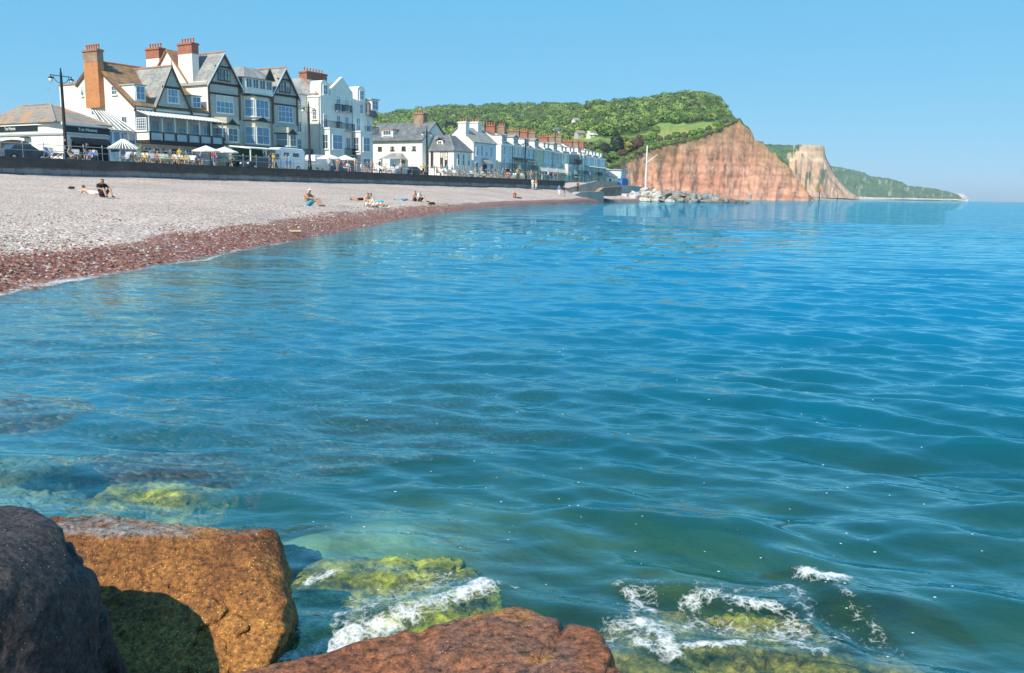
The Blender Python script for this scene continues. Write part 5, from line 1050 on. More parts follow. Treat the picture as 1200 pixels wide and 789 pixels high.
# middle: bay, hipped dormer, porch
o = A.canted(78.5, 82.7, 90.7, 1.1, 0, 9.8, 'cream_wall', .9); A.bay_windows(78.5, 82.7, 90.7, 1.1, 7.1, 9.3, .9, o, 'glass_blue', 3); A.bay_windows(78.5, 82.7, 90.7, 1.1, 3.6, 5.8, .9, o, 'glass_blue', 2); A.bay_windows(78.5, 82.7, 90.7, 1.1, .8, 2.6, .9, o)
for z in (9.7, 6.5, 3.2): A.part('band', MB().ext([(78.35, 90.7), (79.3, 89.45), (81.9, 89.45), (82.85, 90.7)], z, 'z', z+.14), 'timber_dark', o)
A.part('pediment', MB().ext([(79.7, 6.63), (81.5, 6.63), (80.6, 7.15)], 89.44, 'y', 89.58), 'timber_dark', o)
o = A.part('dormer', MB().box(78.2, 82.9, 90.0, 94, 10.0, 12.0), 'white_wall'); A.part('dormer_roof', MB().slab([(77.9, 89.7, 12.0), (83.2, 89.7, 12.0), (81.6, 91.6, 13.5), (79.5, 91.6, 13.5)], .1).slab([(77.9, 89.7, 12.0), (79.5, 91.6, 13.5), (79.5, 95, 13.5), (77.9, 95, 12)], .1).slab([(83.2, 89.7, 12.0), (81.6, 91.6, 13.5), (81.6, 95, 13.5), (83.2, 95, 12)], .1).slab([(79.5, 91.6, 13.5), (81.6, 91.6, 13.5), (81.6, 95, 13.5), (79.5, 95, 13.5)], .1), 'slate_pale', o)
for k in range(4): A.win((78.35+k*1.13, 90.0), (1, 0), 1.0, 10.7, 11.9, 2, 1, parent=o, sill=False)
A.win((78.2, 92.5), (0, -1), 2.2, 10.7, 11.9, 3, 1, parent=o, sill=False)
A.part('ridge_gable', MB().ext([(81.4, 12.05), (83.1, 12.05), (82.25, 13.5)], 89.66, 'y', 89.8), 'timber_dark', o)
A.part('hanging_basket', MB().box(77.9, 79.2, 88.9, 89.3, 2.7, 3.25), 'timber_dark'); A.part('hanging_basket', MB().box(82.4, 83.7, 88.9, 89.3, 2.8, 3.6), 'timber_dark')
for x in (73.35, 87.0): A.part('wall_lamp', MB().box(x, x+.6, 90.1, 90.49, 2.9, 2.98), 'timber_dark')

# --- white hotel with red chimney
A = Bld('white_hotel', F1, 97.8, 90.5, 'tall white hotel with parapet gable, curved dormers and red brick chimney', 'hotel')
A.part('wall', MB().box(92.3, 103.5, 90.5, 102, 0, 11.3).box(87.9, 92.3, 93.2, 102, 0, 11.3), 'white_wall')
A.part('parapet', MB().box(92.25, 103.55, 90.38, 90.5, 10.95, 11.15).box(92.2, 92.3, 90.4, 93.2, 10.95, 11.15), 'trim_white')
A.part('gable_wall', MB().ext([(94.3, 11.28), (99.0, 11.28), (99.0, 12.2), (96.78, 14.2), (94.3, 12.2)], 90.45, 'y', 91.0), 'white_wall')
o = A.part('roof', MB().slab([(92.2, 90.9, 11.3), (103.5, 90.9, 11.3), (102.0, 96, 14.0), (93.8, 96, 14.0)], .12).slab([(92.2, 90.9, 11.3), (93.8, 96, 14.0), (93.8, 98, 14.0), (92.2, 102, 11.3)], .12).slab([(87.8, 93.1, 11.3), (92.3, 93.1, 11.3), (92.3, 97, 13.4), (89.5, 97, 13.4)], .12).slab([(87.8, 93.1, 11.3), (89.5, 97, 13.4), (89.5, 98.5, 13.4), (87.8, 102, 11.3)], .12), 'slate_pale')
A.part('hip_tile', MB().bar((87.8, 93.1, 11.35), (89.5, 97, 13.45), .12, 6).bar((92.2, 90.9, 11.35), (93.8, 96, 14.05), .1, 6), 'terracotta', o)
q0 = F1.front(356.5, 82, 97.5); q1 = F1.front(380.5, 97, 97.5)
A.chimney(q0[0], q1[0], 97.0, 98.6, 12.4, q0[1]-.4, 'brick_red', None, 7, along='x')
for xm in (93.2, 100.9):
    o = A.part('dormer', MB().ext([(xm-.85, 11.0), (xm+.85, 11.0), (xm+.85, 12.6)]+[(xm+.85*math.cos(math.pi*i/8), 12.6+.75*math.sin(math.pi*i/8)) for i in range(1, 8)]+[(xm-.85, 12.6)], 90.44, 'y', 92.6), 'white_wall'); A.south(xm-.45, xm+.45, 11.3, 12.7, 90.43, parent=o, glass='glass_blue')
A.part('mansard', MB().ext([(101.9, 11.2), (104.0, 9.3), (104.0, 9.0), (103.4, 9.0), (101.9, 9.2)], 89.8, 'y', 97), 'slate'); o = A.part('dormer', MB().box(102.3, 103.9, 89.7, 92, 9.9, 11.5), 'white_wall'); A.part('dormer_roof', MB().box(102.1, 104.1, 89.5, 92, 11.5, 11.65), 'trim_grey', o); A.win((102.4, 89.7), (1, 0), 1.4, 10.1, 11.4, 2, 2, parent=o, glass='glass_blue', sill=False)
for xm in (95.9, 97.65):
    A.south(xm-.45, xm+.45, 9.4, 11.35, 90.5, glass='glass_blue'); A.balcony(xm-.75, xm+.75, 90.5, 9.25, .5)
for xm in (93.2, 95.9, 97.65, 100.2, 102.4):
    A.south(xm-.42, xm+.42, 6.7, 8.6, 90.5, glass='glass_blue')
for xm in (96.1, 97.9, 102.6): A.south(xm-.42, xm+.42, 3.7, 5.6, 90.5, glass='glass_blue')
A.south(100.5, 101.3, 9.3, 10.7, 90.5, glass='glass_blue')
A.balcony(95.3, 98.8, 90.5, 6.6, .6); A.balcony(101.5, 103.6, 90.5, 6.5, 1.2); A.balcony(95.5, 98.8, 90.5, 3.0, .8)
for x0, x1 in ((92.4, 95.4), (98.9, 101.4)):
    o = A.part('bay', MB().box(x0, x1, 88.9, 90.5, 0, 6.45), 'white_wall'); A.part('cornice', MB().box(x0-.12, x1+.12, 88.75, 90.5, 6.45, 6.62), 'trim_white', o); A.win((x0+.5, 88.9), (1, 0), x1-x0-1.0, 3.6, 5.7, 2, 2, parent=o, glass='glass_blue'); A.win((x0, 90.3), (0, -1), 1.1, 3.6, 5.7, 2, 2, parent=o); A.win((x0+.5, 88.9), (1, 0), x1-x0-1.0, .8, 2.6, 2, 2, parent=o)
A.balcony(92.5, 95.3, 90.5, 6.65, 1.4); A.part('downpipe', MB().bar((98.85, 90.4, 0), (98.85, 90.4, 11.0), .06, 6), 'trim_grey'); A.part('downpipe', MB().bar((92.15, 90.7, 0), (92.15, 90.7, 11.0), .06, 6), 'trim_grey')
for z in (9.0, 5.9, 3.4): A.south(88.4, 89.3, z, z+1.6, 93.2, glass='glass_blue'); A.south(90.2, 91.1, z, z+1.6, 93.2, glass='glass_blue')
A.balcony(89.0, 92.2, 93.2, 2.6, 1.2); A.west(91.2, 92.2, 7.8, 8.9, 92.3, nx=2)
A.part('band', MB().box(95.4, 98.9, 89.6, 90.5, .0, 2.7), 'brick_brown')
o = A.part('porch', MB().box(103.6, 105.4, 87.2, 89.0, 0, 2.7), 'white_wall'); A.part('archway', MB().ext(arch_poly(104.0, 105.0, 0.02, 1.4, 1.9), 87.15, 'y', 87.3), 'interior_dark', o)

# --- slate roofed white house facing west
A = Bld('slate_roofed_house', F1, 128, 104, 'long white house with big slate roof and hipped veranda facing west', 'house')
A.part('wall', MB().ext([(125.5, 0), (125.5, 7.1), (129.5, 10.2), (133.5, 7.1), (133.5, 0)], 98.0, 'y', 112), 'white_wall')
A.part('roof', MB().slab([(125.1, 97.7, 6.95), (129.5, 97.7, 10.5), (129.5, 112, 10.5), (125.1, 112, 6.95)], .15).slab([(129.5, 97.7, 10.51), (133.9, 97.7, 6.95), (133.9, 112, 6.95), (129.5, 112, 10.51)], .15), 'slate')
A.part('gutter', MB().bar((125.1, 97.7, 6.9), (125.1, 112, 6.9), .08, 6), 'timber_brown')
A.chimney(129.0, 130.2, 100.5, 102.8, 9.8, 11.9, 'brick_brown', None, 4)
o = A.part('dormer', MB().box(126.0, 129, 105.3, 108.0, 7.4, 9.0), 'white_wall'); A.part('dormer_roof', MB().box(125.8, 129.2, 105.1, 108.2, 9.0, 9.12), 'terracotta', o); A.west(105.7, 107.6, 8.0, 8.9, 126.0, nx=3, nz=1, parent=o)
for yc in (99.9, 102.3, 105.0, 108.0): A.west(yc-.45, yc+.45, 5.2, 5.9, 125.5, nx=2, nz=1, glass='glass_dark', frame='timber_dark')
o = A.part('veranda_roof', MB().slab([(123.4, 101.3, 3.5), (123.4, 106.7, 3.5), (125.4, 105.3, 4.7), (125.4, 102.5, 4.7)], .08).slab([(123.4, 101.3, 3.5), (125.4, 102.5, 4.7), (125.4, 101.3, 3.5)], .08).slab([(123.4, 106.7, 3.5), (125.4, 105.3, 4.7), (125.4, 106.7, 3.5)], .08), 'slate_pale')
for yc in (101.4, 103.1, 104.9, 106.6): A.part('veranda_post', MB().box(123.45, 123.57, yc-.06, yc+.06, 1.2, 3.5), 'trim_white', o)
for yc in (102.6, 105.2): A.west(yc-.6, yc+.6, 1.2, 3.3, 125.5, nx=3, nz=2, frame='timber_brown', glass='glass_dark', sill=False)
A.part('terrace', MB().box(123.3, 125.45, 97.5, 108, 0, 1.1), 'white_wall')
b = MB().bar((123.3, 92.5, 2.0), (123.3, 108, 2.0), .03, 5)
for k in range(26): b.bar((123.3, 92.5+k*.62, 1.1), (123.3, 92.5+k*.62, 2.0), .02, 4)
A.part('railing', b, 'timber_brown')
# --- hipped annexe
A = Bld('hipped_house', F1, 129.8, 95.5, 'small white house with steep hipped slate roof and white dormer', 'house')
A.part('wall', MB().box(127.0, 132.6, 92.0, 97.65, 0, 5.2), 'white_wall')
A.part('roof', MB().slab([(126.7, 91.7, 5.1), (132.9, 91.7, 5.1), (130.8, 94.4, 8.0), (128.8, 94.4, 8.0)], .13).slab([(126.7, 91.7, 5.1), (128.8, 94.4, 8.0), (128.8, 97.6, 8.0), (126.7, 97.6, 5.1)], .13).slab([(132.9, 91.7, 5.1), (130.8, 94.4, 8.0), (130.8, 97.6, 8.0), (132.9, 97.6, 5.1)], .13).slab([(128.8, 94.4, 8.0), (130.8, 94.4, 8.0), (130.8, 97.6, 8.0), (128.8, 97.6, 8.0)], .13), 'slate')
A.part('hip_tile', MB().bar((126.7, 91.7, 5.15), (128.8, 94.4, 8.05), .1, 6), 'slate_pale')
o = A.part('dormer', MB().box(127.6, 129.5, 94.9, 96.3, 5.6, 7.0), 'white_wall'); A.part('dormer_roof', MB().slab([(127.4, 94.7, 6.95), (127.4, 95.6, 7.6), (129.6, 95.6, 7.6), (129.6, 94.7, 6.95)], .08).slab([(127.4, 95.6, 7.61), (127.4, 96.5, 6.95), (129.6, 96.5, 6.95), (129.6, 95.6, 7.61)], .08), 'slate', o); A.west(95.15, 96.05, 6.0, 6.9, 127.6, parent=o, glass='glass_dark')
for yc in (93.7, 94.7): A.west(yc-.35, yc+.35, 2.2, 4.9, 127.0, nx=1, nz=3, frame='timber_brown', glass='glass_dark')
A.west(96.6, 97.2, 2.2, 4.9, 127.0, nx=1, nz=3, frame='timber_brown', glass='glass_dark')
for xc in (128.3, 129.9, 131.6): A.south(xc-.35, xc+.35, 2.6, 4.6, 92.0, nx=1)
for xc in (128.6, 130.6): A.south(xc-.4, xc+.4, .3, 1.8, 92.0, glass='glass_dark')
A.part('terrace', MB().box(124.9, 126.95, 91.9, 97.4, 0, 1.1), 'white_wall')
# --- white house with lean-to roof before the terrace
A = Bld('white_house', F1, 138, 96, 'white house with plain west wall, grey roof and curved entrance canopy', 'house')
A.part('wall', MB().ext([(93, 0), (93, 7.3), (96.4, 9.9), (100, 7.3), (100, 0)], 134.5, 'x', 142.2), 'white_wall')
A.part('sea_front', MB().box(134.5, 142.2, 92.9, 93.0, 0, 7.2), 'blue_shade_wall')  # white house again, the blue shade of this side put into the colour
A.part('roof', MB().slab([(134.3, 92.6, 7.1), (142.3, 92.6, 7.1), (142.3, 96.4, 10.05), (134.3, 96.4, 10.05)], .13).slab([(134.3, 96.4, 10.06), (142.3, 96.4, 10.06), (142.3, 100.3, 7.1), (134.3, 100.3, 7.1)], .13), 'slate_pale')
A.chimney(134.3, 135.4, 94.6, 96.4, 6.5, 10.6, 'white_wall', None, 3); A.chimney(139.5, 140.8, 95.4, 97.4, 9.2, 11.0, 'white_wall', None, 3)
for xc in (135.6, 137.2, 138.8, 140.4): A.south(xc-.4, xc+.4, 4.6, 6.5, 92.9, glass='glass_blue')
for xc in (135.6, 140.6): A.south(xc-.55, xc+.55, 1.4, 3.4, 92.9, glass='glass_dark')
o = A.part('canopy', MB().slab([(137, 91.5, 3.2), (139.6, 91.5, 3.2), (139.2, 92.9, 4.2), (137.4, 92.9, 4.2)], .08), 'slate_pale'); A.part('door', MB().box(137.7, 138.9, 92.78, 92.9, .02, 3.1), 'timber_dark', o)

# --- the terrace
TW = 6.13
T_LAB = ['end terrace house with white west wall and brick chimney above', 'pale terrace house with dark awning over its first floor', 'pale terrace house with striped awning next to the awninged one', 'terrace house with white railed first floor balcony', 'terrace house with wide white railed balcony and lamp before it', 'terrace house with plain windows beside the white porch', 'terrace house with white boxed porch at first floor', 'terrace house with dark iron canopied balcony across its top floor', 'terrace house with two white piers capped in orange', 'terrace house between the white piers and the end house', 'blue shaded terrace house with long balcony one before the end', 'last terrace house with white edged end wall']
for i in range(12):
    x0 = i*TW; x1 = x0+TW-.02; ze = 7.75+[0, 0, 0, .05, .05, -.1, -.1, .1, .15, 0, 0, -.1][i]; ym = 5.0; zr = ze+2.6
    A = Bld('terrace_house', F2, x0+TW/2, 0, T_LAB[i], 'house', 'terrace houses on the sea front')
    wm = ['blue_shade_wall', 'white_wall', 'blue_shade_wall', 'cream_wall', 'blue_shade_wall', 'grey_wall', 'white_wall', 'blue_shade_wall', 'white_wall', 'blue_shade_wall', 'white_wall', 'blue_shade_wall'][i]  # the blue entries carry the shade of the sea front in their colour
    A.part('wall', MB().ext([(0, 0), (0, ze), (ym, zr-.1), (10, ze), (10, 0)], x0, 'x', x1), 'white_wall' if i in (0, 11) else wm)
    if i in (0, 11): A.part('sea_front', MB().box(x0+.05, x1-.05, -.07, 0, 0, ze-.1), wm)  # end houses: white end wall, front with its shade painted in
    A.part('roof', MB().slab([(x0, -.25, ze-.1), (x1, -.25, ze-.1), (x1, ym, zr), (x0, ym, zr)], .13).slab([(x0, ym, zr+.01), (x1, ym, zr+.01), (x1, 10.2, ze-.1), (x0, 10.2, ze-.1)], .13), ['slate', 'slate_pale', 'slate', 'tile_mixed', 'slate', 'slate_pale'][i % 6])
    A.part('cornice', MB().box(x0, x1, -.32, -.05, ze-.42, ze-.16), 'trim_white')
    A.part('party_wall', MB().ext([(-.3, ze-.2), (-.3, ze+.15), (ym, zr+.28), (10, ze+.15), (10, ze-.2)], x0-.12, 'x', x0+.14), 'white_wall')
    A.chimney(x0-.35, x0+.55, 3.6+.4*(i % 3), 6.0+.3*(i % 2), zr-.9, zr+.85+.3*((i*7) % 3), ['brick_brown', 'brick_red', 'brick_brown', 'brick_brown', 'brick_red'][i % 5], None, 4)
    if i in (0, 1, 2, 3, 5, 8): dormer(A, x0+1.6, x0+4.4, .6, 3.2, ze+.35, ze+1.6, 'white_wall', 'slate_pale', 3, glass='glass_dark', pitched=.6 if i % 2 else None)
    if i in (4, 6, 7, 9, 10, 11):
        for xo in (.9, 3.5): dormer(A, x0+xo, x0+xo+1.4, .5, 2.6, ze+.3, ze+1.4, 'white_wall', 'trim_grey', 2, glass='glass_blue')
    yw = -.07 if i in (0, 11) else 0
    nwin = 3 if i % 3 else 2
    for k in range(nwin):
        xc = x0+TW*(k+.5)/nwin
        A.south(xc-.45, xc+.45, 5.5, 7.1, yw, glass='glass_blue' if (i+k) % 3 else 'glass_dark'); A.south(xc-.45, xc+.45, 2.9, 4.8, yw, glass='glass_dark' if (i+k) % 3 else 'glass_blue', sill=False); A.south(xc-.5, xc+.5, .5, 2.1, yw, glass='glass_dark')
    if i in (1, 2): A.part('awning', MB().slab([(x0+.3, -1.3, 4.5), (x1-.3, -1.3, 4.5), (x1-.3, 0, 5.2), (x0+.3, 0, 5.2)], .06), ['sign_black', 'slate'][i-1])
    if i not in (6,): A.balcony(x0+.1, x1-.1, 0, 2.75, 1.3, 'trim_white' if i in (3, 4, 5) else 'trim_grey' if i % 2 else 'iron_black', 1.0, .22)
    else: o = A.part('porch', MB().box(x0+.2, x0+3.2, -1.6, 0, 2.2, 4.9), 'white_wall'); A.win((x0+.5, -1.6), (1, 0), 2.4, 3.0, 4.5, 3, 2, parent=o); A.part('pier', MB().box(x0+.25, x0+.5, -1.55, -1.3, 0, 2.2), 'trim_white', o); A.part('pier', MB().box(x0+2.9, x0+3.15, -1.55, -1.3, 0, 2.2), 'trim_white', o)
    if i == 7:
        A.balcony(x0+.1, x1-.1, 0, 5.35, 1.2, 'iron_black', 1.0, .15, 'timber_dark'); A.part('canopy', MB().slab([(x0+.1, -1.3, 7.3), (x1-.1, -1.3, 7.3), (x1-.1, 0, 7.6), (x0+.1, 0, 7.6)], .08), 'slate')
        for k in range(4): A.part('canopy_post', MB().box(x0+.15+k*1.9, x0+.23+k*1.9, -1.2, -1.12, 5.35, 7.3), 'iron_black')
    if i == 8:
        for xo in (.3, 3.2): o = A.part('pier', MB().box(x0+xo, x0+xo+.9, -.5, 0, 0, ze+.3), 'white_wall'); A.part('pier_cap', MB().box(x0+xo-.1, x0+xo+1.0, -.6, .1, ze+.3, ze+.5), 'terracotta', o)
    if i in (9, 10, 11): A.part('canopy', MB().slab([(x0+.1, -1.4, 4.95), (x1-.1, -1.4, 4.95), (x1-.1, 0, 5.3), (x0+.1, 0, 5.3)], .07), 'trim_white')
    if i in (0, 3, 4, 7): A.part('ground_awning', MB().slab([(x0+.4, -1.6, 1.95), (x1-.4, -1.6, 1.95), (x1-.4, 0, 2.5), (x0+.4, 0, 2.5)], .06), 'awning_white' if i % 2 else 'sign_black')
    A.part('downpipe', MB().bar((x1-.2, -.12, 0), (x1-.2, -.12, ze-.3), .06, 6), 'trim_grey' if i % 2 else 'iron_black')
    if i == 0: A.west(2.0, 3.0, 4.8, 6.2, x0, nx=2); A.west(5.5, 6.4, 5.0, 6.2, x0)

# ------------------------------------------------------------------ slipway, groyne, mast, markers, hut
def u_at(px, v): return F1.front(px, hor(px)-5, v)[0]
ua, ub = u_at(656, 70.8), u_at(692, 71.5)
r_ = froot('slipway', F1, ua, 71, 'pinkish concrete slipway ramp at the end of the sea wall', 'slipway', z0=0)
fobj('ramp', MB().ext([(ua-3, -2.4), (ua-3, -2.1), (ub, -.05), (ub+9, -.05), (ub+9, -2.4)], 70.3, 'y', 76), 'concrete_pink', F1, ua, 71, r_)
fobj('kerb', MB().ext([(ua-1, -1.75), (ub, -.05), (ub+9, -.05), (ub+9, .3), (ub, .3), (ua-1, -1.5)], 70.25, 'y', 70.6), 'concrete_pink', F1, ua, 71, r_)
fobj('side_wall', MB().ext([(ub-3, -2.3), (ub+1, -.9), (ub+8.6, -.55), (ub+8.6, -2.3)], 69.3, 'y', 70.2), 'brick_brown', F1, ua, 71, r_)
fobj('apron', MB().ext([(ua+1, -3.9), (ua+1, -2.4), (ua+4, -1.75), (ub, -1.6), (ub, -3.9)], 68.8, 'y', 70.24), 'concrete', F1, ua, 71, r_)
RKS = [rock_mesh('groyne_rock', [((random.uniform(-.3, .3), random.uniform(-.3, .3), 1), random.uniform(.5, .7))]+[((math.cos(k*1.05+random.uniform(-.3, .3)), math.sin(k*1.05+random.uniform(-.3, .3)), random.uniform(-.3, .45)), random.uniform(.6, 1.0)) for k in range(6)]+[((0, 0, -1), .6)], m_, 4, 18, .06, 2.5, 300+i, .02) for i, m_ in enumerate(['rock_white', 'rock_white', 'rock_white', 'rock_grey', 'rock_grey', 'rock_brown', 'rock_pale', 'rock_brown'])]
rg = random.Random(11)
def place_rock(p, s, kinds, label, group):
    o = bpy.data.objects.new('groyne_rock', rg.choice([RKS[k] for k in kinds])); o.location = tuple(p); o.scale = (s*rg.uniform(.8, 1.4), s*rg.uniform(.8, 1.3), s*rg.uniform(.7, 1.0)); o.rotation_euler = (rg.uniform(-.3, .3), rg.uniform(-.3, .3), rg.uniform(0, 6.28)); link(o); tag(o, label, 'rock', group)
for k in range(240):
    f = rg.random()**.8; px = 724+f*150; Dm = 196+f*2+rg.uniform(-5, 6)
    top = np.interp(px, [724, 740, 757, 775, 790, 820, 850, 874], [1.5, 2.5, 3.3, 3.0, 2.5, 2.1, 1.3, .4])
    lift = rg.random(); z = .1+(top-.5)*lift; Dm += (lift-.4)*7
    p = at_depth(px, hor(px), Dm); p[2] = z-.25
    s = rg.uniform(.5, 1.25)*(1 if px < 850 else .75)
    if px < 787: place_rock(p, s, (0, 1, 2, 6), 'pale grey white boulder heaped at the landward end of the groyne', 'pale boulders of the rock groyne')
    elif z < .35 or px > 852: place_rock(p, s, (5, 7), 'brown weedy boulder at the water edge of the groyne', 'wet boulders of the rock groyne')
    else: place_rock(p, s, (3, 4, 3, 6), 'grey boulder piled on the seaward arm of the groyne', 'grey boulders of the rock groyne')
for k in range(46):
    px = rg.uniform(770, 955); Dm = float(np.interp(px, [740, 946], [408, 466]))-rg.uniform(2, 10); p = at_depth(px, hor(px), Dm); p[2] = rg.uniform(-.2, .9)
    place_rock(p, rg.uniform(.8, 2.0), (5, 7, 3), 'fallen red brown rock lying at the foot of the cliff', 'fallen rocks under the cliff')
mb = MB()
for a, c in ((735, 780), (780, 830), (830, 880), (880, 950)):
    Da, Dc = np.interp([a, c], [735, 950], [405, 464]); pa = at_depth(a, hor(a), Da); pc = at_depth(c, hor(c), Dc); d = (pa-CAM)/np.linalg.norm(pa-CAM); e = (pc-CAM)/np.linalg.norm(pc-CAM)
    mb.add([tuple((pa+d*14)[:2])+(2.4,), tuple((pa-d*14)[:2])+(-.3,), tuple((pc-e*14)[:2])+(-.3,), tuple((pc+e*14)[:2])+(2.4,)], [(0, 1, 2, 3)])
tag(mb.build('cliff_foot_strand', 'concrete_pink'), kind='structure')
r_ = tag(empty('signal_mast', (35.4, 235, 2.6)), 'tall white mast with slanting boom standing on the pale boulders', 'mast')
MB().lathe([(.35, 0), (.35, .6), (.24, .9), (.2, 7), (.15, 11.8), (.03, 12.0)], (0, 0, 0), 8).build('post', 'mast_white', r_, smooth=True)
MB().bar((.1, 0, 7.4), (2.9, .3, 9.6), .13, 6, .07).build('boom', 'mast_white', r_); MB().bar((.05, 0, 11.6), (2.8, .3, 9.6), .02, 4).build('stay', 'iron_black', r_)
def marker(px, py, D, h, label):
    p = hit_z(px, py, 0) if D is None else at_depth(px, py, D); r = tag(empty('beach_marker', (p[0], p[1], -.6)), label, 'marker post')
    MB().lathe([(.11, 0), (.1, h), (.02, h+.05)], (0, 0, 0), 7).build('post', 'timber_dark', r); MB().add([(-.42, -.06, h-.1), (.42, -.06, h-.1), (0, -.06, h+.75), (-.42, .06, h-.1), (.42, .06, h-.1), (0, .06, h+.75)], [(0, 1, 2), (5, 4, 3), (0, 3, 4, 1), (1, 4, 5, 2), (2, 5, 3, 0)]).build('topmark', 'marker_orange', r)
marker(959.6, 240.5, None, 3.7, 'dark post with orange topmark standing in the sea off the red cliff'); marker(981, 236, 330, 3.3, 'thin distant post with small topmark in the sea off the pale cliff')
A = Bld('boat_hut', F2, 81, 2.5, 'low white hut with slate roof beyond the end of the terrace', 'hut')
A.part('wall', MB().ext([(0, -1.2), (0, 3.0), (2.5, 4.4), (5, 3.0), (5, -1.2)], 75.5, 'x', 86.5), 'white_wall'); A.part('roof', MB().slab([(75.2, -.3, 2.9), (86.8, -.3, 2.9), (86.8, 2.5, 4.6), (75.2, 2.5, 4.6)], .12).slab([(75.2, 2.5, 4.61), (86.8, 2.5, 4.61), (86.8, 5.3, 2.9), (75.2, 5.3, 2.9)], .12), 'slate')
A.part('door', MB().box(78, 80.2, -.08, 0, 0, 2.3), 'timber_brown'); A.win((82.5, 0), (1, 0), 1.6, 1.0, 2.1, 3, 1)
A = Bld('blue_shed', F2, 92, 0, 'blue shed with glazed upper storey beside the pale boulders', 'shed')
A.part('wall', MB().box(88.5, 95.0, -1, 4, -1.2, 2.6), 'cloth_blue'); o = A.part('upper_storey', MB().box(88.2, 93.5, -.6, 3.6, 2.6, 5.0), 'blue_shade_wall'); A.part('roof', MB().box(87.9, 93.9, -1.0, 4.0, 5.0, 5.25), 'trim_grey')
for k in range(4): A.win((88.4+k*1.25, -.6), (1, 0), 1.1, 3.3, 4.7, 1, 1, parent=o, glass='glass_blue', sill=False)
b = MB()
for x in (95.6, 97.4, 99.2):
    for y in (-1, 2): b.bar((x, y, -1.2), (x, y, 5.0), .05, 5)
for z in (1.2, 3.2, 4.9): b.bar((95.6, -1, z), (99.2, -1, z), .04, 4).bar((95.6, 2, z), (99.2, 2, z), .04, 4)
tag(fobj('scaffold', b, 'mast_white', F2, 97.4, 0), 'pale pole scaffold frame against the red cliff end', 'scaffold')
def hill_house(px, py, wd, dp, h, roofm, label, wallm='white_wall'):
    p = hill_hit(px, py); fr = Frame(rad(70), (p[0], p[1], p[2]-.4)); A = Bld('hill_house', fr, 0, 0, label, 'house', 'houses on the hillside')
    A.part('wall', MB().ext([(0, -1.5), (0, h), (dp/2, h+1.8), (dp, h), (dp, -1.5)], -wd/2, 'x', wd/2), wallm); A.part('roof', MB().slab([(-wd/2-.4, -.5, h-.2), (wd/2+.4, -.5, h-.2), (wd/2+.4, dp/2, h+2.1), (-wd/2-.4, dp/2, h+2.1)], .2).slab([(-wd/2-.4, dp/2, h+2.11), (wd/2+.4, dp/2, h+2.11), (wd/2+.4, dp+.5, h-.2), (-wd/2-.4, dp+.5, h-.2)], .2), roofm)
    for k in range(int(wd/3)): A.south(-wd/2+.7+k*3, -wd/2+2.3+k*3, .9, 2.2, 0, glass='glass_dark')
    A.chimney(wd/4, wd/4+.9, dp/2-.5, dp/2+.5, h+1, h+3, 'brick_brown', None, 2)
hill_house(682, 147, 16, 8, 4.2, 'slate_pale', 'long white bungalow with pale roof at the foot of the hill wood'); hill_house(683, 161, 10, 6, 2.8, 'tile_mixed', 'low house with brown tiled roof among hillside bushes', 'pebbledash')
hill_house(655, 159, 10, 6, 4.0, 'slate', 'slate roofed house rising behind the terrace chimneys'); hill_house(664, 158, 8, 6, 3.6, 'tile_red', 'red roofed small house beside the slate roofed one above the terrace'); hill_house(693, 162, 5, 5, 2.6, 'white_wall', 'small white cottage beside the brown tiled house')

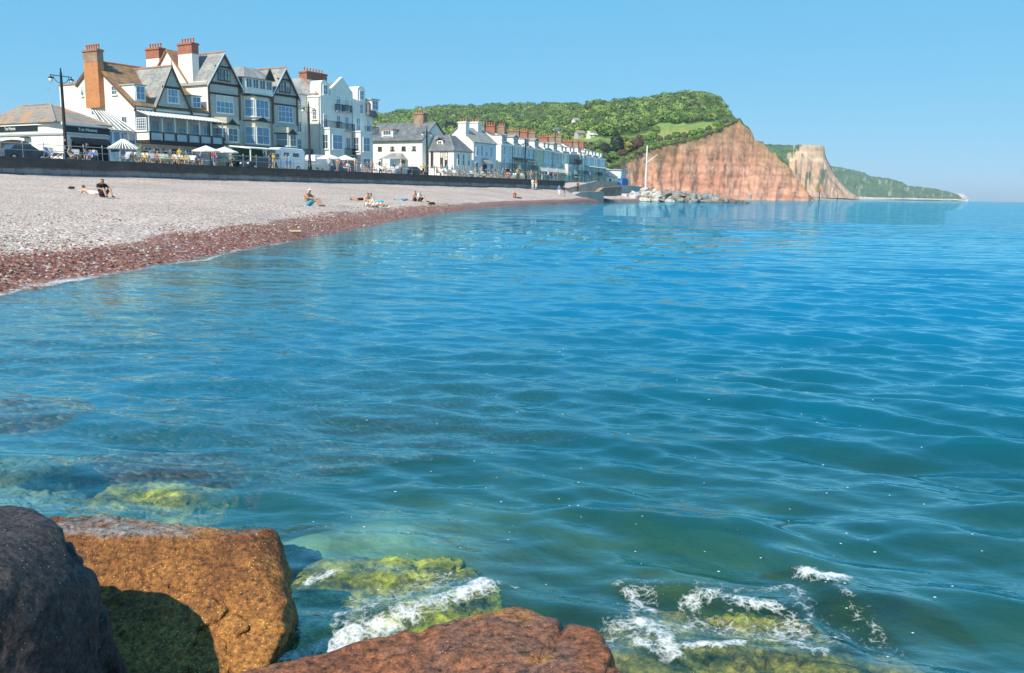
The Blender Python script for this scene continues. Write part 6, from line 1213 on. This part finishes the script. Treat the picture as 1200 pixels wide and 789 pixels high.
# ------------------------------------------------------------------ people
SLOTS = ['skin', 'top', 'bottom', 'hair', 'shoe']
def human_mesh(name, J, legs_bare=False, arms_bare=True, scale=1.0):
    names = list(J); idx = {n: i for i, n in enumerate(names)}
    E_ = [('pelvis', 'spine', 1), ('spine', 'chest', 1), ('chest', 'neck', 1), ('neck', 'head', 0), ('head', 'crown', 3)]
    for s in 'LR':
        E_ += [('chest', 'sh'+s, 1), ('sh'+s, 'el'+s, 1), ('el'+s, 'wr'+s, 0 if arms_bare else 1), ('wr'+s, 'ha'+s, 0), ('pelvis', 'hip'+s, 2), ('hip'+s, 'kn'+s, 2), ('kn'+s, 'an'+s, 0 if legs_bare else 2), ('an'+s, 'to'+s, 4)]
    RAD = {'pelvis': (.15, .12), 'spine': (.135, .105), 'chest': (.16, .115), 'neck': (.055, .055), 'head': (.092, .105), 'crown': (.08, .09), 'sh': (.07, .07), 'el': (.045, .045), 'wr': (.033, .033), 'ha': (.042, .022), 'hip': (.095, .1), 'kn': (.062, .062), 'an': (.042, .042), 'to': (.042, .03)}
    me = bpy.data.meshes.new(name); me.from_pydata([J[n] for n in names], [(idx[a], idx[b_]) for a, b_, _ in E_], []); o = bpy.data.objects.new(name, me); COL.objects.link(o)
    sk = o.modifiers.new('s', 'SKIN'); sk.use_smooth_shade = True; sb = o.modifiers.new('u', 'SUBSURF'); sb.levels = 1; sb.render_levels = 1
    for n in names:
        k = n if n in RAD else n[:2] if n[:2] in RAD else n[:3]; d = me.skin_vertices[0].data[idx[n]]; d.radius = RAD[k]; d.use_root = (n == 'pelvis')
    bpy.context.view_layer.update(); m2 = bpy.data.meshes.new_from_object(o.evaluated_get(bpy.context.evaluated_depsgraph_get())); bpy.data.objects.remove(o); m2.name = name
    P = {n: np.array(J[n]) for n in names}; hd = P['crown']-P['head']; hd = hd/np.linalg.norm(hd); nose = np.array(J.get('nose_dir', (0, 1, 0))) if 'nose_dir' in J else np.array([0, 1, 0])
    m2.materials.clear()
    for n in ('skin_light', 'cloth_white', 'cloth_navy', 'hair_brown', 'shoe'): m2.materials.append(MATS[n])
    for f in m2.polygons:
        c = np.array(f.center); best = 9; r = 0
        for a, b_, g_ in E_:
            A_ = P[a]; Bv = P[b_]-A_; t = np.clip((c-A_)@Bv/(Bv@Bv), 0, 1); d = np.linalg.norm(c-A_-t*Bv)
            if d < best: best = d; r = g_
        if r in (0, 3):
            q = c-P['head']
            if np.linalg.norm(q) < .24: r = 3 if (q@hd > .05 or (q[1] < -.035 and q@hd > -.05)) else 0
        f.material_index = r; f.use_smooth = True
    return m2
def mirror(J): 
    for k in list(J):
        if k.endswith('R'): x, y, z = J[k]; J.setdefault(k[:-1]+'L', (-x, y, z))
    return J
STAND = mirror({'pelvis': (0, 0, .96), 'spine': (0, .01, 1.14), 'chest': (0, 0, 1.36), 'neck': (0, 0, 1.5), 'head': (0, .02, 1.61), 'crown': (0, .0, 1.70), 'shR': (.18, 0, 1.42), 'elR': (.23, -.03, 1.14), 'wrR': (.23, .06, .9), 'haR': (.22, .1, .82), 'hipR': (.095, 0, .9), 'knR': (.10, .03, .5), 'anR': (.10, -.02, .09), 'toR': (.12, .14, .035)})
WALK = dict(STAND); WALK.update({'knR': (.1, .16, .52), 'anR': (.1, .26, .1), 'toR': (.11, .42, .05), 'knL': (-.1, -.02, .5), 'anL': (-.1, -.3, .14), 'toL': (-.11, -.17, .04), 'elR': (.23, -.14, 1.15), 'wrR': (.22, -.08, .93), 'haR': (.22, -.04, .85), 'elL': (-.23, .08, 1.16), 'wrL': (-.2, .25, 1.0), 'haL': (-.19, .31, .95)})
CHAIR = mirror({'pelvis': (0, 0, .54), 'spine': (0, -.02, .72), 'chest': (0, -.03, .94), 'neck': (0, -.02, 1.08), 'head': (0, .02, 1.19), 'crown': (0, .01, 1.28), 'shR': (.18, -.03, 1.0), 'elR': (.24, .06, .76), 'wrR': (.16, .28, .68), 'haR': (.12, .36, .66), 'hipR': (.1, .04, .52), 'knR': (.12, .46, .52), 'anR': (.12, .48, .1), 'toR': (.13, .64, .04)})
DECK = mirror({'pelvis': (0, .02, .36), 'spine': (0, -.12, .5), 'chest': (0, -.26, .68), 'neck': (0, -.34, .8), 'head': (0, -.36, .91), 'crown': (0, -.39, .99), 'shR': (.18, -.28, .74), 'elR': (.27, -.08, .56), 'wrR': (.2, .14, .52), 'haR': (.16, .21, .5), 'hipR': (.1, .08, .36), 'knR': (.12, .48, .46), 'anR': (.13, .66, .1), 'toR': (.15, .8, .05)})
GROUND = mirror({'pelvis': (0, 0, .13), 'spine': (0, -.04, .3), 'chest': (0, -.02, .52), 'neck': (0, .04, .66), 'head': (0, .1, .76), 'crown': (0, .11, .85), 'shR': (.18, .0, .57), 'elR': (.26, .18, .42), 'wrR': (.18, .4, .4), 'haR': (.14, .48, .42), 'hipR': (.1, .06, .12), 'knR': (.14, .46, .44), 'anR': (.13, .72, .08), 'toR': (.15, .88, .05)})
LEAN = mirror({'pelvis': (0, 0, .13), 'spine': (0, -.12, .27), 'chest': (0, -.25, .46), 'neck': (0, -.28, .6), 'head': (0, -.24, .71), 'crown': (0, -.24, .8), 'shR': (.18, -.26, .51), 'elR': (.26, -.42, .28), 'wrR': (.26, -.5, .05), 'haR': (.26, -.43, .04), 'hipR': (.1, .06, .12), 'knR': (.13, .5, .22), 'anR': (.12, .9, .07), 'toR': (.14, 1.0, .16)})
PRONE = mirror({'pelvis': (0, 0, .14), 'spine': (0, .18, .15), 'chest': (0, .38, .22), 'neck': (0, .52, .32), 'head': (0, .62, .40), 'crown': (0, .62, .49), 'shR': (.18, .4, .25), 'elR': (.24, .5, .05), 'wrR': (.12, .7, .05), 'haR': (.06, .76, .05), 'hipR': (.1, -.07, .12), 'knR': (.12, -.5, .08), 'anR': (.12, -.92, .09), 'toR': (.12, -1.04, .04)})
SUPINE = mirror({'pelvis': (0, 0, .13), 'spine': (0, .18, .12), 'chest': (0, .4, .14), 'neck': (0, .55, .13), 'head': (0, .68, .14), 'crown': (0, .76, .13), 'shR': (.19, .42, .12), 'elR': (.3, .2, .07), 'wrR': (.3, -.05, .06), 'haR': (.28, -.14, .06), 'hipR': (.1, -.07, .11), 'knR': (.12, -.48, .2), 'anR': (.12, -.86, .07), 'toR': (.14, -.92, .2)})
HM = {k: human_mesh('person_'+k, J, lb) for k, J, lb in (('stand', STAND, False), ('walk', WALK, True), ('chair', CHAIR, True), ('deck', DECK, True), ('ground', GROUND, True), ('lean', LEAN, True), ('prone', PRONE, True), ('supine', SUPINE, True))}
def person(kind, p, heading, top, bottom, label, hair='hair_brown', skin='skin_light', scale=1.0, shoe='shoe', group=None):
    o = bpy.data.objects.new('person', HM[kind]); o.location = tuple(p); o.rotation_euler = (0, 0, heading-math.pi/2); o.scale = (scale,)*3; link(o)
    for i, m_ in enumerate((skin, top, bottom, hair, shoe)): s = o.material_slots[i]; s.link = 'OBJECT'; s.material = MATS[m_]
    return tag(o, label, 'person', group)
def head_to(dx, dy): return math.atan2(dy, dx)
# beach
def towel(p, heading, L, W, mat, label):
    n = 8; V = []; F_ = []
    for i in range(n+1):
        for j in range(4): V.append(((j/3-.5)*W, (i/n-.5)*L, .02+.02*math.sin(i*2.1+j)*(i % 2)))
    k = len(V); V += [(x, y, z-.03) for x, y, z in V]
    for i in range(n):
        for j in range(3): a = i*4+j; F_ += [(a, a+1, a+5, a+4), (k+a+4, k+a+5, k+a+1, k+a)]
    o = MB().add(V, F_).build('beach_towel', mat); o.location = tuple(p); o.rotation_euler = (0, 0, heading-math.pi/2); return tag(o, label, 'towel')
def bag(p, s, mat, label):
    o = MB().lathe([(.5, 0), (.62, .15), (.6, .45), (.4, .62), (.12, .66)], (0, 0, 0), 9).build('beach_bag', mat, smooth=True); o.scale = (s*1.4, s*.8, s); o.location = tuple(p); return tag(o, label, 'bag')
p = hit_beach(107, 229); h = head_to(-1, .55); person('prone', p+np.array([0, 0, .02]), h, 'skin_light', 'cloth_white', 'sunbather in white swimwear lying on her front beside the man in black', 'hair_brown'); towel(p+np.array([-.5, .28, .0]), h, 1.8, .75, 'cloth_white', 'white towel under the sunbather lying by the man in black')
p2 = hit_beach(84, 221.5); bag(p2, .24, 'cloth_black', 'black bag on the shingle at the head of the lying sunbather')
p = hit_beach(120, 232); person('ground', p, head_to(.75, -.65), 'cloth_black', 'cloth_navy', 'man in black shirt sitting with knees up on the shingle', 'hair_brown', 'skin_tan', 1.05)
p = hit_beach(361, 242.5); person('ground', p, head_to(.9, -.35), 'skin_tan', 'cloth_turquoise', 'bare chested man in white cap sitting on the shingle in turquoise shorts', 'cloth_white', 'skin_tan', 1.05); towel(p+np.array([-.2, .1, 0]), head_to(1, 0), 1.1, .8, 'cloth_turquoise', 'small turquoise towel under the man in the white cap')
p = hit_beach(421, 235.5); person('supine', p, head_to(-1, .4), 'skin_tan', 'cloth_black', 'sunbather in black swimwear lying flat behind the sitting woman', 'hair_brown', 'skin_tan')
p = hit_beach(438, 243); person('lean', p, head_to(.8, -.6), 'cloth_white', 'cloth_white', 'woman in white leaning back on her hands on the shingle', 'hair_brown', 'skin_tan'); p = hit_beach(430, 243); person('ground', p, head_to(.7, -.7), 'skin_light', 'cloth_white', 'bather in white sitting on the shingle close beside the woman leaning back', 'hair_brown', 'skin_light', .95); bag(hit_beach(445, 238), .3, 'cloth_turquoise', 'turquoise bag on the shingle beside the sitting woman')
p = hit_beach(472, 236); person('supine', p, head_to(-1, .3), 'cloth_turquoise', 'cloth_blue', 'person in blue lying flat beside two sitting companions', 'hair_brown'); towel(p+np.array([0, 0, 0]), head_to(-1, .3), 2.3, .9, 'cloth_turquoise', 'long turquoise towel spread under the person in blue')
p = hit_beach(486, 236.5); person('ground', p, head_to(.6, -.8), 'skin_light', 'cloth_navy', 'bare chested person sitting on the shingle with a companion in white', 'hair_brown', 'skin_tan'); p = hit_beach(491, 237); person('ground', p, head_to(.9, -.4), 'cloth_white', 'cloth_black', 'person in white top and black trousers sitting on the shingle', 'hair_fair'); bag(hit_beach(506, 240), .3, 'cloth_black', 'small black bag standing alone on the shingle')
o = MB().bar((-.38, 0, .05), (.38, .1, .09), .05, 6, .04).build('driftwood', 'timber_pale'); p = hit_beach(344, 274); o.location = tuple(p); o.rotation_euler = (0, 0, -.9); tag(o, 'bleached stick of driftwood lying at the wet shingle edge', 'driftwood')
for px, py, k, tp, bt, lab in ((624, 222.5, 'stand', 'cloth_white', 'cloth_white', 'person all in white standing at the foot of the sea wall'), (628, 222.5, 'stand', 'cloth_orange', 'cloth_white', 'person in orange top standing at the foot of the sea wall'), (603, 232.5, 'ground', 'cloth_red', 'cloth_black', 'person in red sitting far along the shingle'), (608, 233, 'supine', 'cloth_black', 'cloth_black', 'person in black lying far along the shingle'), (661, 231, 'walk', 'cloth_black', 'cloth_grey', 'person in black walking on the beach by the slipway'), (655, 230, 'stand', 'cloth_blue', 'cloth_white', 'person in blue standing on the beach by the slipway'), (703, 233, 'ground', 'cloth_orange', 'cloth_brown', 'person in orange sitting on the beach near the pale boulders'), (698, 232, 'ground', 'cloth_navy', 'cloth_navy', 'person in navy sitting on the beach near the pale boulders')):
    p = hit_beach(px, py); person(k, p, head_to(-.4+.01*(px % 90), -.9), tp, bt, lab)

person('stand', F1.w(ua+5, 70.0, -1.72), head_to(0, -1), 'cloth_brown', 'cloth_black', 'person in brown standing on the slipway apron')
# promenade furniture
def deckchair_proto(sl):
    b = MB()
    for s in (-.3, .3):
        b.bar((s, .62, .02), (s, -.55, .98), .022, 4); b.bar((s*.9, -.5, .02), (s*.9, .55, .52), .022, 4); b.bar((s*.95, -.2, .7), (s*.95, -.62, .05), .018, 4)
    for y, z in ((-.55, .98), (.55, .52), (.62, .05), (-.5, .05)): b.bar((-.31, y, z), (.31, y, z), .02, 4)
    s_ = MB(); pts = [(-.55, .98), (-.36, .68), (-.14, .40), (.08, .29), (.30, .34), (.55, .52)]; n = len(pts); V = [(-.26, y, z) for y, z in pts]+[(.26, y, z) for y, z in pts]; V += [(x, y, z-.015) for x, y, z in V]
    s_.add(V, [(i, i+1, n+i+1, n+i) for i in range(n-1)]+[(2*n+i, 3*n+i, 3*n+i+1, 2*n+i+1) for i in range(n-1)])
    fm = b.mesh('frame'); fm.materials.append(MATS['timber_pale']); sm = s_.mesh('sling'); sm.materials.append(MATS[sl]); return fm, sm
DC = {'blue striped': deckchair_proto('sling_blue'), 'green striped': deckchair_proto('sling_green'), 'red striped': deckchair_proto('sling_red'), 'white': deckchair_proto('cloth_white'), 'plain blue': deckchair_proto('cloth_blue'), 'orange': deckchair_proto('cloth_orange')}
def place_of(px):
    return 'before the sign fronted pub' if px < 128 else 'before the veranda hotel' if px < 246 else 'before the twin gabled house' if px < 352 else 'before the tall white hotel' if px < 440 else 'before the slate roofed house' if px < 560 else 'along the terrace'
def deckchair(px, v, col, heading, occ=0):
    u = u_at(px, v); r = froot('deckchair', F1, u, v, '%s %s deckchair on the promenade %s' % ('occupied' if occ else 'empty', col, place_of(px)), 'deckchair', 'deckchairs on the promenade'); r.rotation_euler = (0, 0, heading-math.pi/2)
    for n, m_ in zip(('frame', 'sling'), DC[col]): link(bpy.data.objects.new(n, m_), r)
    return F1.w(u, v)
SEA = math.atan2(F1.Y[1]*-1, F1.Y[0]*-1)      # heading towards the sea
STREET = math.atan2(F1.X[1], F1.X[0])
pr = random.Random(23); cols = list(CLOTH); used = set()
def pick_person(px, v, kind, p=None, heading=None):
    for _ in range(40):
        tp, bt = pr.choice(cols), pr.choice(['white', 'navy', 'black', 'grey', 'beige', 'blue', 'brown'])
        lab = '%s in %s top and %s %s %s' % ('person', tp, bt, {'stand': 'trousers standing', 'walk': 'shorts strolling', 'chair': 'shorts seated upright', 'deck': 'shorts reclining'}[kind], place_of(px))
        if lab not in used: break
    used.add(lab)
    if p is None: p = F1.w(u_at(px, v), v)
    person(kind, p, SEA+pr.uniform(-.9, .9) if heading is None else heading, 'cloth_'+tp, 'cloth_'+bt, lab, pr.choice(['hair_brown', 'hair_brown', 'hair_fair', 'hair_grey', 'cloth_white']), pr.choice(['skin_light', 'skin_tan']), pr.uniform(.93, 1.06), 'shoe', 'people on the promenade')
for px, v, c, occ in ((62, 72.2, 'plain blue', 0), (68, 72.6, 'white', 0), (87, 72.4, 'white', 1), (92, 73.0, 'blue striped', 0), (106, 72.6, 'red striped', 1), (112, 73.2, 'plain blue', 0), (148, 72.4, 'blue striped', 0), (154, 72.6, 'white', 1), (160, 72.4, 'red striped', 1), (165, 73.4, 'orange', 1), (171, 72.4, 'white', 1), (176, 73.6, 'red striped', 1), (181, 72.5, 'blue striped', 0), (187, 73.2, 'orange', 1), (192, 72.4, 'green striped', 0), (197, 72.5, 'green striped', 0), (203, 73.0, 'red striped', 1), (208, 72.4, 'white', 1), (214, 73.4, 'white', 1), (219, 72.5, 'blue striped', 1), (225, 72.6, 'white', 0), (231, 73.2, 'orange', 1), (441, 72.6, 'white', 0), (448, 72.6, 'blue striped', 1), (454, 73.2, 'white', 1), (430, 72.4, 'white', 1), (521, 72.5, 'white', 1), (527, 73, 'blue striped', 1), (533, 72.5, 'white', 1), (540, 73, 'red striped', 1), (547, 72.5, 'white', 1), (553, 72.5, 'blue striped', 0), (560, 73, 'white', 1), (568, 72.5, 'white', 1), (576, 73, 'red striped', 1), (585, 72.5, 'white', 1), (594, 72.5, 'orange', 1), (602, 73, 'white', 1), (612, 72.5, 'blue striped', 1)):
    hd = SEA+pr.uniform(-1.3, .5); p = deckchair(px, v, c, hd, occ)
    if occ: pick_person(px, v, 'deck', p, hd)
for px, v, k in ((79, 72.0, 'stand'), (84, 73.8, 'chair'), (104, 75.0, 'stand'), (167, 74.5, 'stand'), (171, 75.5, 'walk'), (178, 74.8, 'chair'), (186, 75.4, 'chair'), (196, 76, 'walk'), (212, 74.6, 'stand'), (220, 75.4, 'chair'), (227, 74.2, 'stand'), (236, 74.8, 'chair'), (252, 76, 'walk'), (272, 76, 'walk'), (318, 73.5, 'walk'), (321, 73.8, 'stand'), (336, 74, 'walk'), (340, 74.5, 'walk'), (386, 74, 'stand'), (396, 75, 'walk'), (403, 74, 'chair'), (408, 75, 'chair'), (416, 73, 'stand'), (418, 74, 'stand'), (424, 75, 'chair'), (436, 74, 'stand'), (445, 74, 'stand'), (462, 74, 'walk'), (470, 75, 'stand'), (496, 74, 'walk'), (500, 75, 'walk'), (509, 73, 'stand'), (512, 74, 'chair'), (517, 74, 'stand'), (524, 75, 'stand'), (530, 75, 'walk'), (537, 74.6, 'stand'), (544, 75, 'stand'), (551, 74.5, 'chair'), (557, 75, 'stand'), (564, 74.5, 'stand'), (572, 75, 'walk'), (580, 74.5, 'stand'), (589, 75, 'stand'), (598, 74.5, 'walk'), (606, 75, 'stand'), (616, 74, 'stand'), (622, 75, 'walk'), (628, 74, 'stand'), (635, 75, 'stand'), (642, 74, 'stand'), (648, 75, 'walk'), (653, 74, 'stand')):
    pick_person(px, v, k)
def parasol(px, v, h, wd, mat, label):
    u = u_at(px, v); r = froot('parasol', F1, u, v, label, 'parasol'); n = 8
    V = [(0, 0, h)]+[(wd*math.cos(2*math.pi*i/n), wd*math.sin(2*math.pi*i/n), h-.55) for i in range(n)]+[(wd*math.cos(2*math.pi*i/n), wd*math.sin(2*math.pi*i/n), h-.68) for i in range(n)]+[(0, 0, h-.08)]
    MB().add(V, [(0, 1+i, 1+(i+1) % n) for i in range(n)]+[(1+i, 9+i, 9+(i+1) % n, 1+(i+1) % n) for i in range(n)]+[(17, 9+(i+1) % n, 9+i) for i in range(n)]).build('canopy', mat, r); MB().bar((0, 0, 0), (0, 0, h-.05), .03, 6).build('pole', 'timber_pale', r); MB().lathe([(.3, 0), (.3, .08), (.06, .12)], (0, 0, 0), 10).build('base', 'concrete', r)
def table(px, v, label):
    u = u_at(px, v); r = froot('cafe_table', F1, u, v, label, 'table'); MB().lathe([(.45, .70), (.46, .74)], (0, 0, 0), 12).build('table_top', 'trim_white', r); MB().bar((0, 0, 0), (0, 0, .7), .035, 6).build('leg', 'trim_grey', r); MB().lathe([(.25, 0), (.22, .04)], (0, 0, 0), 10).build('base', 'trim_grey', r)
parasol(243, 77.5, 2.3, 1.45, 'awning_white', 'white parasol at the corner of the veranda hotel'); parasol(264.5, 77.5, 2.3, 1.45, 'awning_white', 'white parasol before the first bay of the twin gabled house'); parasol(386, 78, 2.3, 1.5, 'awning_white', 'white parasol before the tall white hotel corner'); parasol(405, 78, 2.3, 1.5, 'awning_white', 'white parasol over tables before the tall white hotel')
table(243, 77.5, 'white cafe table under the parasol at the veranda hotel'); table(264.5, 77.5, 'white cafe table under the parasol before the twin gabled house'); table(405, 78, 'white cafe table under the hotel parasol'); table(88, 74.4, 'white cafe table beside the tall lamp post')
# striped roofed kiosk and glazed shelter
r_ = froot('kiosk', F1, u_at(147, 80), 80, 'small blue kiosk with white striped pointed roof before the hotel', 'kiosk')
r_.scale = (.62, .62, .8); MB().box(-1.5, 1.5, -1.2, 1.2, 0, 1.9).build('body', 'glass_blue', r_); b = MB()
for x in (-1.5, -.5, .5, 1.5): b.box(x-.06, x+.06, -1.26, -1.2, 0, 1.9)
b.box(-1.56, 1.56, -1.28, -1.22, .9, 1.0); b.build('frame', 'trim_white', r_)
rf = MB().slab([(-1.9, -1.6, 1.85), (1.9, -1.6, 1.85), (0.2, 0, 3.05), (-.2, 0, 3.05)], .06).slab([(-1.9, 1.6, 1.85), (1.9, 1.6, 1.85), (.2, 0, 3.05), (-.2, 0, 3.05)], .06).slab([(-1.9, -1.6, 1.85), (-.2, 0, 3.05), (-1.9, 1.6, 1.85)], .06).slab([(1.9, -1.6, 1.85), (.2, 0, 3.05), (1.9, 1.6, 1.85)], .06).build('roof', 'slate', r_)
for k in range(7): f = k/6; MB().bar((-1.85+3.7*f, -1.6, 1.92), (-.2+.4*f, 0, 3.1), .09, 4).build('roof_stripe', 'awning_white', rf)
for k in range(5): f = k/4; MB().bar((-1.9, 1.6-3.2*f, 1.92), (-.22, 0, 3.1), .08, 4).build('roof_stripe', 'awning_white', rf)
u = u_at(287, 80); r_ = froot('shelter', F1, u, 80, 'open shelter with flat white awning on posts before the twin gabled house', 'shelter')
MB().slab([(-.4, -1.5, 2.45), (4.6, -1.5, 2.45), (4.6, 2, 2.75), (-.4, 2, 2.75)], .12).build('awning', 'awning_white', r_)
for x in (-.2, 2.1, 4.4): MB().box(x-.06, x+.06, -1.4, -1.28, 0, 2.45).build('post', 'trim_white', r_)
MB().box(-.2, 4.4, 1.8, 1.9, 0, 2.5).build('back_screen', 'cloth_green', r_); MB().box(0, 1.9, -.3, .5, 0, .9).build('counter', 'interior_dark', r_)
# vehicles
def vehicle(px, v, L, prof, glass, paint, label, cat, name, W=1.7, rw=.3, flip=False):
    u = u_at(px, v); r = froot(name, F1, u, v, label, cat); n = len(prof)
    if flip: prof = [(L-x, z) for x, z in prof][::-1]; glass = [[(L-x, z) for x, z in g_][::-1] for g_ in glass]
    V = []
    for ins, y in ((.0, -W/2+.12), (-.0, -W/2), (0, W/2), (0, W/2-.12)): pass
    def ring(y, k): return [(x, y, (z if z < .95 else .95+(z-.95)*k)) for x, z in prof]
    rows = [ring(-W/2+.14, 1.0), ring(-W/2, .985), ring(W/2, .985), ring(W/2-.14, 1.0)]
    rows[0] = [(x, -W/2+(.16 if z > 1.0 else .03), z) for x, z in prof]; rows[1] = [(x, -W/2+(.10 if z > 1.0 else 0), z*.97+.01) for x, z in prof]; rows[2] = [(x, W/2-(.10 if z > 1.0 else 0), z*.97+.01) for x, z in prof]; rows[3] = [(x, W/2-(.16 if z > 1.0 else .03), z) for x, z in prof]
    rows = [rows[1], rows[0], rows[3], rows[2]]
    for rr in rows: V += rr
    F_ = [tuple(range(n)), tuple(range(4*n-1, 3*n-1, -1))]
    for k in range(3): F_ += [(k*n+i, (k+1)*n+i, (k+1)*n+(i+1) % n, k*n+(i+1) % n) for i in range(n)]
    MB().add(V, F_).build('body', paint, r)
    for g_ in glass: MB().ext(g_, -W/2+.06, 'y', -W/2+.095).build('window', 'glass_dark', r); MB().ext(g_, W/2-.095, 'y', W/2-.06).build('window', 'glass_dark', r)
    for x in (L*.19, L*.80):
        for s in (-1, 1):
            w_ = MB().bar((x, s*(W/2-.18), rw), (x, s*(W/2+.02), rw), rw, 14).build('wheel', 'tyre', r); MB().bar((x, s*(W/2-.1), rw), (x, s*(W/2+.035), rw), rw*.58, 10).build('rim', 'chrome', w_)
    fx = L+.01 if not flip else -.01
    for s in (-1, 1): MB().box(min(fx, fx-.08 if not flip else fx+.08), max(fx, fx-.08 if not flip else fx+.08), s*W*.36-.13, s*W*.36+.13, .62, .78).build('headlight', 'lamp_glass', r); MB().box(*((-.02, .06) if not flip else (L-.06, L+.02)), s*W*.38-.09, s*W*.38+.09, .65, .85).build('tail_light', 'cloth_red', r)
    return r
CARP = [(0, .32), (0, .78), (.1, .92), (.55, .98), (1.0, 1.40), (2.5, 1.43), (3.15, .98), (4.05, .84), (4.15, .6), (4.15, .32), (3.75, .25), (.4, .25)]
CARG = [[(.82, 1.0), (1.1, 1.34), (1.75, 1.36), (1.75, 1.0)], [(1.83, 1.0), (1.83, 1.36), (2.42, 1.36), (2.9, 1.0)]]
VANP = [(0, .35), (0, 2.1), (.15, 2.2), (3.4, 2.2), (3.7, 2.05), (4.3, 1.15), (5.0, .95), (5.1, .5), (5.1, .35), (4.7, .28), (.4, .28)]
VANG = [[(3.15, 1.2), (3.15, 1.9), (3.6, 1.9), (4.05, 1.2)]]
HOMEP = [(0, .4), (0, 2.5), (.3, 2.75), (3.9, 2.8), (4.7, 2.45), (5.0, 1.75), (5.3, 1.2), (5.9, 1.0), (6.0, .5), (6.0, .38), (5.5, .3), (.5, .3)]
HOMEG = [[(1.0, 1.6), (1.0, 2.2), (2.0, 2.2), (2.0, 1.6)], [(2.6, 1.6), (2.6, 2.2), (3.4, 2.2), (3.4, 1.6)], [(4.2, 1.35), (4.2, 2.0), (4.7, 2.0), (5.0, 1.35)]]
vehicle(2, 80.6, 4.15, CARP, CARG, 'paint_dark', 'black car parked before the white arched wall of the pub', 'car', 'parked_car'); vehicle(287, 78.6, 4.15, CARP, CARG, 'paint_dark', 'dark car parked before the flat awning of the open shelter', 'car', 'parked_car', flip=True)
vehicle(308, 80.6, 6.0, HOMEP, HOMEG, 'paint_white', 'white motorhome parked before the twin gabled house', 'motorhome', 'motorhome', 2.1, .34, True)
vehicle(344, 80.6, 4.15, CARP, CARG, 'paint_white', 'white car parked behind the second lamp post', 'car', 'parked_car', flip=True); vehicle(364, 80.8, 5.1, VANP, VANG, 'paint_white', 'white van parked before the tall white hotel', 'van', 'parked_van', 1.9, .33)
vehicle(260, 80.6, 4.15, CARP, CARG, 'paint_green', 'dark green car parked under the parasols of the twin gabled house', 'car', 'parked_car'); vehicle(382, 80.6, 4.15, CARP, CARG, 'paint_blue', 'blue car parked beside the tall white hotel parasols', 'car', 'parked_car'); vehicle(472, 80.6, 4.15, CARP, CARG, 'paint_dark', 'dark car parked before the slate roofed house veranda', 'car', 'parked_car'); vehicle(458, 80.6, 4.15, CARP, CARG, 'paint_silver', 'silver car parked between the hotel porch and the dark car', 'car', 'parked_car')

# ------------------------------------------------------------------ sea air
mh, th_, bh = new_mat('sea_haze'); th_.nodes.remove(bh); pv = th_.nodes.new('ShaderNodeVolumePrincipled'); pv.inputs['Color'].default_value = (.72, .86, 1.0, 1); pv.inputs['Density'].default_value = .00012; pv.inputs['Anisotropy'].default_value = 0.0
th_.links.new(pv.outputs[0], th_.nodes['Material Output'].inputs['Volume'])
hz = MB().box(-46000, 46000, -46000, 46000, -30, 140).build('haze', 'sea_haze'); tag(hz, 'thin blue sea haze over the bay', 'haze', kind='stuff')
